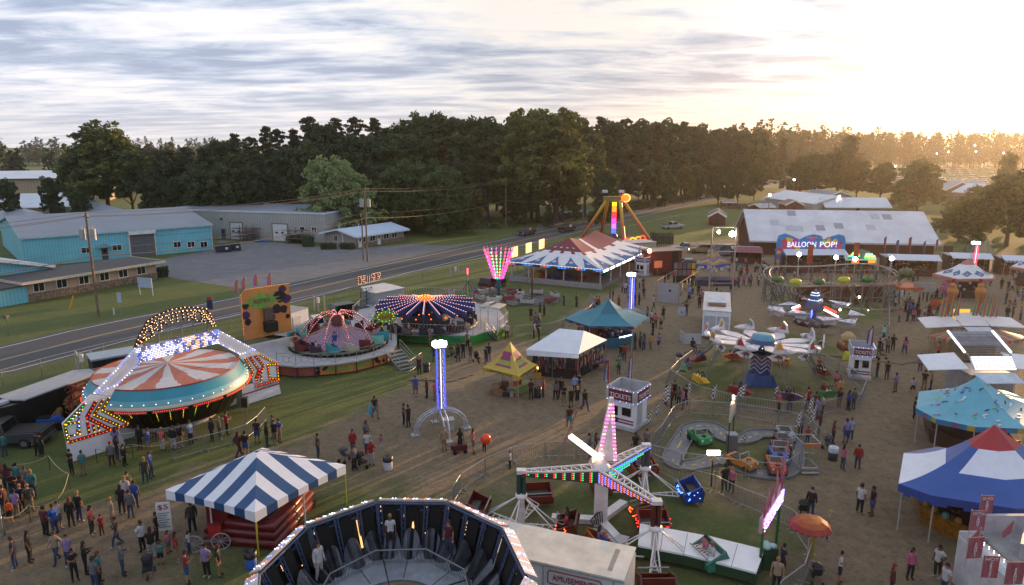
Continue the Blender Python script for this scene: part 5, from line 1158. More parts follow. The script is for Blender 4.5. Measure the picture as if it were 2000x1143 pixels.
def light_tower(bx,by,yb,yt,col,lab,base=True,zb=None):
 g_=G(bx,by);z0=HZ(bx,by,yb);z1=HZ(bx,by,yt);T=thing('light_tower',lab,'light tower',g_,R(20));w_=.24
 if base:
  for s in(0,1):
   m=MB()
   for off in(-.16,.16):
    for r_ in(0,.22):
     pts=[]
     for k in range(13):
      t=PI*k/12;R0=(1.95-r_)*(1 if s==0 else .95);x=R0*math.cos(t);z=(z0+.05-r_*.8)*math.sin(t)**.85
      pts.append(V((x,off,z))if s==0 else V((off,x,z)))
     m.path(pts,.035,5)
     if r_==0:P0=pts
     else:
      for k in range(12):m.tube(P0[k],pts[k+1],.018,n=4);m.tube(P0[k+1],pts[k],.018,n=4)
   m.build('arch_truss',mt('b4b8c4',.35,.4),T)
  for x,y in((1.9,0),(-1.9,0),(0,1.85),(0,-1.85)):MB().bb(x-.28,x+.28,y-.28,y+.28,0.01,.06).build('foot_plate','9a9a9c',T)
 m=MB();n_=int((z1-z0)/.5)
 for x,y in((-w_,-w_),(w_,-w_),(w_,w_),(-w_,w_)):m.tube((x,y,z0),(x,y,z1),.03,n=5)
 for k in range(n_):
  za=z0+(z1-z0)*k/n_;zc=z0+(z1-z0)*(k+1)/n_
  for a,b_ in(((-w_,-w_),(w_,-w_)),((w_,-w_),(w_,w_)),((w_,w_),(-w_,w_)),((-w_,w_),(-w_,-w_))):m.tube((*a,za),(*b_,zc),.018,n=4);m.tube((*a,za),(*b_,za),.018,n=4)
 m.build('truss_column',mt('9aa0c8',.3,.4),T)
 b2=MB();[b2.tube((x,y,z0+.1),(x,y,z1-.1),.028,n=5,mi=0 if i<3 else 1)for i,(x,y)in enumerate(((-w_-.04,-w_-.04),(w_+.04,-w_-.04),(-w_,w_),(0,-w_)))];b2.build('lit_tube',[led(col,3),led('e4e6ff',1.6)],T)
 for k in range(6):a=2*PI*k/6;MB().box(.4*math.cos(a),.4*math.sin(a),z1+.25,.2,.24,.26,rz=a).build('flood_lamp',led('f4f6ff',9),T)
 MB().box(0,0,z1+.02,.9,.9,.08).build('lamp_mount','6a6c70',T);return T
light_tower(862,843,798,678,'2a3cff','white arched truss tower lit blue standing on the open ground before the yellow tent')
light_tower(1230,622,604,540,'3a50ff','blue lit truss column rising behind the turquoise peaked tent')
light_tower(1892,575,520,478,'ff2038','red lit truss column with a bright lamp behind the diamond patterned tent')
MB_=thing('power_box','small pale electrical box under the arched light tower','box',G(877,838),R(15));MB().bb(-.35,.35,-.3,.3,0,.75).build('cabinet','8f9490',MB_);MB().bb(-.38,.38,-.33,.33,.75,.8).build('lid','b0b3b6',MB_)
ga=G(1382,606);gb=G(1428,606);h_=HZ(1382,606,444);T=thing('lighting_frame','tall steel ladder frame with two glaring flood lamps above the game stalls','light tower',ga);wd=(gb-ga).length;m=MB()
m.tube((0,0,0),(0,0,h_),.09);m.tube((wd,0,0),(wd,0,h_),.09)
for z in(h_,h_-2.1,h_-3.0,3.4,2.4):m.tube((0,0,z),(wd,0,z),.06)
m.tube((0,0,2.4),(wd,0,h_-3),.02,n=4);m.build('frame',mt('8a807c',.5,.3),T)
for x,z,r_ in((.75,h_-.55,.2),(wd-.55,h_-.8,.34)):o=MB().ball((x,-.15,z),r_,12).build('flood_lamp',led('fff0d0',40),T);MB().tube((x,0,z),(x,0,h_),.04).build('bracket','555555',None).parent=o
cen=G(1482,752);T=thing('spinning_gondola_ride','spinning gondola ride with white petal arms on a chevron painted blue and purple column','fairground ride',cen)
zc=HZ(1482,752,690);zh=HZ(1482,752,668);PL=lambda px,py,off=0:W(px,py,cen.y+off)-cen
MB().poly([(-1.5,-.7,0),(1.3,-.7,0),(1.3,.7,0),(-1.5,.7,0)],(0,0,.1)).build('base','1e4c86',T);m=MB();m.poly([(-1.0,-.75,0),(.8,-.75,0),(.8,-.75,1.05),(-.7,-.75,1.15)],(0,1.5,0));m.poly([(.8,-.6,.0),(1.4,-.6,0),(.95,-.6,1.0)],(0,.4,0));m.build('plinth',mt('1e4c86',.6,var=.25),T)
m=MB();nh=24;cr=.85
def ccol2(i,j):
 return 0
prof=[(cr,1.05+(zc-1.05)*k/12)for k in range(13)]
m.lathe(prof,28,0,mf=lambda i,j:0 if j<5 else 1 if j<8 else 2);m.build('column',[mt('16386c',.4),mt('5a3c6c',.4),mt('3c3444',.4)],T)
m=MB()
for k in range(4):
 zb_=1.25+k*(zc-1.4)/4
 for a0 in[2*PI*q_/5 for q_ in range(5)]:
  pts=[V(((cr+.03)*math.cos(a0+t*1.2),(cr+.03)*math.sin(a0+t*1.2),zb_+.55*abs(t-.5)*1.6))for t in(0,.25,.5,.75,1)];m.path(pts,.045,4)
m.build('chevron_stripe','b4b4b8',T)
NAV=mt('1f3c66',.4);m=MB();m.lathe([(.5,zc),(1.35,zh-.45),(1.4,zh-.1),(1.0,zh),(1.0,zh+.2),(.85,zh+.6),(.6,zh+.68),(.01,zh+.68)],24,mf=lambda i,j:1 if j>3 else 0);m.build('hub',[NAV,mt('4a88a0',.4)],T)
b2=MB();[b2.bulb((1.38*math.cos(2*PI*k/36),1.38*math.sin(2*PI*k/36),zh-.15-.18*(k%2)),.045)for k in range(36)];b2.build('hub_bulb_string',led('dce6ff',2.5),T)
PET=mt('cbc6cb',.4,var=.15);tipc=['c9c9cc','b43c1c','2c8a4a','c4a41c','c0401c','b07830','8a2a3c','c88a1c','a83428','b46a3c']
NP=10;HSE=[]
for k in range(NP):
 a=2*PI*k/NP+.25;ca,sa=math.cos(a),math.sin(a);r0,r1=1.2,4.5;zt_=zh-.25;u_=V((ca,sa,0));v_=V((-sa,ca,0))
 P4=[u_*r0+v_*-.25,u_*r0+v_*.25,u_*(r1-1.2)+v_*.78,u_*r1+v_*.3,u_*r1-v_*.3,u_*(r1-1.2)-v_*.78]
 MB().poly([p+V((0,0,zt_+.25*(p.length/r1)))for p in P4],(0,0,.08)).build('petal_arm',PET,T)
 e_=u_*(r1+.1)+V((0,0,zt_+.35));o=MB().poly([e_-v_*.62,e_+v_*.75,e_+v_*.75+V((0,0,.25)),e_+V((0,0,.5)),e_-v_*.1+V((0,0,1.05)),e_-v_*.45+V((0,0,.7))],u_*.1).build('sail',PET,T)
 MB().poly([e_-v_*.38+V((0,0,.28)),e_+v_*.2+V((0,0,.28)),e_-v_*.08+V((0,0,.86)),e_-v_*.34+V((0,0,.66))],u_*.14).build('sail_emblem',mt(tipc[k],.5),None).parent=o
 nn=MB().lathe([(.28,0),(.25,.3),(.14,.65),(.01,.9)],10).build('nose',PET,None);nn.parent=o;nn.location=e_+v_*.4+V((0,0,.12));nn.rotation_euler=V((-sa,ca,0)).to_track_quat('Z','Y').to_euler()
 sh=u_*(r1-.6)+V((0,0,zt_-.15));o2=MB().poly([sh-v_*.75,sh-v_*.3-V((0,0,.32)),sh+v_*.5-V((0,0,.3)),sh+v_*.7+V((0,0,.05)),sh+v_*.1+V((0,0,.35))],u_*.1).build('shield',PET,T)
 MB().poly([sh+v_*-.35,sh+v_*.35-V((0,0,.15)),sh+v_*.45+V((0,0,.1)),sh+v_*.1+V((0,0,.2))],u_*.13).build('shield_emblem',mt('8a5234',.5),None).parent=o2
 ex=.55+.5*math.sin(a+.4);g0=u_*(r1-.5)+V((0,0,zt_));g1=u_*(r1+.9+ex)+v_*.5+V((0,0,.95));m=MB();m.tube(g0,g1,.05,n=5);m.tube(g0+v_*.3,g1+v_*.3,.04,n=5)
 o3=m.build('drop_arm','55585c',T);gc=['6a1c1c','c07a1c','b04a1c','8a1c20','2c6a34','c09a1c','7c1c1c','4a2c5c','2c6a34','94641c'][k]
 g=MB();g.poly([g1+v_*-.9+V((0,0,-.3)),g1+v_*.5+V((0,0,-.4)),g1+v_*1.1+V((0,0,-.1)),g1+v_*.4+V((0,0,.15)),g1+v_*-.8+V((0,0,.2))],u_*.55);g.build('gondola',mt(gc,.4,var=.3),T)
 g=MB();[g.path([g1+u_*.1+v_*q_+V((0,0,.1)),g1+u_*.2+v_*q_+V((0,0,.55)),g1+u_*.5+v_*q_+V((0,0,.1))],.03,4)for q_ in(-.5,0,.4)];g.build('restraint','1c1c20',T)
 HSE.append(cen+g1)
T.rotation_euler=(R(-3),R(2),0)
cen=G(1587,632);T=thing('jet_ride','small jet ride with starred wings and a blue lit pagoda top','fairground ride',cen)
zj=HZ(1587,632,588)
MB().lathe([(1.1,zj-.9),(1.0,zj-.2),(.55,zj+.2),(.75,zj+.3),(.15,zj+1.3),(.01,zj+1.3)],4,sm=False).build('pagoda',mt('35486c',.4),T);b2=MB()
for j in range(7):
 r_=1.05-.1*j
 for k in range(28):a=2*PI*k/28;s_=1/max(abs(math.cos(a)),abs(math.sin(a)))*.68;b2.bulb((r_*s_*math.cos(a+PI/4),r_*s_*math.sin(a+PI/4),zj-.7+.28*j),.05,0 if j>2 else 1)
b2.build('pagoda_bulb_string',[led('b8d0ff',2.2),led('3c6cff',3)],T);MB().tube((0,0,.3),(0,0,zj-.9),.3,n=10).build('column','24406c',T);MB().tube((-.35,-.3,.5),(-.35,-.3,zj-1),.06).build('lit_tube',led('4a6cff',4),T)
MB().lathe([(2.0,0),(2.2,.4),(1.9,.75),(.3,.8)],28).build('base_drum',mt('2c3040',.5,var=.5,sc=3),T);m=MB();[m.poly([(2.25*math.cos(a-.15),2.25*math.sin(a-.15),.6),(2.25*math.cos(a+.15),2.25*math.sin(a+.15),.6),(2.25*math.cos(a),2.25*math.sin(a),.25)],(0,0,.02))for a in[2*PI*k/14 for k in range(14)]];m.build('base_scallop','a49aa0',T)
WSTAR=mt('c8c8d4',.5,var=.2)
for k in range(9):
 a=2*PI*k/9+.5;ca,sa=math.cos(a),math.sin(a);u_=V((ca,sa,0));v_=V((-sa,ca,0));r_=4.3;zz_=1.6+.45*math.sin(a*2)
 MB().tube(u_*.5+V((0,0,.9)),u_*r_+V((0,0,zz_-.4)),.05,n=5).build('arm','8a8e94',T)
 c_=u_*r_+V((0,0,zz_));o=MB().poly([c_-v_*1.1-u_*.9,c_-v_*1.1+u_*.9,c_+v_*1.3+u_*.08,c_+v_*1.3-u_*.08],(0,0,.07)).build('wing',WSTAR,T)
 s_=MB();[star(c_+v_*q_+u_*w2+V((0,0,.1)),u_,v_,r2,s_)for q_,w2,r2 in((-.7,.4,.3),(-.6,-.35,.28),(.0,.05,.24))];s_.build('wing_star',mt('243a74',.5),None).parent=o
 if k%2:MB().poly([c_+v_*.5-u_*.28+V((0,0,.075)),c_+v_*.5+u_*.28+V((0,0,.075)),c_+v_*1.25+V((0,0,.075))],(0,0,.02)).build('wing_tip',mt('a03c44',.5),None).parent=o
 MB().poly([c_-v_*.5-u_*.3-V((0,0,.6)),c_-v_*.5+u_*.3-V((0,0,.6)),c_+v_*.6+u_*.3-V((0,0,.6)),c_+v_*.6-u_*.3-V((0,0,.6))],(0,0,.4)).build('jet_car','a4a8b0',T)
for a,b_,c_ in(((1546,609),(1563,600),'ff3020'),((1547,602),(1562,597),'ffffff'),((1610,600),(1633,610),'ff2018'),((1610,605),(1637,619),'fff0e0')):
 MB().tube(W(*a,cen.y-2)-cen,W(*b_,cen.y-2)-cen,.09,n=8).build('lit_tube',led(c_,5),T)
cen=G(1625,592);T=thing('coaster','small grey steel roller coaster with looping track and a green dragon train','roller coaster',cen)
TRK=mt('8d8880',.4,.3);ST=mt('5c5e60',.5,.3)
tp_=[]
for k in range(49):
 t=2*PI*k/48;x=8.6*math.cos(t);y=6.2*math.sin(t)+.8;z=3.6+.5*math.sin(t+.6)+.35*math.sin(3*t);tp_.append(V((x,y,z)))
tq=[]
for k in range(49):
 t=2*PI*k/48;x=7.2*math.cos(t)+1.5;y=4.4*math.sin(t)-1.2;z=1.25+.9*math.sin(t-.5);tq.append(V((x,y,z)))
m=MB();s_=MB()
for P_t in(tp_,tq):
 for off in(.92,1.0):m.path([V((p.x*off,p.y*off,p.z))for p in P_t],.06,5)
 for p in P_t[::1]:m.tube((p.x*.92,p.y*.92,p.z),p,.035,n=4)
m.build('track',TRK,T)
for i,p in enumerate(tp_[:-1]):
 if i%2==0:
  s_.tube((p.x,p.y,0),(p.x*.97,p.y*.97,p.z),.09,n=5);s_.tube((p.x*.8,p.y*.8,0),(p.x*.97,p.y*.97,p.z),.07,n=5);q_=tp_[(i+3)%48];s_.tube((p.x,p.y,.3),(q_.x,q_.y,q_.z-.3),.04,n=4);s_.tube((p.x,p.y,p.z-.3),(q_.x,q_.y,.3),.04,n=4);s_.tube((p.x,p.y,1.8),(q_.x,q_.y,1.8),.05,n=4)
for i,p in enumerate(tq[:-1]):
 if i%4==0:s_.tube((p.x,p.y,0),(p.x,p.y,p.z),.07,n=5)
s_.build('support_frame',ST,T);m=MB()
for k in range(-3,4):m.tube((k*1.3,-4.8,0),(k*1.3,-4.8,5.2),.07,n=5)
for z in(3.4,5.2):m.tube((-3.9,-4.8,z),(3.9,-4.8,z),.05)
m.tube((-3.9,-4.8,2),(3.9,-4.8,5.2),.04);m.tube((-1.3,-4.8,4.2),(1.3,-4.8,1),.06);m.build('lift_frame',mt('76706a',.5,.3),T)
DG=mt('2f6a34',.5,var=.3)
for k in range(5):
 t=2*PI*(27+k*2.6)/48;p=V((8.6*math.cos(t),6.2*math.sin(t)+.8,3.85+.5*math.sin(t+.6)+.35*math.sin(3*t)));o=MB().ball((0,0,.35),.6,10,0,.75).build('dragon_car',[DG,mt('a8b02c',.5)][k%2:][:1],T);o.location=p;o.scale=(1.3,.8,1)
 sp_=MB();[sp_.add([(x,-.05,.75),(x+.25,0,.75),(x+.1,0,1.15)],[(0,1,2)])for x in(-.5,-.15,.2)];sp_.build('spine','c07a1c',None).parent=o
h_=MB();h_.ball((7.0,-3.4,4.6),.7,10,0,.9);h_.ball((7.7,-3.7,4.5),.45,10);h_.tube((6.4,-3.0,3.8),(7.0,-3.4,4.5),.45);h_.build('dragon_head',mt('4a5a34',.6,var=.6,sc=4),T)
MB().bb(6.2,9.2,-4.2,-1.0,2.6,2.9).build('station_roof',mt('a8481c',.6),T);MB().bb(8.8,10.8,-6.6,-6.5,0,1.9).build('orange_panel',mt('a8481c',.6),T);MB().bb(10.8,11.2,-6.6,-6.5,0,2.2).build('blue_panel','3a7ab0',T);MB().bb(8.2,11.0,-3.6,-3.5,2.2,3.4).build('railing_panel',mt('8a8884',.5),T)
MB().bb(-5,6,-1,0,.3,2.4).build('back_scenery',mt('5a2c1a',.8,var=.5,sc=1),T);MB().bb(-5,-3.4,-4.9,-4.85,1.0,2.2).build('control_panel','6a6a6a',T)
for x,z in((-.4,1.0),(.9,1.9),(2.2,.3),(-1.3,.3)):MB().ball((x,-5.0,z),.13,8).build('lamp',led('fff2dc',12),T)
for i,(x,y,yb)in enumerate(((1552,497,595),(1624,503,596),(1661,506,596),(1732,505,592))):
 g_=G(x,yb);h_=HZ(x,yb,y);Tt=thing('lamp_pole',('first','second','third','fourth')[i]+' glaring white lamp on a pole round the small coaster, from the left','lamp',g_,0,'lamps round the coaster');MB().tube((0,0,0),(0,0,h_),.05).build('pole','8a8a8a',Tt);MB().ball((0,0,h_),.26,10).build('flood_lamp',led('f6f8ff',40),Tt)
cen=V((4.75,34.0,0));T=thing('arm_ride','white truss arm ride with coloured bulbs and tub cars turning under each arm','fairground ride',cen)
WT=mt('cfcaca',.45,.1,var=.2,sc=2);zA=3.3
MB().poly([(-.35,-.35,0),(.35,-.35,0),(.3,.35,0),(-.3,.35,0)],(0,0,zA-.2)).build('column',WT,T)
ENDS=[G(1018,1030)-cen,G(1277,1098)-cen,G(1258,972)-cen]
m=MB()
for k in range(3):a=2*PI*k/3+.9;m.beam((0,0,.2),(2.6*math.cos(a),2.6*math.sin(a),.12),.5,.28)
m.build('foot_beam',WT,T);m=MB();rg=random.Random(1)
for k in range(6):m.path([(-.4+.1*k,-.4,.2),(-.6+.12*k,-.7,.6+.1*k),(-.2,-.45,.9)],.03,4)
m.build('hose','0e0e0e',T)
hub=V((0,0,zA));MB().lathe([(.45,zA-.35),(.5,zA),(.35,zA+.25),(.01,zA+.3)],14).build('hub',WT,T)
CARC=[['5a1c1a','1c4c48','5a2418','6a2418'],['5a2018','2a6a5a','6a1a16','8a4a1c'],['1c3c8a','7a3020','5c2a1c','6a4420']]
ROT=[R(158),R(-100),R(-8)];CP=[]
def armcar(c_,pos,ang,lit=None):
 m=MB();w_,d_=1.35,.95
 m.bb(-w_/2,w_/2,-d_/2,d_/2,0,.08);m.bb(-w_/2,w_/2,d_/2-.08,d_/2,0,.78);m.bb(-w_/2,w_/2,-d_/2,-d_/2+.07,0,.42)
 o=m.build('car',mt(c_,.4,var=.25),T);o.location=pos;o.rotation_euler=(0,0,ang);o.scale=(1.08,)*3
 for s in(-1,1):
  f=MB().poly([(s*w_/2,-d_/2,0),(s*w_/2,d_/2,0),(s*w_/2,d_/2+.1,.5),(s*w_/2,d_/2-.1,.86),(s*w_/2,0,.66),(s*w_/2,-d_/2-.12,.4)],(s*.09,0,0)).build('end_fan',mt(c_,.4,var=.3),None);f.parent=o
 MB().bb(-w_/2+.06,w_/2-.06,-.05,d_/2-.1,.08,.34).build('seat',mt('4a4644',.6),None).parent=o
 MB().path([(-w_/2,-d_/2-.05,.62),(w_/2,-d_/2-.05,.62)],.035,5).build('lap_bar','8a8a8a',None).parent=o
 if lit:
  b2=MB();rg=random.Random(len(CP));[b2.bulb((rg.uniform(-w_/2,w_/2),-d_/2-.03,rg.choice((.06,.2,.36))),.035)for _ in range(16)];[b2.bulb((s*(w_/2+.11),rg.uniform(-.4,.4),rg.uniform(.1,.6)),.035)for _ in range(9)for s in(-1,1)];b2.build('bulb_string',led(lit,4),None).parent=o
 CP.append((cen+V(pos),ang))
for k,e in enumerate(ENDS):
 u_=V((e.x,e.y,0)).normalized();v_=V((-u_.y,u_.x,0));Ln=e.length;m=MB();e0=V((e.x,e.y,zA-.05))
 for s in(-1,1):m.beam(hub+v_*(.38*s),e0+v_*(.16*s),.09,.09);m.beam(hub+v_*(.3*s)-V((0,0,.55)),e0+v_*(.14*s)-V((0,0,.2)),.07,.07)
 for i in range(8):t0,t1=i/8,(i+1)/8;m.beam(hub.lerp(e0,t0)+v_*.38*(1-t0*.6),hub.lerp(e0,t1)-v_*.38*(1-t1*.6),.05,.05);m.beam(hub.lerp(e0,t0)+v_*.38*(1-t0*.6),hub.lerp(e0,t0)-v_*.38*(1-t0*.6),.05,.05)
 m.box(e0.x,e0.y,e0.z,.5,.4,.2);m.build('truss_arm',WT,T)
 nrm=v_ if v_.y<0 else-v_;q=MB();q.poly([hub+nrm*.42-V((0,0,.05)),e0+nrm*.2-V((0,0,.05)),e0+nrm*.2-V((0,0,.2)),hub+nrm*.42-V((0,0,.75))],nrm*.03);o=q.build('light_board','3a3034',T)
 b2=MB();cs_=[[LG,LR],[LB,LO],[LB,LG]][k]
 for i in range(18):
  t=(i+.5)/18;n_=max(1,int((.62*(1-t)+.1)/.1))
  if k==0 and i%2:continue
  for j in range(n_):
   for w2 in(0,1):b2.bulb(hub.lerp(e0,t+w2*.022)+nrm*(.47-.22*t)+V((0,0,-.1-j*.1)),.035,w2 if k!=2 else(j%2))
 b2.build('bulb_grid',cs_,None).parent=o
 pc=['1c3c30','4a1410','4a4a4c'][k];mm=MB();[mm.tube((e.x+dx,e.y,1.9),(e.x+dx,e.y,zA-.1),.13,n=8)for dx in(-.13,.13)];mm.build('pivot_post',pc,T)
 m=MB();m.tube((e.x,e.y,.15),(e.x,e.y,1.95),.2,.17,10);m.lathe([(.32,1.8),(.32,1.95),(.01,2.0)],12,0,(e.x,e.y,0))
 for j in range(4):
  a=ROT[k]+j*PI/2;ca,sa=math.cos(a),math.sin(a);r_=1.95;b0=V((e.x,e.y,0))
  for s in(-.28,.28):
   pe=b0+V((r_*ca-s*sa,r_*sa+s*ca,.42));m.tube(b0+V((.15*ca,.15*sa,1.8)),pe,.04,n=5);m.tube(b0+V((.2*ca,.2*sa,.25)),pe-V((0,0,.06)),.045,n=5)
  for i in range(4):t=(i+1.5)/5.5;m.tube(b0+V((r_*ca*t+.28*sa*t,r_*sa*t-.28*ca*t,.3+.1*t)),b0+V((r_*ca*t-.28*sa*t,r_*sa*t+.28*ca*t,.3+.1*t)),.03,n=4)
  lit={(0,2):'ff5a2a',(1,3):'ff3a1a',(2,0):'5a8aff',(1,2):'ff2a1c',(2,3):'ff6a2a'}.get((k,j))
  armcar(CARC[k][j],b0+V((2.55*ca,2.55*sa,.32)),a-PI/2+(.5 if j%2 else .2),lit)
 m.build('spider_frame',WT,T)
m=MB();S0=hub+V((.35,.5,.1));S1=V((.55,.7,6.9));m.poly([S0+V((-.55,0,0)),S0+V((.55,0,0)),S1+V((.1,0,0)),S1+V((-.12,0,0))],(0,.25,0));o=m.build('spire',WT,T)
b2=MB()
for i in range(16):
 t=(i+.4)/17;w_=.45*(1-t)+.06;c_=S0.lerp(S1,t)
 for x in(-w_,-w_+.1,w_-.1,w_):b2.bulb(c_+V((x,-.05,0)),.04,rnd.choice((0,0,1)))
b2.build('bulb_grid',[LP,LWARM],None).parent=o
MB().poly([hub+V((-.75,.4,-.2)),S0+V((-.3,.3,0)),S1+V((-.15,.3,-1.7))],(0,.06,0)).build('sail','b0aab0',T)
MB().poly([hub+V((-.15,0,.35)),hub+V((.1,0,.45)),V((-1.55,.3,zA+1.65)),V((-1.75,.3,zA+1.5))],(0,.3,0)).build('lit_beam',led('ffe2c0',1.3),T)
MB().tube((-2.4,.4,zA-.05),(-1.3,.5,6.3),.05,n=6).build('stay_pole',mt('7a5c50',.6),T)
m=MB();m.beam(hub+V((-.2,.1,.2)),S0+V((.2,.2,.25)),.3,.1);b2=MB();[b2.bulb(hub+V((.1*i-.5,-.3+.12*i+.05*j,.42+.05*j)),.04,(i+j)%2)for i in range(9)for j in range(4)];b2.build('hub_bulb_grid',[LA,led('ffe0e0',3)],T)
dk=[(1250,1022),(1390,1048),(1492,1073),(1490,1083),(1477,1118),(1342,1083),(1246,1065)]
T2=thing('loading_deck','white metal loading deck with a green edge beside the arm ride','deck',G(1370,1090));z_=.85;dp=[G(x,y,z_)for x,y in dk]
MB().poly([p-V((0,0,.1))for p in dp][::-1],(0,0,.1)).build('deck_plate',mt('d8d9da',.5,var=.1,sc=1),T2,True)
m=MB()
for a,b_ in zip(dp,dp[1:]+dp[:1]):m.poly([V((a.x,a.y,.25)),V((b_.x,b_.y,.25)),b_-V((0,0,.1)),a-V((0,0,.1))],(0,.04,0))
m.build('green_edge','1c3a1e',T2,True);m=MB();[m.tube((p.x,p.y+.1,0),(p.x,p.y+.1,.7),.06)for p in dp];m.build('leg_frame','1c3a1e',T2,True)
m=MB();[m.beam(dp[0].lerp(dp[2],t)+V((0,0,.004)),dp[6].lerp(dp[4],t)+V((0,0,.004)),.03,.004)for t in(.2,.4,.6,.8)];m.build('seam','77787a',T2,True)
T3=thing('ramp_plate','pale metal ramp sheet on the grass under the arm ride','ramp',G(1200,1050));MB().poly([G(1140,1045,.1),G(1160,1033,.1),G(1230,1050,.3),G(1215,1066,.3)][::-1],(0,0,.05)).build('plate','a6a6a4',T3,True)
pa,pb_=G(1483,1120),G(1516,1060);ps_=PF(pa,pb_);T4=ps_.thing('lit_ride_sign','slanting ride sign of pink and blue bulbs on green posts with pink pennants','sign');L_=ps_.L;z0=HZ(1483,1120,1040);z1=z0+.75
for x in(0,L_):MB().tube((x,0,0),(x,0,z0+.2),.07).build('post','1c5a28',T4)
MB().poly([(-.2,0,z0),(L_+.5,0,z0+.1),(L_+.5,0,z1+.1),(-.2,0,z1)],(0,.15,0)).build('board','b08a90',T4)
b2=MB();rg=random.Random(3);[b2.bulb((x*.085,-.05-.02*rg.random(),z0+.06+j*.1),.038,rg.randrange(3))for x in range(int((L_+.5)/.085))for j in range(7)if rg.random()<.8];b2.build('bulb_grid',[LV,LP,led('9ac0ff',3)],T4)
for i,(x,dz,w_)in enumerate(((-.1,.9,.4),(.5,1.3,.45),(1.3,1.1,1.5),(2.0,1.6,.4),(L_,1.9,.4))):
 MB().poly([(x,0,z1),(x-w_*.3,-.1,z1+.2),(x-w_,-.2,z1+dz*.7),(x+.1,0,z1+dz)],(.02,.03,0)).build('pennant',mt(('b8506c','c8788a')[i%2],.6,trans=.25),T4)
T5=thing('control_box','green operator box draped with a pale jacket at the end of the loading deck','control box',G(1499,1108));MB().bb(-.35,.35,-.3,.3,0,1.15).build('cabinet','1c3c22',T5);m=MB();[m.ball((rnd.uniform(-.3,.3),rnd.uniform(-.2,.2),1.2),.2,8,0,.6)for _ in range(6)];m.build('jacket','8ab0a4',T5)
zt=2.9;q=[G(1264,1077,zt),G(1217,1134,zt)];pA=V((q[1].x,q[1].y,0));dirT=V((G(1264,1077,zt)-G(1000,1023,zt)).xy.to_3d()).normalized();Lt=7.6
a=pA-dirT*Lt;pt=PF(a,pA);T=pt.thing('show_trailer','long white box trailer with a cream roof and AMUSEMENTS in a red frame','trailer');wd=(q[0]-q[1]).length
WTR=mt('c4c5ca',.4,var=.12,sc=1.2)
MB().bb(0,Lt,0,wd,.6,zt-.04).build('body',WTR,T);MB().bb(-.04,Lt+.04,-.04,wd+.04,zt-.04,zt+.03).build('roof',mt('c9c2b4',.6,var=.2,sc=.9),T);m=MB();[m.bb(x,x+.05,-.05,-.01,.7,zt-.1)for x in(.1,1.2,2.3,3.4,4.2,7.2)];m.bb(-.02,Lt+.02,-.07,-.01,zt-.1,zt-.03);m.build('side_rib','8f9094',T)
MB().bb(Lt-.75,Lt-.55,.4,wd-.4,zt+.031,zt+.034).build('roof_tape','8a8580',T);MB().bb(Lt+.01,Lt+.05,.1,wd-.1,.7,zt-.15).build('rear_door','b0b2b6',T)
g=MB();g.text('AMUSEMENTS',.38,Matrix.Translation((Lt-2.0,-.08,2.24)),w=1.9);g.build('lettering',mt('8a1c24',.5),T)
fr=MB();cx,cz,w2,h2=Lt-2.0,2.37,1.15,.3;pts=[(cx+sx*(w2-.12)+.12*math.cos(t),-.09,cz+sz*(h2-.12)+.12*math.sin(t))for sx,sz,t in((1,1,0),(1,1,PI/4),(1,1,PI/2),(-1,1,PI/2),(-1,1,PI*.75),(-1,1,PI),(-1,-1,PI),(-1,-1,PI*1.25),(-1,-1,PI*1.5),(1,-1,PI*1.5),(1,-1,PI*1.75),(1,-1,PI*2))];fr.path([V(p)for p in pts],.025,5,close=True);fr.build('lettering_frame',mt('8a1c24',.5),T)
[MB().tube((x,y,.5),(x,y+.25,.5),.5,n=16).build('wheel',TYRE,T)for x in(1.6,2.8)for y in(.0,wd-.25)]
cx_,cy2=-4.2,21.95;T=thing('ring_ride','large dark ring ride with standing cages, steel floor and bulb lined rim boards','fairground ride',V((cx_,cy2,0)))
Rf,Rr,zf,zr=3.95,4.66,3.65,5.3;NSG=10;A0=R(107)
FLOOR=mt('838b95',.5,.3,var=.25,sc=2);DARK=mt('14181f',.5,var=.3,sc=3);TRS=mt('3a4866',.45,.2,var=.3,sc=4);CAGE=mt('666d78',.5,.3,var=.3,sc=3)
def rp(a,r_,z):return V((r_*math.cos(a),r_*math.sin(a),z))
m=MB();m.lathe([(1.9,zf-.1),(1.9,zf),(Rf+.1,zf),(Rf+.1,zf-.1),(1.9,zf-.1)],40,sm=False);m.build('floor',FLOOR,T)
m=MB()
for k in range(NSG):a=A0+(k+.5)*2*PI/NSG;m.beam(rp(a,2.0,zf+.006),rp(a,Rf,zf+.006),.03,.008)
m.build('floor_seam','22262c',T)
m=MB();nf=9
for k in range(nf):
 a0=A0+.1+k*2*PI/nf;a1=a0+2*PI/nf;P0,P1=rp(a0,3.1,zf),rp(a1,3.1,zf);Q0,Q1=rp(a0,2.85,zf+.75),rp(a1,2.85,zf+.75);m.tube(Q0,Q1,.035,n=6);m.tube(P0+V((0,0,.08)),P1+V((0,0,.08)),.025,n=5)
 for i in range(14):m.tube(P0.lerp(P1,i/14)+V((0,0,.08)),Q0.lerp(Q1,i/14),.014,n=4,cap=False)
m.build('inner_railing',mt('6c7078',.4,.5),T)
m=MB();[m.beam(rp(a,1.0,.3),rp(a,3.5,zf-.3),.22,.22)for a in[k*PI/3 for k in range(6)]];m.build('support_arm','1a1d22',T)
cage=MB();tr=MB();hump=MB()
NC_=30
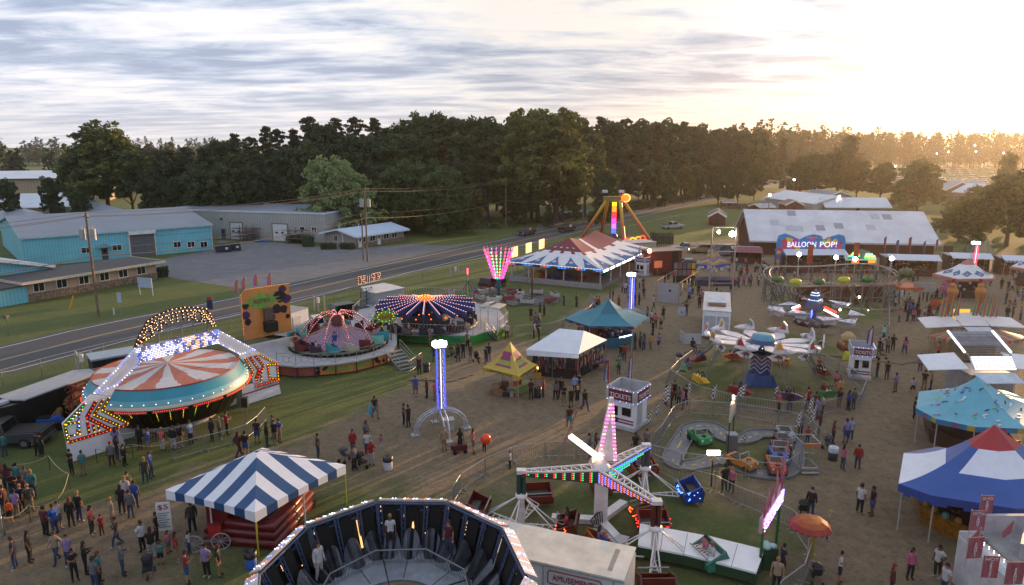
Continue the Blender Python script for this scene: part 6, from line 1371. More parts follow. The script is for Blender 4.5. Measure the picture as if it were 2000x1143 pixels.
for k in range(NSG):
 a0=A0+k*2*PI/NSG;a1=a0+2*PI/NSG;T0,T1=rp(a0,Rr,zr),rp(a1,Rr,zr);B0,B1=rp(a0,Rf+.1,zf),rp(a1,Rf+.1,zf)
 bk=MB();out_=(T0+T1).xy.to_3d().normalized()*.12;bk.add([B0+out_,B1+out_,T1+out_,T0+out_],[(0,1,2,3),(3,2,1,0)]);bk.build('wall_panel',DARK,T)
 for j in range(3):
  f0,f1=(j+.17)/3,(j+.72)/3;b0,b1=B0.lerp(B1,f0),B0.lerp(B1,f1);t0,t1=T0.lerp(T1,f0),T0.lerp(T1,f1)
  pan=[b0.lerp(t0,.3),b1.lerp(t1,.3),b1.lerp(t1,.86),b1.lerp(t1,.93).lerp(b0.lerp(t0,.93),.22),b1.lerp(t1,.93).lerp(b0.lerp(t0,.93),.78),b0.lerp(t0,.86)]
  MB().poly(pan,out_*.5).build('standing_pad',mt('010101',.9,var=0),T)
  for f_ in(f1+.02,f1+.07):
   c0=B0.lerp(B1,min(1,f_))-out_*.5;c1=T0.lerp(T1,min(1,f_))-out_*.5;tr.tube(c0,c1,.035,n=5)
  for i in range(8):
   q0=B0.lerp(B1,f1+.02).lerp(T0.lerp(T1,f1+.02),i/8)-out_*.5;q1=B0.lerp(B1,min(1,f1+.07)).lerp(T0.lerp(T1,min(1,f1+.07)),(i+1)/8)-out_*.5;tr.tube(q0,q1,.018,n=4)
  am=(b0+b1)/2;c_=V((am.x,am.y,zf))-out_*3.5;rw=(b1-b0).length*.78;hh=MB()
  for i in range(8):
   t_=PI*i/8;t2=PI*(i+1)/8;u_=(b1-b0).normalized();n_=-out_.normalized()
   hh.add([c_+u_*(rw*math.cos(t_))*.8+V((0,0,.02))+n_*(.1+.3*math.sin(t_)),c_+u_*(rw*math.cos(t2))*.8+V((0,0,.02))+n_*(.1+.25*math.sin(t2)),am-out_*.2+u_*(rw*math.cos(t2))+V((0,0,.1+.85*math.sin(t2))),am-out_*.2+u_*(rw*math.cos(t_))+V((0,0,.1+.85*math.sin(t_)))],[(0,1,2,3),(3,2,1,0)],0,True)
  hh.build('hip_guard',CAGE,T)
 tr.tube(T0,T1,.07,n=6);tr.tube(T0-V((0,0,.3)),T1-V((0,0,.3)),.04,n=5);tr.tube(B0,T0,.07,n=6)
 for i in range(6):tr.tube(T0.lerp(T1,i/6),T0.lerp(T1,(i+1)/6)-V((0,0,.3)),.02,n=4)
 O0,O1=rp(a0+.03,Rr+.42,zr-.12),rp(a1-.03,Rr+.42,zr-.12);I0,I1=rp(a0+.02,Rr-.02,zr+.12),rp(a1-.02,Rr-.02,zr+.12)
 o=MB().poly([I0,I1,O1,O0],(0,0,.07)).build('rim_board',mt('b0a8a8',.45,var=.15),T);b2=MB()
 for i in range(22):
  for j in range(5):
   if(i+(k*7))%6 in(5,)or(i*3+k*5)%11<4 or rnd.random()<.3:continue
   p=I0.lerp(I1,(i+.5)/22).lerp(O0.lerp(O1,(i+.5)/22),(j+.7)/5.6)+V((0,0,.1));b2.bulb(p,.03,1 if(i%6)in(0,)else(2 if rnd.random()<.25 else 0))
  b2.bulb(O0.lerp(O1,(i+.5)/22)+V((0,0,.02)),.035,(0,1,2,0)[(i//4+k)%4])
 b2.build('bulb_grid',[led('e8ecff',1.4),led('ff7a5a',1.3),led('8a9cff',1.3)],None).parent=o
tr.build('truss_frame',TRS,T)
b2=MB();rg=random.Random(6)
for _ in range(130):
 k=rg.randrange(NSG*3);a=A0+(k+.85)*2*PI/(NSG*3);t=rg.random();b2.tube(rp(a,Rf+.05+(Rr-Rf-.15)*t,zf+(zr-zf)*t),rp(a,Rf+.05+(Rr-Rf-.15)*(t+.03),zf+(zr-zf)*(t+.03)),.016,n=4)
b2.build('painted_bulb_glint',led('ffc88a',1.1),T)  # glowing slivers painted as bulb light caught on the struts, no real bulbs
for a in(R(118),R(88)):MB().tube(rp(a,Rf-.1,zf+.3),rp(a,Rr-.25,zr-.4),.05,n=6).build('lit_tube',led('ffc27a',.9),T)
T.rotation_euler=(R(4.5),0,0)
m=MB();m.tube((0,0,0),(0,0,4.4),.3,n=12);[m.tube((0,0,4.2),rp(A0+k*PI/2.5,Rf,zf),.03,n=4)for k in range(5)];m.build('centre_mast','1c2026',T)
MB().bb(-1.1,1.6,.2,.5,2.0,2.9).build('centre_front',mt('1c4a9a',.5),T);m=MB();[star(V((x,.18,2.5)),V((1,0,0)),V((0,0,1)),.3,m)for x in(-.7,.1,.9)];m.build('centre_star','c0c4cc',T);[MB().ball((x,0,3.5),.08,8).build('red_lamp',led('ff4a3a',10),T)for x in(-.4,1.4)]
MB().bb(.9,2.0,.9,1.6,1.0,2.5).build('centre_box','a89a8c',T)
def tent_slopes(T,E,P,stripes,mats,val=.5,valm=None,scal=0,sag_=.25,ridge=None):
 """square tent: E eave corners, P peak; stripes up each face"""
 n=len(E);m=MB();vb=MB()
 for k in range(n):
  a,b_=E[k],E[(k+1)%n];ns=stripes[k%len(stripes)]
  for s in range(ns):
   u0,u1=s/ns,(s+1)/ns;sub=3
   for q_ in range(sub):
    w0,w1=u0+(u1-u0)*q_/sub,u0+(u1-u0)*(q_+1)/sub
    t0,t1=2*min(w0,1-w0),2*min(w1,1-w1)
    def pt(u,t):
     e=a.lerp(b_,u);ap=a.lerp(P,1)if 0 else P
     base_mid=a.lerp(b_,.5)
     p=e+(P-base_mid)*t;p.z=a.z+(P.z-a.z)*(t**1.12)-0;return p
    nt=5
    for i in range(nt):
     f0,f1=i/nt,(i+1)/nt
     m.add([pt(w0,t0*f0),pt(w1,t1*f0),pt(w1,t1*f1),pt(w0,t0*f1)],[(0,1,2,3)],s%2,True)
    dz=val-.18*math.sin(PI*w0)*0;vz0=val*(1-.35*math.sin(PI*(w0)));vz1=val*(1-.35*math.sin(PI*w1))
    p0,p1=pt(w0,0),pt(w1,0);vb.add([p0-V((0,0,vz0)),p1-V((0,0,vz1)),p1,p0],[(0,1,2,3)],s%2)
 m.build('roof',mats,T);vb.build('valance',valm or mats,T)
TW=mt('d6d9e0',.55,var=.06,trans=.12);TB=mt('1a4674',.5,var=.12,trans=.1)
zE=2.45;E=[G(323,957,zE),G(498,1001,zE),G(675,908,zE)];E.append(E[0]+E[2]-E[1]);cen=(E[0]+E[2])/2;cen.z=0
T=thing('striped_tent','peaked tent in broad navy blue and white stripes at the near left','tent',cen);El=[e-cen for e in E];Pk=V((0,0,HZ(*PX(cen),880)))
ordr=[El[0],El[1],El[2],El[3]];tent_slopes(T,ordr,Pk,[9,9,9,9],[TW,TB],.55)
for i,e in enumerate(El+[(El[0]+El[1])/2,(El[1]+El[2])/2]):
 c_='a8a41c' if i in(1,2)else 'a9a9a9';MB().tube((e.x*.985,e.y*.985,0),(e.x*.985,e.y*.985,zE),.045,n=6).build('pole',c_,T)
pi_=PF((398,1064),(541,1078));T=pi_.thing('inflatable','dark red ribbed inflatable under the striped tent','inflatable');Lw=pi_.L;Dw=4.6
m=MB();RI=mt('5a1216',.35,var=.15)
def roundbox(m,x0,x1,y0,y1,z0,z1,r_,mi=0):
 pr=[];n_=5
 for i in range(n_+1):t=-PI/2+PI*i/n_;pr.append((r_*(math.cos(t)-1),(z0+z1)/2+(z1-z0)/2*math.sin(t)))
 ring=[]
 for off,z in pr:
  ring.append([V((x,y,z))for x,y in((x0-off,y0-off),(x1+off,y0-off),(x1+off,y1+off),(x0-off,y1+off))])
 vs=[p for q_ in ring for p in q_];fs=[(4*j+i,4*j+(i+1)%4,4*j+4+(i+1)%4,4*j+4+i)for j in range(len(ring)-1)for i in range(4)];m.add(vs,fs,mi,True);m.add(ring[-1],[(0,1,2,3)],mi)
roundbox(m,0,Lw,0,Dw,0,.55,.18);roundbox(m,.05,Lw-.05,.05,Dw-.05,.5,1.0,.18);roundbox(m,1.2,Lw-.05,.05,Dw-.05,.95,1.45,.2);m.build('bumper',RI,T)
m=MB();roundbox(m,1.6,Lw-.5,.5,Dw-.5,1.3,1.6,.3);m.build('bed',mt('3a0c10',.5,var=.2),T);MB().bb(.1,1.3,.3,Dw,0,2.0).build('side_wall',RI,T)
T=thing('red_chest','bright red upright cabinet beside the wooden wheels under the striped tent','cabinet',G(427,1060));MB().bb(-.33,.33,-.3,.3,0,1.15).build('body','9a1c16',T);MB().bb(-.36,.36,-.33,.33,1.15,1.2).build('lid','6a120e',T)
T=thing('wooden_cart','grey two wheeled show cart leaning by the striped tent','cart',G(408,1072),.2);MB().bb(-.6,.6,-.1,.1,.38,.46).build('axle','5a5450',T)
for x_ in(-.65,.65):
 m=MB();r_=.45;pts=[V((x_+r_*math.cos(t),-.2,r_+r_*math.sin(t)))for t in[2*PI*k/20 for k in range(20)]];m.path(pts,.035,5,close=True);[m.tube((x_,-.2,r_),p,.018,n=4)for p in pts[::2]];m.build('wheel','8a8c90',T)
def board(name,lab,bx,by,yt,w_,h2,lines,col='c4c4c4',tc='5a2a2a',rz=0.0,cat='sign'):
 g_=G(bx,by);h_=HZ(bx,by,yt);T=thing(name,lab,cat,g_,rz);MB().tube((0,.03,0),(0,.03,h_),.03).build('post','777777',T);MB().bb(-w_/2,w_/2,-.03,.0,h_-h2,h_).build('board',col,T)
 for(t,f,s,ww,c_)in lines:MB().text(t,s,Matrix.Translation((0,-.045,h_-h2*f)),w=ww).build('lettering',c_,T)
 return T
board('price_sign','tall white price board with a red 5 at the left corner of the striped tent',325,1050,981,.7,1.6,[('$5',.24,.38,.5,'8a1c1c')],rz=.2)
m=MB();T=bpy.data.objects['price_sign'];h_=HZ(325,1050,981);[m.bb(-.28,.28-.1*(k%3),-.045,-.035,h_-.62-.13*k,h_-.58-.13*k)for k in range(7)];m.build('text_line','6a6a6e',T)
def peaked(name,lab,eave,z,pk,mats,mf,val=.35,prof=1.9,n=16,sub=6,poles=True,vm=None,hub_=.0,cat='tent',scal=False,pc='9a9a9a'):
 E=[G(x,y,z)for x,y in eave];c_=sum(E,V((0,0,0)))/len(E);c_.z=0
 pz=HZ(*PX(c_),pk[1]);T=thing(name,lab,cat,c_);m=MB();vb=MB();pts=[]
 for k in range(len(E)):
  for s in range(sub):pts.append((E[k].lerp(E[(k+1)%len(E)],s/sub)-c_))
 N_=len(pts);rings=[]
 for j in range(n+1):
  t=j/n;rings.append([V((p.x*(1-t),p.y*(1-t),z+(pz-z)*(t**prof*.72+t*.28)))for p in pts])
 for j in range(n):
  for i in range(N_):m.add([rings[j][i],rings[j][(i+1)%N_],rings[j+1][(i+1)%N_],rings[j+1][i]],[(0,1,2,3)],mf(i/N_,j/n,i,j,sub),True)
 for i in range(N_):
  a,b_=pts[i],pts[(i+1)%N_];d_=val*(1 if not scal else .75+.25*(i%2));vb.add([a-V((0,0,d_)),b_-V((0,0,d_)),b_,a],[(0,1,2,3)],i%(len(vm)if vm else 1))
 ro=m.build('roof',mats,T);vb.build('valance',vm or[mats[0]],T)
 if poles:
  for e in E:q_=e-c_;MB().tube((q_.x*.95,q_.y*.95,0),(q_.x*.95,q_.y*.95,z),.04,n=6).build('pole',pc,T)
 return T,c_,E,pz,(lambda u,t,off=.03:(lambda p:V((p.x*(1-t),p.y*(1-t),z+(pz-z)*(t**prof*.72+t*.28)+off)))(pts[int(u*N_)%N_].lerp(pts[(int(u*N_)+1)%N_],(u*N_)%1)))
TQ=mt('23768a',.5,var=.1,sc=.6,trans=.15);TQ2=mt('1c6478',.5,var=.1,trans=.15)
T,c_,E,pz,sf=peaked('game_tent','turquoise peaked game tent in the middle of the midway',[(1103,622),(1150,637),(1238,638),(1268,620),(1232,606),(1135,605)],2.6,(1188,583),[TQ,TQ2],lambda u,t,i,j,s:1 if t>.55 and(i//s)%2 else 0,.3,2.2,vm=[mt('245a6c',.6),mt('3a2a4a',.6)],scal=True)
MB().lathe([(2.6,0),(2.9,1.05),(2.75,1.1),(2.5,1.02)],6,sm=False).build('counter',mt('2a7088',.5,var=.2),T);MB().bb(-1.2,1.2,-1,1,0,1.8).build('prize_rack',mt('3a2430',.8,var=.8,sc=6),T);m=MB();rg=random.Random(3);[m.ball((rg.uniform(-1.2,1.2),-1.1,rg.uniform(.9,2.1)),.16,6,k%4)for k in range(26)];m.build('prize_pile',[mt(x)for x in('8a2a5a','b0a8a8','2a5a8a','a88a2a')],T);MB().tube((.9,-2.2,1.1),(2.3,-1.2,1.1),.05).build('lit_tube',led('d8e6ff',6),T)
m=MB();[m.bb(-3.4+.3*k,-3.15+.3*k,-2.6,-2.55,.5,2.3,k%3)for k in range(7)];m.build('side_banner',[mt('5a1c2c',.6,var=.6,sc=8),mt('7a2a4a',.6,var=.6,sc=8),mt('8a3a1c',.6,var=.6,sc=8)],T)
TC=mt('5aa6bc',.5,var=.12,sc=.5,trans=.15)
T,c_,E,pz,sf=peaked('game_tent','light blue tent scattered with coloured confetti marks at the right',[(1789,797),(1828,818),(1905,834),(2010,838),(2060,800),(1960,762),(1870,757),(1795,765)],2.6,(1912,735),[TC],lambda u,t,i,j,s:0,.35,2.2,sub=5,vm=[mt('2a6f9a',.5),mt('2a6f9a',.5),mt('6a4a7a',.5),mt('2a6f9a',.5),mt('a08a3a',.5)])
rg=random.Random(12);mm=MB()
for _ in range(75):
 u,t=rg.random(),rg.uniform(.03,.85);p=sf(u,t,.04);p2=sf((u+rg.uniform(-.012,.012)/(1-t))%1,min(.95,t+rg.uniform(-.07,.07)),.04)
 if(p2-p).length>.8:p2=p.lerp(p2,.5/(p2-p).length)
 k=rg.randrange(5);mm.beam(p,p2,.09,.012,k)
 if rg.random()<.5:p3=sf((u+.012/(1-t))%1,min(.95,t+.03),.04);p3=p.lerp(p3,min(1,.4/max(.01,(p3-p).length)));mm.beam(p,p3,.11,.02,k)
mm.build('confetti_print',[mt(x,.5)for x in('c02a6c','4a4a9a','4ab03a','d0d0d4','2a2a4a')],T)
MB().lathe([(2.6,0),(2.9,1.05),(2.5,1.0)],8,sm=False).build('counter',mt('3a2218',.7,var=.6,sc=5),T);MB().bb(-1.6,1.6,-1.4,1.4,0,1.9).build('prize_rack',mt('301c18',.8,var=.9,sc=6),T)
RB,RWh,RR=mt('1c4f9c',.4,var=.12,sc=.6,trans=.15),mt('d6dbe8',.45,var=.06,trans=.15),mt('a02630',.45,var=.08,trans=.15)
T,c_,E,pz,sf=peaked('game_tent','large blue tent with a white band and red peak at the right edge',[(1755,945),(1820,968),(1985,994),(2120,985),(2160,930),(2010,890),(1830,873),(1765,885)],2.7,(1922,829),[RB,RWh,RR],lambda u,t,i,j,s:2 if t>.73 else(1 if t>.38 and(i//s)in(1,2,5,6)else(1 if(i//s)in(7,3)and t<.5 else 0)),.55,2.0,sub=5,vm=[mt('17428a',.5)],scal=True)
MB().lathe([(3.2,0),(3.4,1.0),(3.0,1.0)],8,sm=False).build('counter',mt('8a5a10',.5,var=.5,sc=4),T);m=MB();rg=random.Random(5);[m.ball((3.0*math.cos(a),3.0*math.sin(a),1.1),.2,6,rg.randrange(3))for a in[2*PI*k/30 for k in range(30)]];m.build('prize_pile',[mt('4a8a80'),mt('8a6a2a'),mt('5a1c1c')],T);MB().bb(-1.8,1.8,-1.5,1.5,0,2.0).build('prize_rack',mt('1c1418',.8,var=.9,sc=6),T)
for lab,ev,pk in(('white tent with blue starred diamonds and a salmon peak behind the ice cream stand',[(1821,535),(1870,546),(1942,545),(1944,538),(1905,527),(1850,526)],(1884,504)),('salmon edged blue and white tent cut off by the right edge',[(1972,521),(2010,527),(2060,526),(2070,518),(2030,511),(1990,512)],(2020,488))):
 SALM=mt('a46458',.6);DW=mt('cfd8de',.55,trans=.15);T,c_,E,pz,sf=peaked('game_tent',lab,ev,2.9,pk,[DW,SALM],lambda u,t,i,j,s:1 if t>.72 or(t<.06)or(i in(0,17)and 0)else 0,.3,1.8,sub=6,vm=[SALM])
 d=MB();s2=MB()
 for k in range(12):
  u=(k+.5)/12;q_=[sf(u-.035,.32,.05),sf(u,.14,.05),sf(u+.035,.32,.05),sf(u,.5,.05)];d.add(q_,[(0,1,2,3)]);c2=sf(u,.3,.09);u_=(q_[2]-q_[0]).normalized();v_=(q_[3]-q_[1]).normalized();star(c2+v_*.0,u_,v_,.2,s2)
 d.build('blue_diamond',mt('2c5a86',.5),T);s2.build('roof_star','c4c8cc',T);MB().lathe([(2.4,0),(2.6,1.0),(2.3,1.0)],6,sm=False).build('counter',mt('4a3230',.7,var=.6,sc=5),T);MB().bb(-1.3,1.3,-1.2,1.2,0,2.1).build('prize_rack',mt('2c1c20',.8,var=.9,sc=6),T)
 m=MB();rg=random.Random(7);[m.ball((2.3*math.cos(a),2.3*math.sin(a),rg.choice((1.2,1.6,2.1))),.2,6,rg.randrange(3))for a in[2*PI*k/26 for k in range(26)]];m.build('prize_pile',[mt('b0b4c0'),mt('9a5a70'),mt('5a4a4a')],T)
T=thing('plush_toy','giant pink plush bear hanging at the corner of the diamond patterned tent','toy',G(1843,582));m=MB();m.ball((0,0,1.9),.45,10);m.ball((0,0,1.25),.6,10);[m.ball((x,-.1,z),.24,8)for x,z in((-.35,2.3),(.35,2.3),(-.5,1.5),(.5,1.5),(-.35,.8),(.35,.8))];m.build('body',mt('a8607c',.9),T);MB().tube((0,0,2.3),(0,0,2.8),.02).build('cord','8a8a8a',T)
TY=mt('b39a3c',.55,var=.06,trans=.2);TM=mt('8a2c5c',.5,var=.1,trans=.2);TL=mt('8a9a34',.5,trans=.2)
yE=[G(942,717,2.3),G(1013,735,2.3),G(1050,712,2.3)];yE.append(yE[0]+yE[2]-yE[1]);c_=(yE[0]+yE[2])/2;c_.z=0
T=thing('lemonade_tent','small yellow peaked tent with magenta and lime print over stacked cartons','tent',c_);pz=HZ(*PX(c_),667);m=MB();vb=MB();El=[e-c_ for e in yE];n=12;sub=10
def yp(k,u,t,off=0):
 p=El[k].lerp(El[(k+1)%4],u);return V((p.x*(1-t),p.y*(1-t),2.3+(pz-2.3)*(t**1.9*.7+t*.3)+off))
for k in range(4):
 for i in range(sub):
  for j in range(n):
   u,t=(i+.5)/sub,(j+.5)/n;x=(u-.5)*(1-t)*2.0;mi=1 if .5<t<.78 and abs(x)<.26 else(2 if((x/.42)**2+((t-.38)/.14)**2)<1 and abs(u-.5)<.45 else 0)
   if .28<t<.36 and abs(x)<.4:mi=1
   m.add([yp(k,i/sub,j/n),yp(k,(i+1)/sub,j/n),yp(k,(i+1)/sub,(j+1)/n),yp(k,i/sub,(j+1)/n)],[(0,1,2,3)],mi,True)
  a,b_=yp(k,i/sub,0),yp(k,(i+1)/sub,0);d0,d1=[.42-.22*math.sin(PI*q_)for q_ in(i/sub,(i+1)/sub)];vb.add([a-V((0,0,d0)),b_-V((0,0,d1)),b_,a],[(0,1,2,3)])
m.build('roof',[TY,TM,TL],T);vb.build('valance',TY,T);g=MB()
for k,txt in((0,'LEMONADE'),(1,'LEMONADE')):
 d_=El[k+1]-El[k];an_=math.atan2(d_.y,d_.x);c2=(El[k]+El[k+1])/2;g.text(txt,.26,Matrix.Translation(V((c2.x,c2.y,2.1))+V((math.sin(an_)*.04,-math.cos(an_)*.04,0)))@Matrix.Rotation(an_,4,'Z'),w=2.6)
g.build('lettering','5a4a1c',T)
for e in El:MB().tube((e.x*.96,e.y*.96,0),(e.x*.96,e.y*.96,2.3),.03).build('pole','8a8a84',T)
def crate(x,y,z,s,col,lab,T_=None,name='carton',cat='box',grp='cartons under the yellow tent'):
 T=thing(name,lab,cat,V((c_.x+x,c_.y+y,z)),rnd.uniform(-.4,.4),grp);MB().bb(-s*.6,s*.6,-s/2,s/2,0,s*.85).build('body',col,T);MB().bb(-s*.6,s*.6,-.03,.03,s*.85,s*.85+.01).build('tape','a08a68',T)
for i,(x,y,z,s,col,l)in enumerate(((-1.3,-.4,0,.55,'7a5a40','brown carton at the left of the yellow tent, on the grass'),(-.9,-.7,0,.5,'84644a','open brown carton on the grass in front of the yellow tent pile'),(-1.2,-.1,.48,.5,'8a7058','pale brown carton on top of the left stack under the yellow tent'),(-.5,.2,0,.6,'5a3c2a','dark brown carton in the middle of the yellow tent'),(-.45,.2,.52,.45,'6a3c24','reddish carton topping the middle stack under the yellow tent'),(-.3,-.9,0,.45,'20242c','black crate with pale lids in front of the yellow tent'),(.2,-.9,0,.45,'a09a94','white cooler box at the front of the yellow tent'),(.5,-1.0,0,.4,'8a2a3a','small red cooler at the front corner of the yellow tent'),(.1,-.2,0,.6,'9a8c80','whitish carton behind the coolers of the yellow tent'))):
 crate(x,y,z,s,col,l)
T=thing('drinks_table','long folding table with a lime cloth under the yellow tent','table',V((c_.x+.9,c_.y-.2,0)),R(52));MB().bb(-1.2,1.2,-.35,.35,.72,.76).build('tabletop','8a9a5a',T);MB().bb(-1.2,1.2,-.37,-.35,.1,.76).build('cloth','6a7a4a',T);[MB().tube((x,y,0),(x,y,.72),.02).build('leg','888888',T)for x in(-1.1,1.1)for y in(-.3,.3)]
for i,(x,y,col,l)in enumerate(((.45,-.5,'b0442a','orange drinks cooler with a white lid on the lime table'),(.75,-.1,'9a1c1c','red drinks cooler beside the orange one on the lime table'))):T=thing('drinks_cooler',l,'cooler',V((c_.x+x,c_.y+y,.77)));MB().tube((0,0,0),(0,0,.45),.2,n=14).build('body',col,T);MB().tube((0,0,.45),(0,0,.52),.21,n=14).build('lid','c8c8c8',T)
for i,(x,dx)in enumerate(((1044,0),(1051,0))):T=thing('hanging_notice',('left','right')[i]+' orange notice hanging beside the yellow tent pole','notice',G(x+2,770));h_=HZ(x+2,770,728);MB().bb(-.16,.16,-.02,.0,h_-.5,h_).build('card','a8741c',T);MB().tube((0,0.02,0),(0,.02,h_),.02).build('stand','6a6a6a',T)
T=thing('bulb','small warm lamp at the right corner of the yellow tent','lamp',yE[2]-V((0,0,.3)));MB().ball((0,0,0),.07,8).build('bulb_glass',led('ffb040',30),T);MB().tube((0,0,.05),(0,0,.3),.015).build('cord','444444',T)
wE=[G(1027,683,2.5),G(1130,692,2.5),G(1186,664,2.5),G(1100,655,2.5)];c_=sum(wE,V())/4;c_.z=0
T=thing('tarp_stall','white tarpaulin covered stall crammed with hanging clothes and toys','market stall',c_);El=[e-c_ for e in wE];pk0=(El[0]+El[1])/2*.55+V((0,0,1.4+.0));pk1=(El[2]+El[3])/2*1.0+V((0,0,0));pk0=(El[0]*.5+El[3]*.5)*.55;pk1=(El[1]+El[2])/2*.6
pk0=V((pk0.x,pk0.y,3.9));pk1=V((pk1.x,pk1.y,3.9));pk0,pk1=pk0.lerp(pk1,.12),pk1
WTP=mt('d4d9e2',.5,var=.08,sc=1.5,trans=.1);m=MB()
m.add([El[0],El[1],El[2],El[3],pk0,pk1,El[0]+V((.1,-.1,-.5)),El[1]+V((0,-.1,-.35))],[(0,1,5,4),(1,2,5),(2,3,4,5),(3,0,4),(6,7,1,0)],0);m.build('tarpaulin',WTP,T)
for e in El+[(El[0]+El[1])/2,(El[1]+El[2])/2]:MB().tube((e.x*.96,e.y*.96,0),(e.x*.96,e.y*.96,2.45),.03).build('pole','6a6a6a',T)
m=MB();rg=random.Random(20);pal=['4a1c24','1c2430','6a5a50','2a1c30','8a7a70','1c3a44','5a1c4a','141418','7a3020','3a4a5a']
for(a,b_)in((El[0],El[1]),(El[1],El[2])):
 d_=b_-a;n_=int(d_.length/.22);an_=math.atan2(d_.y,d_.x)
 for i in range(n_):
  for row_ in range(3):
   p=a.lerp(b_,(i+.5)/n_)*(.93-.08*row_);zt_=rg.uniform(1.6,2.3)-row_*.1;m.box(p.x,p.y,zt_-rg.uniform(.3,.8),rg.uniform(.12,.24),.08,rg.uniform(.4,1.1),rg.randrange(10),rz=an_+rg.uniform(-.3,.3))
m.build('hanging_goods',[mt(x,.8,var=.5,sc=5)for x in pal],T);MB().poly([V((e.x*.8,e.y*.8,0))for e in El],(0,0,.9)).build('display_table',mt('2a1c20',.8,var=.9,sc=7),T)
T=thing('souvenir_table','table heaped with small red goods at the right end of the white tarpaulin stall','table',G(1172,722),.4);MB().bb(-1.1,.9,-.4,.4,.7,.76).build('tabletop','5a3a34',T);m=MB();rg=random.Random(3);[m.ball((rg.uniform(-1,.8),rg.uniform(-.35,.35),.82),.08,6,rg.randrange(3))for _ in range(60)];m.build('goods',[mt('8a3040'),mt('6a5aa0'),mt('a08080')],T);[MB().tube((x,y,0),(x,y,.7),.03).build('leg','444444',T)for x in(-1,.8)for y in(-.3,.3)]
g_=G(1575,1105);T=thing('parasol','orange and yellow beach umbrella over the fence at the near right','umbrella',g_);h_=HZ(1575,1105,1012);m=MB();m.lathe([(.98,h_-.4),(.8,h_-.2),(.5,h_-.06),(.01,h_)],10,sm=False,mf=lambda i,j:[0,1,2][j]);m.build('canopy',[mt('a03c2c',.6,trans=.3),mt('b05a2c',.6,trans=.3),mt('b8682c',.6,trans=.3)],T);MB().tube((0,0,0),(0,0,h_),.025).build('pole','b0b0b0',T);m=MB();[m.poly([(.97*math.cos(a),.97*math.sin(a),h_-.4),(.97*math.cos(a+.3),.97*math.sin(a+.3),h_-.4),(.97*math.cos(a+.15),.97*math.sin(a+.15),h_-.5)],(0,0,.01))for a in[2*PI*k/20 for k in range(20)]];m.build('fringe','8a2c24',T)
T=thing('yellow_banner','narrow yellow banner hanging under the orange umbrella','banner',G(1584,1103));MB().bb(-.07,.07,-.01,.01,.3,1.9).build('cloth','8a7a1c',T);MB().tube((0,.03,0),(0,.03,1.95),.015).build('pole','8a8a8a',T)
GALV=mt('9a9c9e',.35,.6,var=.15)
BW=2.3;m=MB();fr=[V((.04,0,.12)),V((.04,0,1.02)),V((.12,0,1.1)),V((BW-.12,0,1.1)),V((BW-.04,0,1.02)),V((BW-.04,0,.12))]
m.path(fr,.026,5);m.tube(fr[0],fr[-1],.02,n=5);b_=MB();[b_.tube((x,0,.12),(x,0,1.08),.011,n=4,cap=False)for x in[.04+(BW-.08)*k/17 for k in range(1,17)]]
ft=MB();[ft.beam((x,-.3,.02),(x,.3,.02),.05,.03)for x in(.25,BW-.25)];[ft.tube((x,0,.02),(x,0,.14),.02,n=4)for x in(.25,BW-.25)]
BAR=thing('crowd_barrier','x','barrier',(0,0,0));m.build('frame',GALV,BAR);b_.build('bar_infill',GALV,BAR);ft.build('foot',GALV,BAR);nbar=[0]
def barriers(pix,lab,close=False):
 P=[G(*p)for p in pix]+([G(*pix[0])]if close else[])
 for a,b_ in zip(P,P[1:]):
  n=max(1,round((b_-a).length/BW))
  for i in range(n):
   p,q=a.lerp(b_,i/n),a.lerp(b_,(i+1)/n);d=q-p;sx=d.length/BW;rz=math.atan2(d.y,d.x)
   if not nbar[0]:o=BAR;o.location=p;o.rotation_euler=(0,0,rz);o.scale=(sx,1,1);o['label']='crowd barrier '+lab;o['group']='crowd barriers'
   else:o=dup(BAR,p,rz,'crowd barrier '+lab,'crowd barriers',(sx,1,1))
   nbar[0]+=1
barriers([(885,985),(900,960),(948,927),(1000,905),(1065,894),(1190,890)],'round the far side of the arm ride')
barriers([(1275,918),(1330,945),(1395,962),(1440,985)],'between the arm ride and the toy car track')
barriers([(1440,985),(1500,1010),(1549,1035),(1585,1090),(1568,1143),(1520,1180)],'curving round the right of the arm ride')
barriers([(1276,875),(1290,862),(1315,820),(1345,808),(1440,815),(1520,828),(1570,838),(1600,865)],'along the back and left of the toy car track')
barriers([(1272,900),(1330,915),(1400,925),(1455,932),(1525,940),(1560,915),(1590,918)],'along the front of the toy car track')
barriers([(1308,745),(1325,726),(1352,705),(1480,700)],'left of the gondola ride');barriers([(1308,745),(1345,770),(1365,780),(1440,800),(1530,812),(1600,812),(1650,800),(1680,795),(1690,765)],'in front of the gondola ride')
barriers([(1560,700),(1610,715),(1665,745),(1685,765)],'right of the gondola ride');barriers([(1500,600),(1512,580),(1545,570)],'at the left bend of the coaster enclosure');barriers([(1500,606),(1560,628),(1600,652),(1680,660)],'before the jet ride');barriers([(1690,662),(1735,655),(1735,600),(1752,575)],'right of the jet ride')
barriers([(972,660),(1000,655),(1070,652),(1100,642),(1150,618),(1165,600),(1150,590)],'round the mast ride enclosure');barriers([(770,730),(800,728),(825,710)],'at the foot of the round deck stairs')
barriers([(335,900),(400,882),(455,868),(482,858),(505,840),(520,822)],'of the saucer ride queue, outer row');barriers([(230,880),(285,872),(380,858),(440,845)],'of the saucer ride queue, inner row')
barriers([(-40,1075),(8,1048),(5,1020)],'at the left edge of the crowd');barriers([(1283,540),(1300,520),(1330,512)],'beside the red trailer near the swinging ride')
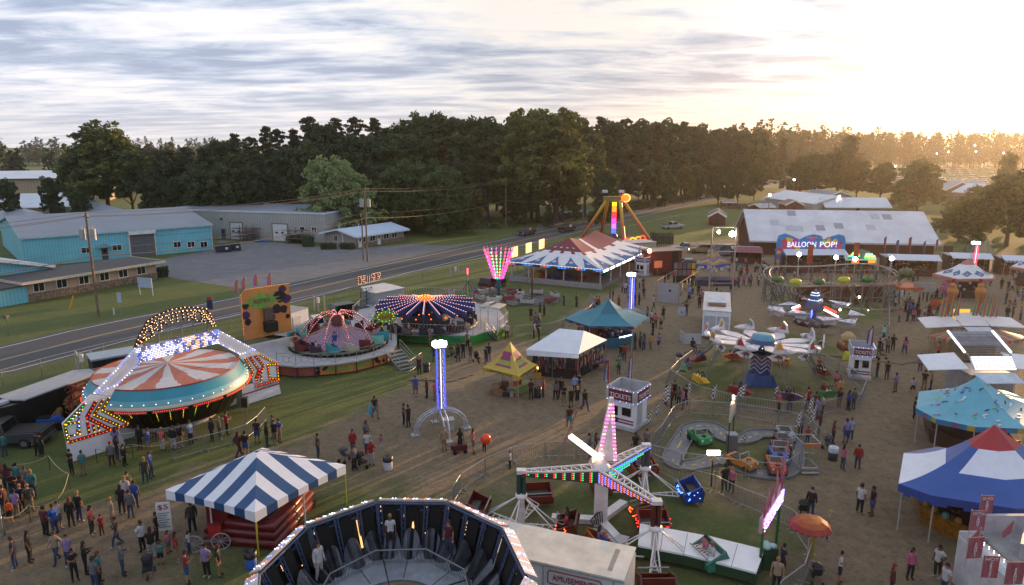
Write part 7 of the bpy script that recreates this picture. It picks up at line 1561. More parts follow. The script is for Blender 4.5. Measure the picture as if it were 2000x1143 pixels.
def rope(pix,lab):
 P=[G(*p)for p in pix];T=thing('rope_barrier',lab,'rope',P[0]);r_=MB()
 for i,p in enumerate(P):MB().tube(p,p+V((0,0,1.0)),.025,n=6).build('stake','3a3a34',T,True)
 for a,b_ in zip(P,P[1:]):r_.path([a.lerp(b_,t/8)+V((0,0,.98-.9*(t/8)*(1-t/8)))for t in range(9)],.02,4)
 r_.build('rope','a89a78',T,True)
rope([(28,935),(98,918),(138,955),(118,1005),(60,1020),(10,1045)],'sagging rope on stakes at the left of the crowd');rope([(190,905),(260,895),(335,890)],'rope on dark stakes before the saucer ride skirt')
tr_=[(1316,892),(1340,850),(1352,838),(1378,833),(1402,842),(1414,856),(1436,862),(1462,858),(1480,850),(1530,852),(1546,862),(1548,905),(1530,925),(1490,928),(1460,920),(1440,912),(1414,902),(1392,900),(1370,908),(1340,912),(1320,908)]
T=thing('toy_car_track','winding grey toy car track with a yellow dashed centre line on the grass','track',G(1425,880));P=[G(*p)for p in tr_];n=len(P);Q=[]
for i in range(n):
 for s in range(6):
  t=s/6;p0,p1,p2,p3=P[i-1],P[i],P[(i+1)%n],P[(i+2)%n];Q.append(.5*((2*p1)+(p2-p0)*t+(2*p0-5*p1+4*p2-p3)*t*t+(3*p1-p0-3*p2+p3)*t**3))
m=MB();e_=MB();dsh=MB();N_=len(Q);nm=[(lambda d:V((-d.y,d.x,0)).normalized())(Q[(i+1)%N_]-Q[i-1])for i in range(N_)]
for i in range(N_):
 j=(i+1)%N_;a,b_=Q[i],Q[j];z_=V((0,0,.1));m.add([a-nm[i]*.62+z_,a+nm[i]*.62+z_,b_+nm[j]*.62+z_,b_-nm[j]*.62+z_],[(0,3,2,1)])
 for s in(-1,1):e_.beam(a+nm[i]*.66*s+z_*1.2,b_+nm[j]*.66*s+z_*1.2,.05,.14)
 if(i//2)%2 and not 65<i<74:dsh.add([a-nm[i]*.06+z_*1.06,a+nm[i]*.06+z_*1.06,b_+nm[j]*.06+z_*1.06,b_-nm[j]*.06+z_*1.06],[(0,3,2,1)])
m.build('track_bed',mt('6a6c72',.5,.2,var=.25),T,True);e_.build('side_rail',mt('8a8c90',.4,.5),T,True);dsh.build('centre_line','b8a860',T,True)
def toycar(x,y,an_,col,lab,jeep=True):
 T=thing('toy_car',lab,'toy car',G(x,y)+V((0,0,.1)),an_,'toy cars on the track');b_=mt(col,.35,var=.15)
 MB().poly([(-.9,-.48,.22),(-.9,-.48,.62),(-.2,-.48,.55),(.25,-.48,.66),(.85,-.48,.6),(.95,-.48,.25)],(0,.96,0)).build('body',b_,T);MB().bb(-.7,.15,-.36,.36,.6,.635).build('seat_well','2a2624',T)
 MB().path([(.22,-.44,.64),(.1,-.44,.98),(.1,.44,.98),(.22,.44,.64)],.03,5).build('windscreen_frame','a0a0a0',T);MB().tube((.5,0,.64),(.5,0,.69),.16,n=12).build('hood_badge','1a1a1a',T)
 for x_ in(-.58,.6):
  for s in(-1,1):MB().tube((x_,s*.42,.2),(x_,s*.56,.2),.2,n=12).build('wheel',TYRE,T)
 for s in(-1,1):MB().box(.93,s*.32,.5,.04,.14,.1).build('headlight','c8c8c0',T)
d_=R(-100);toycar(1366,866,R(-75),'1c7a44','green open toy car alone on the grass inside the track');toycar(1448,915,R(-55),'a86a14','mustard yellow toy car at the front bend of the track')
for x,y,c_,l in((1533,860,'8a9298','silver white toy jeep at the head of the line'),(1528,874,'5a1c24','maroon toy jeep second in the line'),(1522,890,'6a2430','dark red toy jeep in the middle of the line'),(1519,902,'1c4a9a','blue toy jeep in the line'),(1514,922,'a83c1c','orange red toy jeep nearest in the line')):toycar(x,y,d_,c_,l)
T=thing('track_controller','grey control cabinet in the middle of the toy car track','cabinet',G(1428,878));MB().bb(-.3,.3,-.3,.3,0,1.1).build('cabinet',mt('5a5c60',.5),T);MB().bb(-.33,.33,-.33,.33,1.1,1.16).build('lid','8a8c90',T)
p_=PF((1421,888),(1430,868));T=p_.thing('track_sign','narrow lit sign board on dark posts in the middle of the toy car track','sign');h0=HZ(1421,888,825);h1=HZ(1421,888,790);[MB().tube((x,0,0),(x,0,h0),.04).build('post','222222',T)for x in(0,p_.L)];MB().bb(-.1,p_.L+.1,-.05,.05,h0,h1).build('board',mt('a8a49c',.5),T);b2=MB();[b2.ball((x,-.1,h1+.15+.2*k),.09,8)for k,x in enumerate((0,.2,.1))];b2.build('warm_lamp',led('ffd8b0',5),T)
T=thing('lamp_post','brown post with a glaring yellow work lamp at the fence of the toy car track','lamp',G(1389,950));h_=HZ(1389,950,886);MB().tube((0,0,0),(0,0,h_),.05).build('post','4a3020',T);MB().box(0,-.05,h_+.08,.75,.16,.2).build('flood_lamp',led('ffd890',45),T)
CHK=newmat('chequered');m_,N,L,b=CHK;ck=N.new('ShaderNodeTexChecker');ck.inputs['Scale'].default_value=7;ck.inputs['Color1'].default_value=(.02,.02,.02,1);ck.inputs['Color2'].default_value=(.62,.6,.58,1);tcn=N.new('ShaderNodeTexCoord');mpn=N.new('ShaderNodeMapping');mpn.inputs['Location'].default_value=(.01,.013,.017);L.new(tcn.outputs['Object'],mpn.inputs[0]);L.new(mpn.outputs[0],ck.inputs[0]);L.new(ck.outputs[0],b.inputs['Base Color']);CHK=m_
for i,(x,yb,yt,w_)in enumerate(((1272,848,800,.35),(1287,830,785,.3),(1308,810,752,.6),(1347,800,745,.25),(1397,800,750,.4),(1454,800,750,.7),(1517,800,752,.3),(1332,868,834,.25),(1394,868,840,.25),(1456,880,846,.3),(1573,810,765,.4),(1562,860,800,.45),(1590,850,790,.5),(1585,830,775,.4),(1594,870,835,.4))):
 g_=G(x,yb);h_=HZ(x,yb,yt);T=thing('chequered_flag','black and white chequered flag on a pole by the toy car track','flag',g_,rnd.uniform(-.6,.6),'chequered flags round the toy car track');MB().tube((0,0,0),(0,0,h_),.015).build('pole','8a8a8a',T);MB().poly([(0,0,h_),(-w_*.7,-.1,h_-.3),(-w_,.05,h_-h_*.62),(-w_*.2,0,h_-h_*.55)],(.01,.02,0)).build('cloth',CHK,T)
T=thing('gate_arch','metal entry gate with an orange strip at the corner of the toy car track','gate',G(1563,925));m=MB()
for z in(.35,2.0):m.path([V((0,0,z)),V((1.1,0,z)),V((1.1,1.4,z)),V((0,1.4,z))],.03,5,close=True)
[m.tube((x,y,0),(x,y,2.0),.035)for x in(0,1.1)for y in(0,1.4)];m.build('frame',GALV,T);MB().bb(.1,1.0,-.04,-.01,1.75,2.0).build('orange_strip','a8663c',T);MB().bb(0,1.1,-.25,0,.1,.14).bb(0,1.1,-.05,.2,.28,.32).build('step','8a8a8a',T)
def ticket(A,B,yb,yt,lab,flags=()):
 p=PF(A,B);T=p.thing('ticket_booth',lab,'ticket booth');w_=p.L;d_=2.1;h_=HZ(A[0],A[1],yb);ht=HZ(A[0],A[1],yt)
 MB().bb(0,w_,0,d_,.25,h_).build('body',mt('d2d4da',.45,var=.08),T);MB().bb(-.12,w_+.12,-.12,d_+.12,.05,.3).build('base','a8aab0',T)
 m=MB();o=.1
 for x0,x1,y0,y1 in((-o,w_+o,-o-.08,-o),(-o,w_+o,d_+o,d_+o+.08),(-o-.08,-o,-o,d_+o),(w_+o,w_+o+.08,-o,d_+o)):m.bb(x0,x1,y0,y1,h_+.02,ht)
 m.build('parapet','a0a2aa',T);MB().bb(.1,w_-.1,-o-.12,-o-.085,h_+.12,ht-.12).bb(w_+o+.085,w_+o+.12,.1,d_-.1,h_+.12,ht-.12).build('sign_panel','6a1c20',T)
 g=MB();s_=(ht-h_)*.5;g.text('TICKETS',s_,Matrix.Translation((w_/2,-o-.14,h_+(ht-h_)*.3)),w=w_*.8);g.text('TICKETS',s_,Matrix.Translation((w_+o+.14,d_/2,h_+(ht-h_)*.3))@Matrix.Rotation(PI/2,4,'Z'),w=d_*.8);g.build('lettering','d0d0d4',T)
 b2=MB()
 for z in(h_+.06,ht-.05):[b2.bulb((w_*k/8,-o-.12,z),.03,k%2)for k in range(9)];[b2.bulb((w_+o+.13,d_*k/8,z),.03,k%2)for k in range(9)]
 b2.build('bulb_string',[LW,LB],T);MB().bb(w_*.15,w_*.38,-.03,-.01,1.0,h_-.35).build('window_glass',GLASS,T);MB().bb(w_*.55,w_*.88,-.08,-.01,h_-1.0,h_-.4).build('service_window',GLASS,T);MB().bb(w_*.1,w_*.9,-.3,-.02,h_-.3,h_-.22).build('hood','c0c2c8',T)
 MB().bb(w_+.01,w_+.03,.5,1.3,.35,h_-.25).build('door','a4a6ac',T);f_=MB();f_.bb(.02,w_*.4,-.04,-.01,.5,.85,0);f_.bb(w_*.4,w_-.02,-.035,-.01,.5,.6,1);f_.bb(w_*.4,w_-.02,-.035,-.01,.72,.82,1);[star(V((w_*.1+.13*k,-.05,.6+.13*(k%2))),V((1,0,0)),V((0,0,1)),.05,f_,2)for k in range(4)];f_.build('flag_trim',['1c2c5a','8a1c28','d0d0d0'],T)
 for x,y,hh,w2,inf in flags:
  MB().tube((x,y,h_),(x,y,ht+hh),.02).build('flag_pole','8a8a8a',T);f_=MB();f_.poly([(x,y,ht+.1),(x-w2,y,ht+.3),(x-w2*.9,y,ht+hh*.7),(x-w2*.1,y,ht+hh)],(0,.02,0));f_.build('flag',mt('a83428' if inf else '8a2434',.6,trans=.2),T);f_=MB();f_.poly([(x-w2*.3,y-.02,ht+.16),(x-w2*.75,y-.02,ht+.25),(x-w2*.6,y-.02,ht+hh*.72),(x-w2*.25,y-.02,ht+hh*.85)],(0,-.01,0));f_.build('flag_stripe',mt('b4b4bc',.6,trans=.2),T);MB().poly([(x-w2*.75,y-.02,ht+.25),(x-w2,y-.02,ht+.3),(x-w2*.9,y-.02,ht+hh*.68),(x-w2*.7,y-.02,ht+hh*.72)],(0,-.01,0)).build('flag_edge',mt('2a4a7c',.6),T)
  if inf:MB().text('INFORMATION',.2,Matrix.Translation((x-w2*.5,y-.05,ht+hh*.5))@Matrix.Rotation(PI/2,4,'Y'),w=hh*.55).build('flag_lettering','5a2a2a',T)
ticket((1187,832),(1237,845),778,753,'white ticket booth with a red TICKETS sign in the middle of the midway',[(-.05,.1,1.9,.42,True),(.9,1.9,2.2,.3,False)])
ticket((1660,740),(1698,744),694,676,'white ticket booth at the right of the gondola ride',[(1.5,.2,2.0,.5,False)])
ticket((1241,538),(1258,541),512,500,'small white ticket booth between the bumper pavilion and the swinging ride',[(.6,.2,1.6,.3,False)])
def stall(A,B,hp,lab,awn='ccd4e0',wall='2a1c1c',shelf=('8a3a2c','9a7a6a','3a3a4a','a8782c'),aw=1.6,name='game_stall',cat='game stall',d_=3.0,lit=True,roofc='8a8c94',nprize=70):
 p=PF(A,B);T=p.thing(name,lab,cat);L_=p.L;h_=HZ(A[0],A[1],hp);rg=random.Random(int(A[0]))
 MB().bb(0,L_,d_-.1,d_,0,h_).bb(0,.08,0,d_,0,h_).bb(L_-.08,L_,0,d_,0,h_).build('wall',mt(wall,.7,var=.4),T);MB().bb(-.1,L_+.1,0,d_+.1,h_,h_+.15).build('roof',mt(roofc,.5),T)
 MB().poly([(0,-aw,h_-.15),(L_,-aw,h_-.15),(L_,0,h_+.55),(0,0,h_+.55)],(0,0,.05)).build('awning',mt(awn,.5,var=.06,trans=.2),T);MB().bb(0,L_,-.1,.4,0,1.0).build('counter',mt('5a2420',.6,var=.3),T)
 m=MB();[m.ball((rg.uniform(.2,L_-.2),d_-.35-rg.random()*.3 if rg.random()<.7 else .2,rg.choice((1.15,1.6,2.1,2.6))*h_/3.2),rg.uniform(.1,.2),6,rg.randrange(4))for _ in range(nprize)];m.build('prize_pile',[mt(x,.8,var=.4)for x in shelf],T)
 if lit:b2=MB();[b2.ball((L_*(k+.5)/7,-.2,h_-.1),.07,6)for k in range(7)];b2.build('stall_lamp',led('fff0d8',14),T)
 [MB().tube((x,-aw,0),(x,-aw,h_-.15),.035).build('post','a0a0a4',T)for x in(.05,L_-.05)];return p,T,L_,h_
p,T,L_,h_=stall((1525,533),(1645,533),494,'long game stall below the big BALLOON POP! sign board',wall='5a3a44')
zt=HZ(1520,533,457);m=MB();x0,x1=-.9,L_+.2;sp_=[(x0,0.2),(x1,.2)]+[(x1+.0,zt-1.2)]+[(x1-.3,zt-.35),(x1-1.2,zt-.1),(x1-2.4,zt-.45),(x1-3.6,zt-.95)]+[(L_*.5+1.2,zt-.35),(L_*.5,zt-.1),(L_*.5-1.2,zt-.35),(x0+3.6,zt-.95),(x0+2.4,zt-.35),(x0+1.2,zt+.05),(x0+.2,zt-.3),(x0,zt-1.2)]
hole=h_-.4
MB().poly([(x,.3,max(z,hole)if z<1 else z)for x,z in sp_],(0,.12,0)).build('sign_board',mt('2f86c8',.5),T);MB().bb(x0,-.1,.3,.42,.1,hole).build('sign_board_side',mt('24689a',.5),T)
m=MB();rg=random.Random(9)
for _ in range(44):
 x=rg.uniform(x0+.6,x1-.6);z=rg.uniform(hole+.6,zt-.7);r_=rg.uniform(.3,.6);y_=.27-rg.random()*.03;m.poly([(x+r_*math.cos(t)*.8,y_,z+r_*math.sin(t))for t in[2*PI*k/14 for k in range(14)]],(0,.01,0),rg.randrange(5))
for k in range(8):z=.4+k*.48;m.poly([(-.5+.3*math.cos(t),.26,z+.3*math.sin(t))for t in[2*PI*q_/12 for q_ in range(12)]],(0,.01,0),k%5)
m.build('painted_balloon',[mt(x,.5)for x in('c03ab0','e0c02a','d84a5c','7ac84a','8a5ac8')],T)
for a_,b_,cc in(('BALLOON',.30,L_*.31),('POP!',.30,L_*.74)):g=MB();g.text(a_,1.25,Matrix.Translation((cc,.18,hole+1.3)),w=L_*(.46 if len(a_)>4 else .27),ext=.03);g.build('lettering',led('d8d4dc',.75),T)
MB().text('FAMILY',.5,Matrix.Translation((L_*.5,.18,zt-.78)),w=2.6).build('lettering','c0c0c4',T)
p,T,L_,h_=stall((1645,534),(1706,534),506,'food stall with green and orange neon bars beside the balloon game',wall='3a3a3c',lit=False,nprize=10,aw=.6)
for k,(a_,b_,z,c_)in enumerate(((.08,.42,.75,'3cffa0'),(.15,.4,1.05,'ff9a2c'),(.2,.38,1.3,'3cff9c'),(.58,.92,.55,'3cffa0'),(.6,.88,.85,'ff9a2c'),(.62,.82,1.1,'3cffa0'))):MB().tube((L_*a_,-.75,h_+z-.2),(L_*b_,-.75,h_+z-.2),.1,n=6).build('neon_bar',led(c_,2.6),T)
MB().poly([(L_*.1,-.5,h_+.1),(L_*.9,-.5,h_+.1),(L_*.75,-.5,h_+1.3),(L_*.5,-.5,h_+1.7),(L_*.25,-.5,h_+1.3)],(0,.1,0)).build('gable_board',mt('6a6a6c',.5),T)
for x in(.2,.72):MB().bb(L_*x,L_*(x+.22),-.72,-.66,h_-.55,h_+.1).build('menu_sign',led('ff8a2a',.9),T)
for i,(x,yt)in enumerate(((1578,478),(1667,474))):T=thing('menu_banner',('left','right')[i]+' tall orange vertical banner standing before the stalls behind the coaster','banner',G(x,545));h2=HZ(x,545,yt);MB().tube((0,0,0),(0,0,h2),.05).build('pole','8a8a8a',T);MB().bb(-.4,.4,-.05,0,h2-3.0,h2).build('cloth',mt('a0401c',.6,var=.5,sc=4),T)
stall((1728,537),(1828,540),503,'wide white awning game stall with warm lit shelves right of the food stall',nprize=120)
stall((1850,530),(1930,533),500,'white awning stall behind the red light tower')
stall((1950,536),(2040,540),505,'blue lit white awning stall at the right edge behind the tents')
stall((1430,514),(1486,516),488,'dark stall under a red and blue striped awning left of the barn',awn='7a3a48',wall='1c1412',aw=2.2,d_=4,lit=False,shelf=('2a1c1c','3a2a2a','1c1c1c','2a2a3a'));T=bpy.data.objects['game_stall.004']if 'game_stall.004' in bpy.data.objects else None
if T:L2=PF((1430,514),(1486,516)).L;hq=HZ(1430,514,488);m=MB();[m.poly([(L2*k/9,-2.25,hq-.09),(L2*(k+.5)/9,-2.25,hq-.09),(L2*(k+.5)/9,0,hq+.62),(L2*k/9,0,hq+.62)],(0,0,.02))for k in range(9)];m.build('awning_stripe',mt('4a6aa0',.6),T)
for i,(x,yb,yt)in enumerate(((1725,515,461),(1750,515,468),(1774,515,462),(1802,515,470),(1826,515,466),(1884,515,480))):
 g_=G(x,yb+8);h2=HZ(x,yb+8,yt);T=thing('pole_flag',('first','second','third','fourth','fifth','sixth')[i]+' thin flag from the left on the roof line of the white stalls','flag',g_,rnd.uniform(-.4,.4),'flags over the white stalls');MB().tube((0,0,0),(0,0,h2),.03).build('pole','8a8a8a',T);MB().poly([(0,0,h2),(-.4,0,h2-.3),(-.35,0,h2-1.9),(0,0,h2-2.1)],(0,.02,0)).build('cloth',mt(('8a2434','4a4a6a')[i%2],.6,trans=.2),T)
pb2=PF((1470,497),(1822,505));BARNR=mt('c2c5cc',.5,var=.14,sc=.35);T=bld('barn','long dark red barn with a broad pale metal roof behind the game stalls','barn',pb2,0,pb2.L,0,17,HZ(1470,497,466),'gx',4.6,.8,mt('4a1c1a',.8,var=.2),BARNR,'b0b2ba');m=MB();rg=random.Random(4)
for k in range(9):x=rg.uniform(2,pb2.L-5);y=rg.uniform(1.5,7);z=HZ(1470,497,466)+4.6*y/8.5;m.poly([(x,y,z+.16),(x+1.6,y,z+.16),(x+1.6,y+1.6,z+.16+.86),(x,y+1.6,z+.16+.86)],(0,0,.01),k%2)
m.build('roof_patch',[mt('a8acb4',.4),mt('8c9098',.5)],T)
for i in range(4):MB().bb(18+i*5,19.6+i*5,-.06,0,0,2.4).build('stall_door','2a1412',T)
def small(A,B,d_,yt,rh,roof,lab,wall,rf,name='shed',over=.3,door_=True):
 q=PF(A,B);h2=HZ(A[0],A[1],yt);T=bld(name,lab,name,q,0,q.L,0,d_,h2,roof,rh,over,wall,rf)
 if door_:door(T,q.L*.5,0,1,1.9,'2a1a18')
 return T
RDW=mt('5a1e1a',.8,var=.2)
small((1384,440),(1416,441),8,422,1.2,'gy','dark red shed with a grey roof and windows on the open grass',RDW,mt('5a5450',.8),name='shed');small((1412,408),(1436,408),3,395,.6,'gx','small brown cabin behind the dark red shed',mt('6a3a2a',.8),mt('8a7a70',.7));small((1484,418),(1512,417),5,405,.8,'gx','small red hut with a pale roof at the barn corner',RDW,mt('8a90a0',.5));small((1533,415),(1568,415),5,400,1.3,'gy','little dark red gabled hut behind the barn roof',RDW,mt('7a6a60',.8));small((1588,416),(1674,414),26,398,2.2,'gy','white walled shed with broad white roof behind the barn',mt('a8acb4',.6),RWHITE,over=.5);small((1612,417),(1738,418),9,404,2.4,'gx','long low shed with a pale blue grey roof just behind the barn',mt('7a7468',.7),RWHITE);small((1612,396),(1664,394),12,385,1.8,'gy','farther white roofed house behind the white walled shed',mt('8a8480',.7),RGREY2)
small((1842,392),(1905,390),22,372,3.0,'gy','hazy house roof between the big trees at the right',mt('8a7464',.8),RGREY2);small((1880,380),(1932,379),14,366,2.6,'gx','second hazy roof at the right edge of the parking field',mt('8a7464',.8),RGREY2);small((1930,400),(1990,398),14,380,3.0,'gy','hazy roof half hidden by the huge right hand tree',mt('8a7464',.8),RWHITE);small((1700,362),(1718,362),10,352,1.5,'gx','tiny pale roof far off beyond the dark trees',mt('8a7464',.8),RWHITE)
CARP=[vehicle('suv','e0d2c4',(0,0,0),0,'x','car'),vehicle('sedan','e4dcd0',(0,0,0),0,'x','car')];nc=0;rg=random.Random(31)
for j in range(11):
 for i in range(13):
  x=1745+i*20+rg.uniform(-4,4)+j*2;y=322+j*4.2+i*-.5;g_=G(x,y)
  if rg.random()<.25 or x>2010:continue
  l=('pale','silver','tan','dusty')[(i+j)%4]+' car glinting in the hazy far parking field'
  if nc<2:o=CARP[nc];o.location=g_;o.rotation_euler=(0,0,rg.uniform(-.2,.2)+.8)
  else:o=dup(CARP[nc%2],g_,rg.uniform(-.2,.2)+.8,l)
  o['label']=l;o['group']='cars in the far parking field';o.scale=(1.5,1.5,1.5)if j<3 else(1.15,)*3;nc+=1
for i,(x,y,yb)in enumerate(((1826,300,330),(1848,297,330),(1901,296,332),(1956,299,330),(1898,284,330),(1547,351,398),(1500,381,425),(1746,325,350),(1636,384,415),(1893,470,520))[:9]):
 g_=G(x,yb);h2=HZ(x,yb,y);T=thing('lamp_pole',('far field lamp, leftmost of the row','far field lamp, second of the row','far field lamp standing tallest of the pair','far field lamp, rightmost of the row','far field lamp just above the treeline glow','greenish street lamp by the gravel path','warm lamp over the small red hut','small lamp beyond the dark trees','yellow lamp on the gable behind the barn')[i],'lamp',g_);MB().tube((0,0,0),(0,0,h2),.12).build('pole','6a6a6a',T);MB().ball((0,0,h2),.5 if i<5 else .35,8).build('lamp_head',led(('fff4e8','c8ffd8')[i==5],18),T)
p_=PF((1283,590),(1325,595));T=p_.thing('canvas_screen','grey canvas screen with a round dark hole at the back of the T-shirt stall','screen');h2=HZ(1283,590,552);MB().bb(0,p_.L,0,.06,.05,h2).build('canvas',mt('8f9098',.7,var=.12),T);MB().tube((p_.L*.58,-.02,h2*.65),(p_.L*.58,0,h2*.65),.17,n=14).build('hole','1a1210',T);[MB().tube((x,.1,0),(x,.1,h2+.1),.04).build('post','777777',T)for x in(0,p_.L)]
p_=PF((1325,596),(1360,570));T=p_.thing('shirt_stall','open frame stall hung with bright goods beside the grey canvas screen','market stall');h2=HZ(1325,596,553);m=MB();[m.tube((x,y,0),(x,y,h2),.04)for x in(0,p_.L)for y in(0,3)];[m.tube((0,y,h2),(p_.L,y,h2),.04)for y in(0,3)];m.build('frame','8a6a50',T);m=MB();rg=random.Random(4);[m.box(p_.L*(k+.5)/12,.02+.1*rg.random(),rg.uniform(1.2,2.4),.35,.06,rg.uniform(.4,.9),k%5)for k in range(12)];m.build('hanging_goods',[mt(x,.7,var=.5,sc=6)for x in('9a9a2a','3a5a8a','a0a0a0','2a2a2a','7a3a3a')],T);m=MB();[m.ball((rg.uniform(.3,p_.L-.3),-.4,.2),.16,6,k%3)for k in range(16)];m.build('prize_pile',[mt('a04a6a'),mt('a8a07a'),mt('5a7a4a')],T)
p_=PF((1314,556),(1357,556));T=p_.thing('shirt_wall','dark display wall pinned with rows of printed shirts, the right column yellow','display');h2=HZ(1314,556,512);MB().bb(0,p_.L,0,.1,.3,h2).build('wall','1a1614',T)
m=MB();[m.box(p_.L*(i+.5)/5,-.04,h2-.55-1.05*j,p_.L/6.3,.05,.85,3 if i==4 else(i+j)%3)for i in range(5)for j in range(2)];m.build('pinned_shirt',[mt('7a6a66',.7,var=.5,sc=8),mt('8a4a50',.7,var=.4,sc=8),mt('5a5a62',.7,var=.5,sc=8),mt('c0902a',.7)],T)
TO,TBL,TYL=mt('a8643c',.6,trans=.2),mt('3c5a9c',.5,trans=.2),mt('a8964a',.6,trans=.2)
peaked('chevron_tent','tent striped in blue, orange and yellow chevrons below the square light frame',[(1357,515),(1392,520),(1427,514),(1395,505)],2.8,(1395,485),[TBL,TO,TYL],lambda u,t,i,j,s:(int(t*7+abs((i%s)-s/2)*.35))%3,.35,1.5,sub=8,vm=[TBL])
T=thing('balloon_game','low blue counter heaped with white plush under the chevron striped tent','game stall',G(1392,556));MB().bb(-3,3,-1.2,1.5,0,.9).build('counter',mt('2a2c4a',.6,var=.4),T);m=MB();rg=random.Random(2);[m.ball((rg.uniform(-2.4,2.4),rg.uniform(-.3,.3),rg.uniform(2.0,2.7)),.24,6,k%3)for k in range(34)];m.build('plush_pile',[mt('a8a8a8'),mt('9a9090'),mt('8a4a6a')],T);[MB().tube((x,0,.9),(x,0,2.6),.03).build('post','888888',T)for x in(-2.4,2.4)]
p_=PF((1270,540),(1330,536));T=p_.thing('red_food_trailer','red food trailer with a warm lit roof edge right of the swinging ride','trailer');h2=HZ(1270,540,492);MB().bb(0,p_.L,0,3,.5,h2).build('body',mt('6a1c18',.5,var=.3),T);MB().bb(-.1,p_.L+.1,-.4,3.1,h2,h2+.12).build('roof','a08a78',T);MB().bb(.6,2.0,-.05,0,1.3,2.4).build('service_window',led('a85a3a',.5),T);MB().bb(3.8,4.9,-.04,0,.6,h2-.2).build('door','14100e',T);MB().ball((-.5,-.3,h2+.2),.3,8).build('lamp',led('ffc060',30),T)
vat('pickup','8a8e98',1340,492,(1400,492),(1320,492),'white pickup truck parked beyond the red food trailer','pickup truck');vat('suv','a07a50',1368,494,(1400,494),(1340,494),'tan car with glaring headlights beyond the red food trailer','car',lights=True);vat('sedan','8a8a90',1350,522,(1300,522),(1380,524),'pale golf cart sized car behind the shirt wall','car');vat('van','6a7078',1412,500,(1480,500),(1400,505),'grey van parked beside the striped awning stall','van');vat('pickup','a8acb0',1313,447,(1250,450),(1330,446),'white utility truck parked alone on the grass','truck');vat('suv','5a3a34',1452,408,(1400,408),(1470,408),'dark tractor sized car by the brown cabin','car');vat('pickup','a8aab0',1568,398,(1600,398),(1540,398),'white pickup parked behind the little red hut','pickup truck')
p_=PF((1370,662),(1424,666));T=p_.thing('white_trailer','tall white equipment trailer with an open roof hatch beside the gondola ride','trailer');h2=HZ(1370,662,607);d2=p_.g(1458,625).y
MB().bb(0,p_.L,0,d2,.35,h2).build('body',mt('d0d4da',.45,var=.1),T);MB().bb(-.05,p_.L+.05,-.05,d2+.05,h2,h2+.08).build('roof',mt('a8acb2',.5),T);MB().poly([(.4,2,h2+.5),(p_.L-.4,2,h2+.5),(p_.L-.4,4.4,h2+.8),(.4,4.4,h2+.8)],(0,0,.06)).build('roof_hatch','c4c6cc',T);MB().bb(.5,p_.L-.5,2.1,4.3,h2+.08,h2+.12).build('hatch_opening','1c1a18',T);[MB().bb(x,x+p_.L*.42,-.04,0,.45,h2-.5).build('door','a4a8b0',T)for x in(.15,p_.L*.52)];[MB().tube((x,y,.35),(x+.2,y,.35),.35,n=12).build('wheel',TYRE,T)for x in(.0,p_.L-.2)for y in(2.5,3.5)]
T=thing('folding_shelter','small white sided enclosure at the foot of the white trailer','shelter',G(1352,672));MB().bb(-.9,.9,0,.04,0,1.1).bb(-.9,-.86,0,1.6,0,1.1).build('panel','a8a8ac',T);m=MB();[m.tube((x,0,0),(x,0,1.5),.03)for x in(-.9,.9)];m.build('frame','999999',T)
board('folding_sign','white folding sandwich board on the open midway beside the turquoise tent',1331,620,600,.9,1.05,[('A',.75,.5,.3,'5a5a60')],col='a8b0bc');board('folding_sign','white folding sandwich board at the right of the coaster enclosure',1756,583,567,1.0,.9,[],col='a8b0bc')
T=thing('train_engine','toy steam engine front with a glowing lamp and yellow cowcatcher','toy train',G(1653,700));MB().tube((0,-.6,1.2),(0,.8,1.2),.7,n=16).build('boiler',mt('6a3a1c',.4),T);MB().lathe([(.62,1.85),(.7,2.2),(.4,2.5),(.1,2.7)],12).build('cab_roof','a88a60',T);MB().ball((0,-.68,1.35),.14,8).build('lamp',led('ffe090',18),T);MB().poly([(-.8,-.9,.1),(.8,-.9,.1),(.55,-.65,.9),(-.55,-.65,.9)],(0,.12,0)).build('cowcatcher','9a9a1c',T);MB().tube((0,-.64,1.1),(0,-.6,1.1),.4,n=14).build('face','3a1c0c',T)
g_=G(1896,703);T=thing('ice_cream_stand','ice cream stand with yellow lit front, giant cones and striped round awning','food stand',g_);h2=3.0
MB().bb(-2.2,2.2,0,3.2,0,h2).build('body',mt('8a7a60',.5,var=.3),T);MB().bb(-2.3,2.3,.0,3.3,h2,h2+.12).build('roof','6a6e78',T);MB().bb(-1.5,1.5,3.25,3.3,1.2,h2+1.2).build('menu_board',led('ffc83a',.6),T)
STR=['9a3a5a','a8943c','3a7a7c','a85a4a'];m=MB();n_=44
for i in range(n_):
 t0,t1=PI+PI*i/n_,PI+PI*(i+1)/n_;m.add([(4.4*math.cos(t0),2.3*math.sin(t0),2.45),(4.4*math.cos(t1),2.3*math.sin(t1),2.45),(2.0*math.cos(t1),.2*math.sin(t1)-.1,3.05),(2.0*math.cos(t0),.2*math.sin(t0)-.1,3.05)],[(0,1,2,3)],i%4);m.add([(4.4*math.cos(t0),2.3*math.sin(t0),2.15),(4.4*math.cos(t1),2.3*math.sin(t1),2.15),(4.4*math.cos(t1),2.3*math.sin(t1),2.45),(4.4*math.cos(t0),2.3*math.sin(t0),2.45)],[(0,1,2,3)],i%4)
m.build('striped_awning',[mt(x,.6,trans=.15)for x in STR],T);WAW=mt('d8d2d2',.5,var=.08,trans=.1)
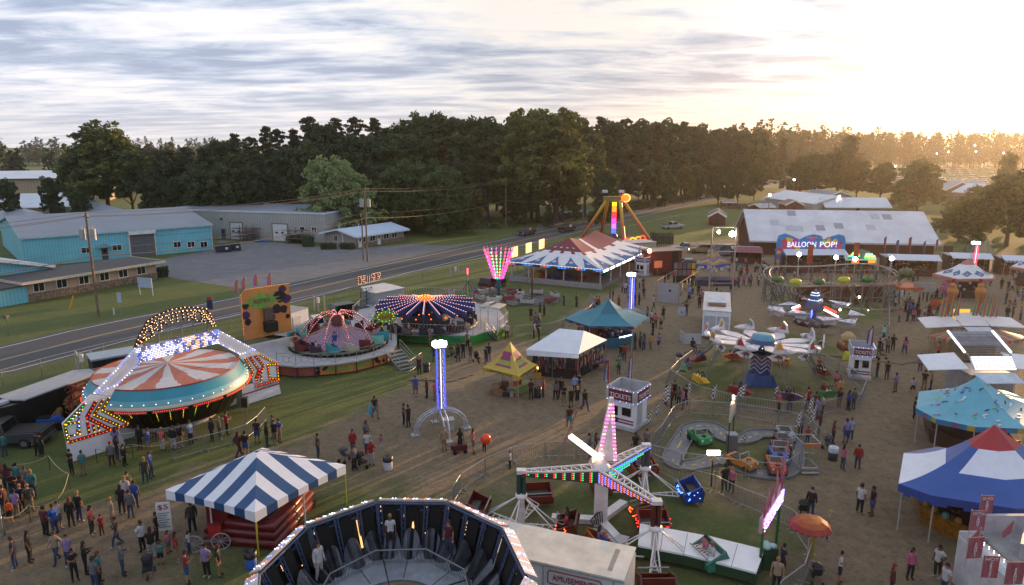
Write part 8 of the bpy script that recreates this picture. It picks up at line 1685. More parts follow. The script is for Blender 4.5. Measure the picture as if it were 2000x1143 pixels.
MB().poly([(-4.6,.1,3.1),(-1.3,.0,3.3),(-1.3,1.9,3.9),(-4.4,2.0,3.6)],(0,0,.06)).build('side_awning',WAW,T);MB().poly([(1.5,0,3.3),(4.9,.1,3.1),(4.7,2,3.6),(1.5,1.9,3.9)],(0,0,.06)).build('side_awning',WAW,T);MB().poly([(-1.2,.1,3.3),(1.4,.1,3.3),(1.4,2.0,4.1),(-1.2,2.0,4.1)],(0,0,.06)).build('front_awning',WAW,T);MB().poly([(-1.1,-1.8,2.7),(1.3,-1.8,2.7),(1.3,0,3.2),(-1.1,0,3.2)],(0,0,.05)).build('lower_awning','b4bac4',T)
for s in(-1.0,1.7):
 MB().tube((s,2.6,3.1),(s,2.6,7.4),.18,n=8).build('cone_pole',mt('8a1c20',.4,var=.3),T);c=MB();c.tube((s-.1,2.3,4.4),(s-.1,2.3,6.1),.08,.5,12);c.build('giant_cone',mt('a8682a',.6,var=.3,sc=5),T);MB().ball((s-.1,2.3,6.2),.5,10).ball((s-.15,2.3,6.75),.3,8).build('ice_cream',mt('a86a30',.6),T)
for i,s in enumerate((-2.3,-1.9,-1.3,-.7,1.1,1.8,2.5,3.0)):
 MB().tube((s,1.6,3.3),(s-.1,1.6,6.3),.025).build('flag_pole','8a8a8a',T)
 for j,c_ in enumerate(('2a8078','b0a028','b04a7c')):MB().poly([(s-.55+.18*j,1.55-.01*j,3.9-.05*j),(s-.35+.18*j,1.55-.01*j,3.9),(s-.05+.0*j,1.55-.01*j,5.9+.15*j),(s-.25+.08*j,1.55-.01*j,5.4+.2*j)],(0,.015,0)).build('pennant',mt(c_,.6,trans=.2),T)
g_=G(1930,800);T=thing('fry_stand','white trussed food stand with a square bulb sign and wide white side awnings','food stand',g_);MB().bb(-1.7,1.7,0,3.0,0,2.8).build('body',mt('8a8c90',.5,var=.2),T)
MB().poly([(-1.6,-.1,3.2),(1.7,-.1,3.2),(1.7,.7,4.1),(-1.6,.7,4.1)],(0,.05,0)).build('sign_board','a0a4ae',T);b2=MB();[b2.box(-1.45+.2*i,-.08+.13*j,3.32+.146*j,.11,.07,.11)for i in range(16)for j in range(6)];b2.build('square_bulb_grid',led('f4f4ff',.95),T)
m=MB();[m.beam((x,.7,4.1),(x,3.4,5.3),.08,.08)for x in(-1.6,1.7)];[m.tube((-1.6,.7+.27*k,4.1+.12*k),(1.7,.7+.27*k,4.1+.12*k),.03)for k in range(11)];m.build('roof_truss',mt('8a8c94',.4,.5),T);MB().poly([(-1.7,2.2,4.5),(1.8,2.2,4.5),(1.8,3.4,5.3),(-1.7,3.4,5.3)],(0,0,.05)).build('roof_panel',mt('7a7e86',.5),T)
for s in(-1.75,1.85):MB().beam((s,1.0,4.3),(s,3.4,5.4),.12,.12).build('lit_strip',led('f0f0ff',1.1),T)
MB().poly([(-4.9,.2,3.1),(-1.8,.2,3.2),(-1.8,2.2,3.9),(-4.7,2.2,3.7)],(0,0,.05)).build('side_awning',mt('dadce2',.5,var=.08,trans=.1),T);MB().poly([(1.9,.2,3.2),(5.2,.2,3.0),(5.0,2.2,3.6),(1.9,2.2,3.9)],(0,0,.05)).build('side_awning',mt('dadce2',.5,var=.08,trans=.1),T);MB().poly([(-1.6,-1.2,2.5),(1.6,-1.2,2.5),(1.6,-.05,2.95),(-1.6,-.05,2.95)],(0,0,.05)).build('front_awning','b0bcc8',T);[MB().tube((x,-1.15,0),(x,-1.15,2.5),.03).build('post','a0a0a0',T)for x in(-.4,.9)]
peaked('garden_tent','pale pointed tent top in the shade of the big right hand trees',[(1902,493),(1925,500),(1946,494),(1925,488)],2.8,(1922,462),[mt('8a8468',.6,trans=.2)],lambda u,t,i,j,s:0,.3,1.6)
g_=G(1872,1062,2.4)-V((0,5,2.4));T=thing('candy_trailer','white candy food trailer with pink banners, roof unit and string of bulbs','food trailer',g_);zt=3.0
MB().bb(0,7,0,5.0,.5,zt-.6).build('body',mt('cac8cc',.45,var=.1),T);MB().bb(0,.7,-.2,5.0,zt-.6,zt-.5).build('side_deck','a8b4bc',T);MB().bb(-.06,0,-.2,5.0,.5,zt-.2).bb(0,.9,5.0,5.08,zt-.6,zt).build('side_rail','b0aeb2',T);MB().bb(1.0,7,5.4,5.6,zt-.9,zt+.55).build('rear_panel','a8a4aa',T)
MB().bb(1.25,7,0,5.4,zt-.5,zt-.35).build('roof',mt('8a8c8e',.5,var=.2),T);m=MB();m.poly([(1.5,3.4,zt-.35),(3.6,2.3,zt-.35),(4.6,3.5,zt-.35),(2.6,4.7,zt-.35)],(0,0,.75));m.build('roof_unit',[mt('8f9094',.5)],T);MB().lathe([(.5,0),(.52,.06),(.4,.06),(.38,.0)],20,0,(3.3,3.6,zt+.41)).build('fan_ring','5a5450',T);MB().disc((3.3,3.6,zt+.42),.4,18).build('fan_grille','1c1410',T)
b2=MB();[b2.bulb((.85+.12*(k%2),4.9-k*.16,zt-.4),.035)for k in range(30)];b2.build('bulb_string',led('ffe8c8',3),T)
for i,(px,yt,w_,txt,yo)in enumerate(((1898,997,.62,('COTTON','CANDY'),0),(1917,968,.6,('SNO','KONES'),.5),(1893,1050,.66,('','FUNNEL'),-.6),(1922,1085,.6,('HOT','PRETZEL'),-1.4),(1968,1098,.7,('','PEANUTS'),-1.5))):
 pz=zt+1.4;p=G(px,yt,pz);F_=thing('candy_banner',('COTTON CANDY','SNO KONES','funnel cake','hot pretzel','peanut')[i]+' pink banner flying on the candy trailer roof','banner',V((p.x,p.y,zt-.3)),R(-4+5*(i%3)),'pink banners on the candy trailer');z1=1.7
 MB().tube((.02,.02,0),(.02,.02,z1+.05),.02).build('pole','a0a0a0',F_);MB().bb(0,w_,-.02,0,z1-.95,z1).build('cloth',mt('a05a64',.6,var=.3,sc=3,trans=.2),F_);g=MB()
 if txt[0]:g.text(txt[0],.18,Matrix.Translation((w_/2,-.035,z1-.2)),w=w_*.8)
 for k,ch in enumerate(txt[1]):g.text(ch,.17,Matrix.Translation((w_/2,-.035,z1-.36-k*.1))@Matrix.Identity(4))
 g.build('lettering','c8c4c8',F_)
for i,(px,y)in enumerate(((1912,1030),(1978,1015))):p=G(px,y,zt+1.2);F_=thing('pennant',('left','right')[i]+' narrow pink pennant slanting over the candy trailer','flag',V((p.x,p.y,zt-.3)),0);MB().tube((0,0,0),(.1,0,1.5),.018).build('pole','a0a0a0',F_);MB().poly([(.1,0,1.5),(-.35,0,.9),(-.3,0,.6),(.07,0,.9)],(0,.015,0)).build('cloth',mt('a05a64',.6,trans=.2),F_)
def bin_(x,y,col,lab,liner='101010',r_=.29,h2=.85):T=thing('trash_bin',lab,'bin',G(x,y));MB().lathe([(r_,0),(r_,h2),(r_-.03,h2)],16).build('barrel',mt(col,.6,var=.2),T);MB().lathe([(r_+.02,h2-.3),(r_+.03,h2+.03),(r_-.04,h2+.03),(.01,h2-.1)],16).build('bag_liner',mt(liner,.4,var=.3,sc=6),T)
bin_(758,916,'a8aab0','white barrel bin with a black liner on the open grass by the striped tent');bin_(491,1108,'1c4c9a','blue barrel bin with a black liner under the striped tent front pole',r_=.27);bin_(1326,707,'9a9ca0','white barrel bin with a black liner left of the gondola ride');bin_(833,726,'121212','black bin by the light blue notice left of the arched light tower');bin_(950+100,776,'121212','black bin beside the orange notices of the yellow tent');bin_(1626,898,'1a1a1a','dark bin with a white bag to the right of the toy car track','a8b0b8')
POSES={'s':((.23,.02,1.15),(.25,-.06,.90),(-.23,.02,1.15),(-.25,-.05,.90),(.11,-.02,.50),(.12,.02,.09),(-.10,-.01,.50),(-.13,.03,.09)),'w':((.24,.12,1.17),(.26,.04,.93),(-.23,-.10,1.17),(-.24,-.28,1.00),(.10,-.20,.53),(.10,-.24,.10),(-.10,.02,.50),(-.10,.32,.14)),'v':((.24,-.10,1.17),(.22,-.26,1.02),(-.23,.10,1.17),(-.25,.06,.92),(.10,.03,.50),(.10,.30,.13),(-.10,-.18,.53),(-.11,-.22,.10)),'f':((.22,-.06,1.16),(.08,-.28,1.26),(-.22,-.04,1.16),(-.06,-.28,1.22),(.11,-.02,.50),(.13,.02,.09),(-.10,-.02,.50),(-.12,.02,.09)),'c':((.24,-.04,1.18),(.02,-.17,1.18),(-.24,-.04,1.18),(-.02,-.19,1.14),(.12,-.03,.50),(.15,.00,.09),(-.10,.00,.50),(-.10,.05,.09)),'p':((.24,-.10,1.24),(.24,-.34,1.34),(-.25,.03,1.17),(-.27,-.02,.92),(.11,-.05,.50),(.12,-.02,.09),(-.10,.0,.50),(-.11,.06,.09)),'h':((.30,.06,1.18),(.17,-.04,1.00),(-.24,.03,1.16),(-.25,-.03,.91),(.12,-.02,.50),(.15,.02,.09),(-.09,-.03,.50),(-.08,.0,.09)),'q':((.22,-.12,.70),(.14,-.34,.72),(-.22,-.12,.70),(-.14,-.34,.70),(.12,-.44,.50),(.12,-.50,.09),(-.12,-.44,.50),(-.12,-.50,.09))}
BONES={}
def skel(k):
 le,lh,re,rh,lk,la,rk,ra=[V(p)for p in POSES[k]];sit=k=='q';dz=-.43 if sit else 0
 pts={'pel':V((0,0,.94+dz)),'spi':V((0,0,1.12+dz)),'che':V((0,.0,1.34+dz)),'nec':V((0,.0,1.48+dz)),'hd':V((0,-.01,1.58+dz)),'ls':V((.17,0,1.40+dz)),'rs':V((-.17,0,1.40+dz)),'le':le,'lh':lh,'re':re,'rh':rh,'lp':V((.09,0,.88+dz)),'rp':V((-.09,0,.88+dz)),'lk':lk,'la':la,'rk':rk,'ra':ra,'lt':la+V((.02,-.16,-.05)),'rt':ra+V((-.02,-.16,-.05))}
 rad=dict(pel=(.15,.115),spi=(.135,.10),che=(.16,.11),nec=(.055,.055),hd=(.055,.06),ls=(.065,.065),rs=(.065,.065),le=(.042,.042),re=(.042,.042),lh=(.03,.02),rh=(.03,.02),lp=(.095,.10),rp=(.095,.10),lk=(.06,.06),rk=(.06,.06),la=(.042,.045),ra=(.042,.045),lt=(.04,.03),rt=(.04,.03))
 ed=[('pel','spi'),('spi','che'),('che','nec'),('nec','hd'),('che','ls'),('che','rs'),('ls','le'),('le','lh'),('rs','re'),('re','rh'),('pel','lp'),('pel','rp'),('lp','lk'),('lk','la'),('rp','rk'),('rk','ra'),('la','lt'),('ra','rt')]
 return pts,rad,ed
def bodymesh(k):
 pts,rad,ed=skel(k);nm=list(pts);me=bpy.data.meshes.new('b');me.from_pydata([pts[n]for n in nm],[(nm.index(a),nm.index(b_))for a,b_ in ed],[])
 o=bpy.data.objects.new('b',me);COL.objects.link(o);md=o.modifiers.new('s','SKIN');md.use_smooth_shade=True
 if not me.skin_vertices:me.attributes
 try:sv=me.skin_vertices[0].data
 except Exception:
  bpy.context.view_layer.objects.active=o;bpy.ops.mesh.customdata_skin_add();sv=me.skin_vertices[0].data
 for i,n in enumerate(nm):sv[i].radius=rad[n];sv[i].use_root=n=='pel'
 ss=o.modifiers.new('u','SUBSURF');ss.levels=1;ss.render_levels=1
 dg=bpy.context.evaluated_depsgraph_get();ev=bpy.data.meshes.new_from_object(o.evaluated_get(dg));vs=[v.co.copy()for v in ev.vertices];fs=[tuple(p.vertices)for p in ev.polygons];ns=[v.normal.copy()for v in ev.vertices]
 bpy.data.objects.remove(o);return pts,ed,vs,fs,ns
def seg(p,a,b_):
 t=max(0,min(1,(p-a).dot(b_-a)/max(1e-9,(b_-a).length_squared)));return(p-a-(b_-a)*t).length,t
BM_={}
def getbody(k):
 if k in BM_:return BM_[k]
 pts,ed,vs,fs,ns=bodymesh(k);reg=[]
 for f in fs:
  c=sum((vs[i]for i in f),V())/len(f);best=min(((seg(c,pts[a],pts[b_])[0]-(.05 if a in('pel','spi','che')and b_ in('spi','che','nec')else 0),a,b_,seg(c,pts[a],pts[b_])[1])for a,b_ in ed));reg.append((best[1],best[2],best[3]))
 m=MB();m.add(vs,fs,0,True);hc=pts['hd']+V((0,-.02,.07))
 m.lathe([(max(.001,.078*math.sin(PI*j/8)),-.115*math.cos(PI*j/8))for j in range(9)],12,0,hc)
 m.add([hc+V(p)for p in((-.014,-.074,-.03),(.014,-.074,-.03),(0,-.105,-.025),(0,-.076,.02))],[(0,2,3),(2,1,3),(0,1,2)],0)
 for s in(-1,1):m.box(hc.x+s*.03,hc.y-.074,hc.z+.012,.02,.012,.01,1);m.ball((hc.x+s*.08,hc.y+.005,hc.z-.005),.018,6)
 m.box(hc.x,hc.y-.066,hc.z-.055,.035,.012,.008,2)
 for h_,e_ in((pts['lh'],pts['le']),(pts['rh'],pts['re'])):
  d=(h_-e_).normalized();sd=d.cross(V((0,1,0)));sd=sd.normalized()if sd.length>.1 else V((1,0,0));cu=d.cross(sd).normalized()
  m.beam(h_,h_+d*.07,.07,.03,up=cu)
  for i in range(4):b0=h_+d*.065+sd*(.026-.0175*i);q=b0+d*(.036,.042,.038,.03)[i]+cu*.008;m.tube(b0,q,.0085,.008,5);m.tube(q,q+d*.022+cu*.022,.008,.006,5)
  b0=h_+d*.02+sd*.036;m.tube(b0,b0+sd*.03+d*.03,.010,.009,5);m.tube(b0+sd*.03+d*.03,b0+sd*.032+d*.055,.009,.007,5)
 BM_[k]=(m,vs,fs,ns,reg,pts,hc);return BM_[k]
MCACHE={}
def part(k,what):
 """clothing cut from the body's own surface and pushed out along the normals"""
 key=(k,what)
 if key in MCACHE:return MCACHE[key]
 m0,vs,fs,ns,reg,pts,hc=getbody(k);m=MB();lo=pts['pel'].z-.10
 def sel(i):
  a,b_,t=reg[i];c=sum((vs[j]for j in fs[i]),V())/len(fs[i])
  if what in('tee','top','coat','dress'):
   if a in('spi','pel')and b_ in('spi','che'):return c.z>lo+.05
   if(a,b_)==('che','nec'):return t<.8
   if b_ in('ls','rs'):return True
   if b_ in('le','re'):return what in('top','coat')or t<.62
   if b_ in('lh','rh'):return what in('top','coat')and t<.9
   if b_ in('lp','rp'):return what in('coat','dress')or c.z>lo+.06
   if b_ in('lk','rk'):return(what=='coat' and t<.18)or(what=='dress' and t<.85)
   return False
  if what in('long','short'):
   if a=='pel' and b_=='spi':return t<.35
   if b_ in('lp','rp'):return True
   if b_ in('lk','rk'):return what=='long' or t<.9
   if b_ in('la','ra'):return what=='long' and t<.92
   return False
  if what=='shoe':return b_ in('lt','rt')or(b_ in('la','ra')and t>.93)
 off=dict(tee=.016,top=.02,coat=.032,dress=.03,long=.012,short=.022,shoe=.012).get(what,.02)
 if what in('hair','longhair','cap','hat'):
  c=hc+V((0,.012,.018))
  if what=='cap':m.lathe([(.088,-.005),(.09,.03),(.07,.085),(.01,.11)],12,0,c);m.poly([c+V(p)for p in((-.06,-.07,.0),(.06,-.07,.0),(.045,-.15,-.012),(-.045,-.15,-.012))],(0,0,.012))
  elif what=='hat':m.lathe([(.17,.0),(.09,.015),(.08,.09),(.01,.1)],14,0,c)
  else:
   m.lathe([(.086,-.02),(.088,.03),(.068,.085),(.01,.112)],12,0,c);m.poly([c+V(p)for p in((-.082,-.01,-.02),(.082,-.01,-.02),(.075,.075,-.02),(-.075,.075,-.02))],(0,0,-.07 if what=='hair' else-.12))
   if what=='longhair':m.poly([c+V(p)for p in((-.088,.0,-.1),(.088,.0,-.1),(.08,.1,-.1),(-.08,.1,-.1))],(0,.02,-.2))
 else:
  um={};F_=[]
  for i,f in enumerate(fs):
   if sel(i):
    F_.append([um.setdefault(j,len(um))for j in f])
  V2=[None]*len(um)
  for j,n_ in um.items():
   p=vs[j]+ns[j]*off
   if what=='dress' and p.z<pts['pel'].z:p=V((p.x*(1+(pts['pel'].z-p.z)*.7),p.y*(1+(pts['pel'].z-p.z)*.7),p.z))
   V2[n_]=p
  m.add(V2,F_,0,True)
 nm={'tee':'shirt','top':'shirt','coat':'jacket','dress':'dress','long':'trousers','short':'shorts','shoe':'shoes','longhair':'hair'}.get(what,what)
 o=m.build(nm,'808080',None);me=o.data;bpy.data.objects.remove(o);MCACHE[key]=(nm,me);return MCACHE[key]
CN=dict(k=('black','121214'),n=('navy','182236'),w=('white','a8a8ac'),g=('grey','5a5c60'),r=('red','8a1418'),b=('blue','1c4690'),p=('pink','a45a74'),o=('orange','c04818'),t=('teal','2c6a6c'),u=('lavender','7a6a9a'),m=('maroon','4a1820'),y=('yellow','a88a3a'),e=('beige','8a7a64'),l=('light blue','7a94b4'),f=('olive','30342a'),c=('coral','b85a50'),v=('lime','8ac02a'),J=('blue jeans','2a3a54'),K=('black trousers','141416'),S=('grey shorts','5a5a5e'),B=('blue shorts','28427c'),E=('khaki trousers','7a6650'),W=('white trousers','98969a'),M=('maroon trousers','421a20'),T=('teal shorts','1c7a7c'),D=('dark shorts','1a1a1e'))
HN=dict(h=('brown haired','hair','3a2618'),z=('dark haired','hair','100c0a'),l=('long haired','longhair','2c1a12'),a=('blond','hair','8a6a3c'),q=('long blond haired','longhair','96703e'),x=('red haired','longhair','6a2c14'),c=('black capped','cap','101012'),r=('red capped','cap','8a1a18'),t=('hatted','hat','2a2420'),y=('yellow capped','cap','a88a3a'))
SKINS=['8a5c46','9a6c54','7c523e','a07862','5a3a2c']
PLACES=[(40,985,'in the crowd at the left edge'),(110,1060,'in the near left crowd'),(230,1090,'in the near crowd left of the striped tent'),(345,1095,'by the stroller before the striped tent'),(190,1035,'on the path left of the striped tent'),(250,1000,'in the knot beside the grass'),(150,928,'before the white ride skirt'),(235,905,'at the corner of the white skirt'),(290,940,'on the grass beyond the rope'),(340,878,'in the saucer ride queue'),(440,862,'at the saucer ride steps'),(525,868,'in the group above the striped tent'),(700,890,'by the strollers near the barrel bin'),(740,820,'on the open grass with a balloon'),(793,832,'walking past the arched tower'),(830,778,'left of the lit tower'),(895,700,'before the green skirted ride'),(905,885,'beside the red wagon'),(950,880,'below the arched tower'),(1000,915,'at the arm ride fence'),(990,660,'at the beam ride steps'),(1050,640,'on the grass beside the mast ride'),(1110,785,'in line beside the yellow tent'),(1112,838,'alone on the brown path'),(1190,890,'behind the arm ride fence'),(1215,720,'near the flags of the ticket booth'),(1265,680,'right of the turquoise tent'),(1285,635,'behind the turquoise tent'),(1230,565,'in the queue at the bumper pavilion'),(1120,595,'in the mast ride enclosure'),(1280,600,'beside the canvas screen'),(1275,530,'by the small ticket booth'),(1320,795,'at the gondola ride fence'),(1360,560,'among the shirt stalls'),(1400,575,'below the chevron tent'),(1460,530,'in the crowd before the striped awning'),(1520,545,'in the crowd left of the coaster'),(1600,540,'before the balloon stall'),(1700,545,'before the food stall'),(1775,545,'before the wide white stall'),(1815,590,'in the knot beyond the sandwich board'),(1775,625,'in the group on the open midway'),(1835,625,'in line at the ice cream stand'),(1960,610,'on the far right midway'),(1420,950,'behind the work lamp'),(1560,800,'at the chequered flags'),(1650,800,'at the gondola ride corner'),(1640,870,'right of the toy cars'),(1725,740,'right of the far ticket booth'),(1740,685,'near the toy steam engine'),(1800,730,'on the right hand midway'),(1785,820,'at the confetti tent edge'),(1660,918,'near the dark bin'),(1690,1005,'in the middle of the right path'),(1600,1040,'above the orange umbrella'),(1640,1143,'on the near right path'),(1800,1140,'at the lower right corner'),(1525,1125,'beside the green operator box'),(1830,1010,'under the blue tent edge'),(1562,850,'inside the toy car gate'),(850,1050,'on the ring ride')]
PB={};NP_=[0]
def person(loc,rz,sh,lg,hr,pose,sc=1.0,place=None,coat=None,note=''):
 k=pose
 if k not in PB:o=getbody(k)[0].build('person',['9a6c54','1c1410','6a3a34'],None);PB[k]=o.data;bpy.data.objects.remove(o)
 o=bpy.data.objects.new('person',PB[k]);COL.objects.link(o);NP_[0]+=1;i=NP_[0]
 o.location=loc;o.rotation_euler=(0,0,rz);wd=1+.12*math.sin(i*7.3);o.scale=(sc*wd,sc*wd,sc*(1+.03*math.sin(i*3.1)))
 s0=o.material_slots[0];s0.link='OBJECT';s0.material=mt(SKINS[(i*7)%10%5],.6,var=.08)
 upper=coat or('tee' if(i*5)%3 or lg in 'SBEDT' else 'top');lower='short' if lg in 'SBDT' else 'long'
 for what,c in((upper,CN[sh][1]),(lower,CN[lg][1]),('shoe',('16161a','8a8a8c','3a2c24')[i%3]),(HN[hr][1],HN[hr][2])):
  nm,me=part(k,what);q=bpy.data.objects.new(nm,me);COL.objects.link(q);q.parent=o;s=q.material_slots[0];s.link='OBJECT';s.material=mt(c,.85,var=.25,sc=6)
 if place is None:px,py=PX(loc);place=min(PLACES,key=lambda t:(t[0]-px)**2+((t[1]-py)*1.6)**2)[2]
 who='child' if sc<.85 else 'person'
 tag(o,'%s %s, %s top, %s%s, %s'%(HN[hr][0],who,CN[sh][0],CN[lg][0],note,place),'person','visitors at the fair');return o
DATA="""31 1113 nJhs;60 1098 kKls;113 1099 eJhw;136 1107 uJhs;147 1136 kKzc;169 1122 kKlf;187 1152 gJhs;196 1140 tKxs;241 1124 gJtf;231 1069 fJcw;308 1060 kKzs;280 1077 wKhf;298 1092 kWlf;315 1102 tDhs7;330 1080 pSls7;346 1099 rEls;370 1082 wJls7;366 1141 rBhf;405 1127 uKzh;429 1127 kElh;377 1040 fKhs
181 1045 cKls;200 1047 rMhs7;141 1030 kKxs;157 1020 kJas;91 1047 mKzs;110 1045 bJhf;117 1035 wShs;222 1032 eEas;257 1013 gJhs;240 1005 kKls;266 992 bJhs;248 985 wJqs;253 975 fJls;141 928 kKzc;164 930 tEzs;220 913 gMrs;231 900 kJls;244 910 kKzs8;285 944 fJas;296 934 bJhp
34 1012 uEzs;21 1022 oDhs8;60 1002 fEas;66 972 tJas;17 960 mKls;5 985 gKhs;10 892 tJhs;83 893 kKzs;75 890 kKhs;48 985 mKls;28 975 kJlf;12 1005 mJhs;45 1002 kKas;3 950 rJls;54 962 gJhs;-2 1020 kKzs;36 955 tKzs
228 882 uJlf;275 878 kKls;292 886 bEhf;318 881 cWas;340 879 kWzs;352 874 kEzs;374 869 lKhs;415 863 kKls;430 859 gJqs;444 850 rKzf;467 892 mMlw;481 891 kBzf;503 866 kBzs;522 872 kJls;538 868 kEzs;547 864 bEzh;535 858 gKhs
812 774 bShs;834 777 mKqs;849 782 pEhs;857 775 uJhs;819 732 mKqs;733 817 kSlw;716 868 gJxs;718 888 wJcs;690 888 rJls;789 832 fKzs;798 835 kKzp;849 707 kBzs;913 680 gKzs;895 707 kJlp;919 706 fSas;949 711 nJzs;955 706 nJhs;841 677 gEhs;990 662 wKhs;905 700 kJhf
868 881 eEas;899 884 kKlp;924 887 cSlp;946 884 kKzs7;622 897 fJhs;692 918 gKhs;726 909 rWqp;745 881 pWlw7;996 917 wKhs7
1037 626 kDhs;1055 620 kDlf;1063 617 kKls;1046 641 gJhs;1053 636 uJhs;1043 661 uKzs;1053 666 kKzs;1052 650 gKls;1101 597 nJhs;1126 600 nKhs;1165 604 oDzs;1191 590 kKls;1197 588 kJhs;1215 572 uJls;1221 574 wJlf;1228 571 kKzs;1224 562 gJhs;1241 566 kJls;1249 563 wJhs;1256 565 kKzs;1236 560 kKhs;1240 597 nJhs;1248 598 kKzs;1276 604 wKhw;1270 531 kKzs;1278 533 kKhs;1305 547 mKls;1298 556 kJhs;1208 602 rJhs;1160 608 lJls8;1170 606 kJhs
1272 634 wJhs;1279 640 cKhs;1290 643 eDcs;1286 684 uDzw;1271 683 yEhw;1240 683 kJls;1250 682 gKhs;1257 684 gJls;1275 656 kKzs;1264 628 tJls;1295 626 kKhs
1037 780 mKtc;1061 779 rKxf;1085 782 gKls;1095 778 kKhs;1101 791 kElf;1115 797 kDas;1122 772 lJlh;1127 795 kDys;1130 768 kEhf;1142 802 kJlw;1112 838 mThw;1208 731 tJzf;1229 737 gKcs;1203 722 vDhq7;1219 706 rJzp;1352 684 kKzq;1150 894 gDzc;1163 894 kJls;1176 893 kJlf;1189 890 mEts;1240 894 kEzs;1262 884 gJhf;1212 700 kJhs8
1300 792 lJls;1310 798 mKxf;1325 795 gKlf;1333 801 pJls;1339 793 kJhs;1316 786 kKzs;1520 806 cKas;1541 806 kJzs;1606 810 wJls;1576 800 rKzs;1592 806 mKzs;1638 801 kEzs;1656 802 bKlf;1666 800 gJhs;1562 852 gKzf;1576 868 rJhs7;1600 846 mJlf;1414 962 kKzf;1428 962 pKqs;1594 820 uJls
1712 738 kJcs;1731 743 kJzs;1748 767 uSzc;1781 771 wDzw8;1804 760 kEzs;1817 762 eJqs;1796 727 pJzs;1818 728 kSzs;1831 702 cKhs;1766 693 pJlw;1733 690 gKhs;1743 686 kKzp;1722 686 wJlf;1716 694 kKhs;1726 660 wKhf8;1784 820 kKzs;1626 868 mKxf;1651 866 uBzs;1660 862 lJhs;1645 918 pJlf;1674 916 rJhs;1678 1003 wKzs;1702 1007 kBzs;1582 1010 kJcs;1615 1055 eKyf;1638 1141 wDzc;1776 1132 pKls;1829 1128 wKzh;1843 1165 wJzs;1739 1168 mKxs;1527 1126 nDzs;1803 1001 mKzs;1860 1036 kEzc;1515 1156 eKas;1838 950 kKls
1805 622 wDhs8;1813 621 mKts;1822 623 rMhs;1832 622 kKzs;1840 624 kKhs;1847 625 gJhs8;1855 625 kKzs;1826 612 lJhs;1768 610 kKzs;1780 612 kKhs;1775 606 gEls;1790 616 kKls;1772 628 nJzf;1783 630 pKls;1776 642 pWls6;1792 628 kJhs;1802 588 kKls;1810 590 fKhs;1818 588 eJxs;1828 590 kKlf;1822 596 gKzs;1840 592 kKts;1765 578 pJls;1754 564 mKhs;1966 625 kJls;1977 622 kKhs;1992 626 gKzs;1955 566 kKzs;1968 570 kJhs;1975 570 wKhw;1935 560 kKls;1995 590 kKzs;1985 580 mKhs;1770 542 wEhs;1783 552 kKhs;1792 549 kKls;1804 540 gJhs"""
rp_=random.Random(77)
for ln_ in DATA.replace('\n',';').split(';'):
 a=ln_.split();sc=(.1*int(a[2][4])if len(a[2])>4 else 1.0)*rp_.uniform(.96,1.03)
 g_=G(int(a[0]),int(a[1]));z_=-.0 if a[2][3]!='q' else 0
 person(g_,rp_.uniform(-PI,PI),a[2][0],a[2][1],a[2][2],a[2][3],sc)
CW=MB();CWM=[]
def crowd_one(loc,rz,sh,lg,hr,pose,sc):
 M_=Matrix.Translation(loc)@Matrix.Rotation(rz,4,'Z')@Matrix.Scale(sc,4)
 low='short' if lg in 'SBD' else 'long'
 def put(vs,fs,c):
  if c not in CWM:CWM.append(c)
  CW.add([M_@V(p)for p in vs],fs,CWM.index(c),True)
 m0=getbody(pose)[0];put(m0.v,m0.f,rp_.choice(SKINS))
 for what,c in((('tee','top')[int(sc*100)%2],CN[sh][1]),(low,CN[lg][1]),('shoe','16161a'),(HN[hr][1],HN[hr][2])):
  me=part(pose,what)[1];put([v.co for v in me.vertices],[tuple(p.vertices)for p in me.polygons],c)
def cluster(cx_,cy_,rx,ry,n):
 for _ in range(n):crowd_one(G(cx_+rp_.uniform(-rx,rx),cy_+rp_.uniform(-ry,ry)),rp_.uniform(-PI,PI),rp_.choice('kkkngwwrbmpuegtl'),rp_.choice('JJKKKSBDE'),rp_.choice('hhzzllqac'),rp_.choice('ssswvfch'),rp_.uniform(.93,1.03)if rp_.random()<.85 else .68)
cluster(1465,532,28,14,13);cluster(1518,545,22,16,11);cluster(1600,541,55,4,8);cluster(1780,545,40,6,4);cluster(1378,582,30,12,7);cluster(1975,600,25,20,5);cluster(1690,545,30,5,5);cluster(1440,560,30,14,7);cluster(1880,560,40,8,4);cluster(1480,545,40,18,14);cluster(1770,600,60,30,8);cluster(1235,575,25,20,8);cluster(1350,600,40,20,6)
tag(CW.build('crowd',CWM),kind='stuff')
def rider(p,rz,place,i,dz=-.48):q=person((p[0],p[1],p[2]+dz),rz,'krpwbugn'[i%8],'JKDJ'[i%4],'lhzqa'[i%5],'q',.95,place,note='');return q
for i in(0,1,2,5,6,8,9,11,12,14):rider(SEATS_B[i],2*PI*i/16+.12+PI/2+.5+PI/2,'riding the purple cone ride',i)
for i in(0,2,3,5,7,9,11,12,14,16,17,19):rider(SEATS_C[i],2*PI*i/20+PI,'riding the beam ride',i)
for i,h_ in enumerate(HSE):rider(h_+V((0,0,.15)),2*PI*i/10,'riding a gondola',i+1,-.5)
for i in(0,4,6):rider(BTS[i],1.0*i,'riding a boat under the lit funnel',i)
for j,i in enumerate((2,5,7,9,1)):
 p,an_=CP[i]
 for s in(-.28,.28):rider((p.x+s*math.cos(an_),p.y+s*math.sin(an_),p.z+.42),an_,'seated under the arm ride',j*2+(s>0),-.42)
for i,(a_,c_,l_)in enumerate(((R(101),'w','D'),(R(62),'m','J'),(R(150),'w','W'))):
 person(V((cx_,cy2,0))+Matrix.Rotation(R(4.5),3,'X')@V((3.6*math.cos(a_),3.6*math.sin(a_),zf+.02)),a_-PI/2,c_,l_,'ahlz'[i],'s',.95,'standing in the ring ride')
person(G(655,683,Z1),.3,'b','J','c','w',1.0,'walking on the round deck')
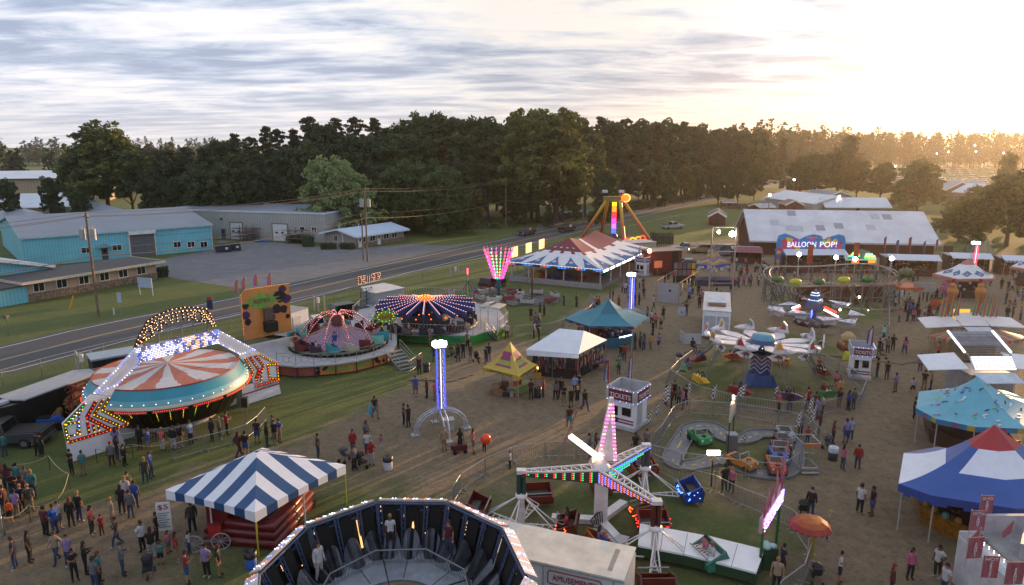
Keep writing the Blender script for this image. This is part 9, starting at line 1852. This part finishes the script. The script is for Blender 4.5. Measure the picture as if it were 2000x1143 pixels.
def stroller(x,y,rz,lab,col='141418'):
 T=thing('stroller',lab,'stroller',G(x,y),rz,'strollers');f=MB();[f.path([V((s,.45,1.0)),V((s,.1,.5)),V((s,-.35,.15))],.015,5)for s in(-.22,.22)];f.tube((-.22,.45,1.0),(.22,.45,1.0),.018);f.path([V((-.2,.35,.15)),V((0,-.05,.5)),V((.2,.35,.15))],.015,5);f.build('frame','3a3c40',T)
 MB().poly([(-.2,.1,.45),(.2,.1,.45),(.2,-.3,.4),(-.2,-.3,.4)],(0,0,.1)).poly([(-.2,.1,.45),(.2,.1,.45),(.2,.25,.95),(-.2,.25,.95)],(0,.05,0)).build('seat',col,T);MB().lathe([(.26,0),(.24,.12),(.15,.22),(.01,.26)],10,0,(0,.08,.85)).build('hood',col,T)
 for p in((-.25,.35,.13),(.25,.35,.13),(0,-.38,.13)):MB().tube((p[0]-.03,p[1],p[2]),(p[0]+.03,p[1],p[2]),.13,n=12).build('wheel',TYRE,T)
stroller(290,1125,.4,'black and grey stroller with a bottle holder in the near left crowd');stroller(675,902,2.6,'grey stroller left of the man near the barrel bin','4a4a50');stroller(707,914,1.2,'dark maroon jogging stroller near the barrel bin','2a1416');stroller(1592,1138,3.0,'black stroller with a purple blanket beside the near fence');stroller(1566,1010,2.9,'large black stroller above the orange umbrella');stroller(932,708,.5,'black stroller before the green skirted ride');stroller(884,698,.9,'dark stroller left of the group before the green skirt');stroller(1619,880,.3,'grey stroller beside the toy car gate','3a3a44');stroller(1836,598,.2,'small dark stroller on the midway near the ice cream line');stroller(1722,702,1.4,'dark stroller near the toy steam engine')
T=thing('wagon','dark red pull wagon in the group below the arched light tower','wagon',G(897,884),.3);MB().poly([(-.5,-.25,.25),(.5,-.25,.25),(.5,.25,.25),(-.5,.25,.25)],(0,0,.35)).build('tub','4a1214',T);[MB().tube((x,s*.27,.14),(x,s*.33,.14),.14,n=12).build('wheel',TYRE,T)for x in(-.35,.35)for s in(-1,1)];MB().tube((-.5,0,.3),(-1.0,0,.9),.02).build('handle','222222',T)
def inflat(x,y,z,r_,c_,lab,name='balloon',em=0):T=thing(name,lab,'balloon',G(x,y)+V((0,0,z)));MB().ball((0,0,0),r_,16,0,1.05).build('skin',mt(c_,.3,em=em)if em else mt(c_,.25,var=.1),T);MB().tube((0,0,-r_),(.05,0,-r_-.35),.008).build('string','aaaaaa',T)
inflat(949,884,.95,.36,'d0401a','big orange balloon hiding the child who carries it');inflat(1722,684,1.9,.2,'3aa090','turquoise balloon over the group near the toy steam engine')
T=thing('inflatable_dolphin','light blue inflatable dolphin carried by the long haired person on the grass','toy',G(724,818)+V((0,0,.75)),.2);m=MB();m.lathe([(.02,-.45),(.1,-.3),(.15,0),(.12,.25),(.04,.42),(.01,.5)],12);m.build('body','3a94b8',T);MB().poly([(-.2,0,-.42),(0,0,-.34),(.2,0,-.42),(0,0,-.5)],(0,.04,0)).build('tail','3a94b8',T);MB().poly([(.12,0,.0),(.3,0,-.05),(.13,0,.14)],(0,.04,0)).build('fin','3a94b8',T)
ORD=['leftmost']+[a+b_ for a in('',)for b_ in('second','third','fourth','fifth','sixth','seventh','eighth','ninth','tenth','eleventh','twelfth','thirteenth','fourteenth','fifteenth','sixteenth','seventeenth','eighteenth','nineteenth')]
TENS=['twentieth','thirtieth','fortieth','fiftieth','sixtieth','seventieth','eightieth','ninetieth']
def ordw(i):
 if i<19:return ORD[i]+(' from left' if i else '')
 n=i+1;return(('twenty','thirty','forty','fifty','sixty','seventy','eighty','ninety')[n//10-2]+' '+('','first','second','third','fourth','fifth','sixth','seventh','eighth','ninth')[n%10]if n%10 else TENS[n//10-2])+' from left'
by={}
for o in SC.objects:
 if o.parent is None and o.get('label'):by.setdefault(o['label'],[]).append(o)
for l_,os_ in by.items():
 if len(os_)>1:
  os_.sort(key=lambda o:PX(o.location if o.location.length>.01 else o.matrix_world@V(o.bound_box[0]))[0])
  for i,o in enumerate(os_):o['label']=l_+', '+ordw(i)
for o in SC.objects:
 if o.parent is None and o.get('label'):
  t=o['label']
  for w_ in(' top,',' trousers',' shorts',' group',' the near',' the'):
   if len(t.split())<=16:break
   t=t.replace(w_,',' if w_[-1]==',' else '')
  o['label']=t
m=MB();rg=random.Random(9)
for A_ in([(1580,690),(1660,700),(1760,712),(1850,700)],[(800,742),(880,745),(935,730)],[(1375,680),(1330,690),(1290,760)],[(1240,845),(1262,870),(1285,935)]):
 P=[G(*p,.03)for p in A_];T=thing('power_cable',('black power cable across the right midway','black cable on the grass left of the yellow tent','cable from the white trailer along the gondola ride fence','cable from the ticket booth to the arm ride')[rg.randrange(1)+len([o for o in SC.objects if o.name.startswith('power_cable')])],'cable',P[0]);c=MB();Q=[a.lerp(b_,t/6)+V((rg.uniform(-.15,.15),rg.uniform(-.15,.15),0))for a,b_ in zip(P,P[1:])for t in range(6)];c.path(Q,.03,5);c.build('cable_run','14120f',T,True)
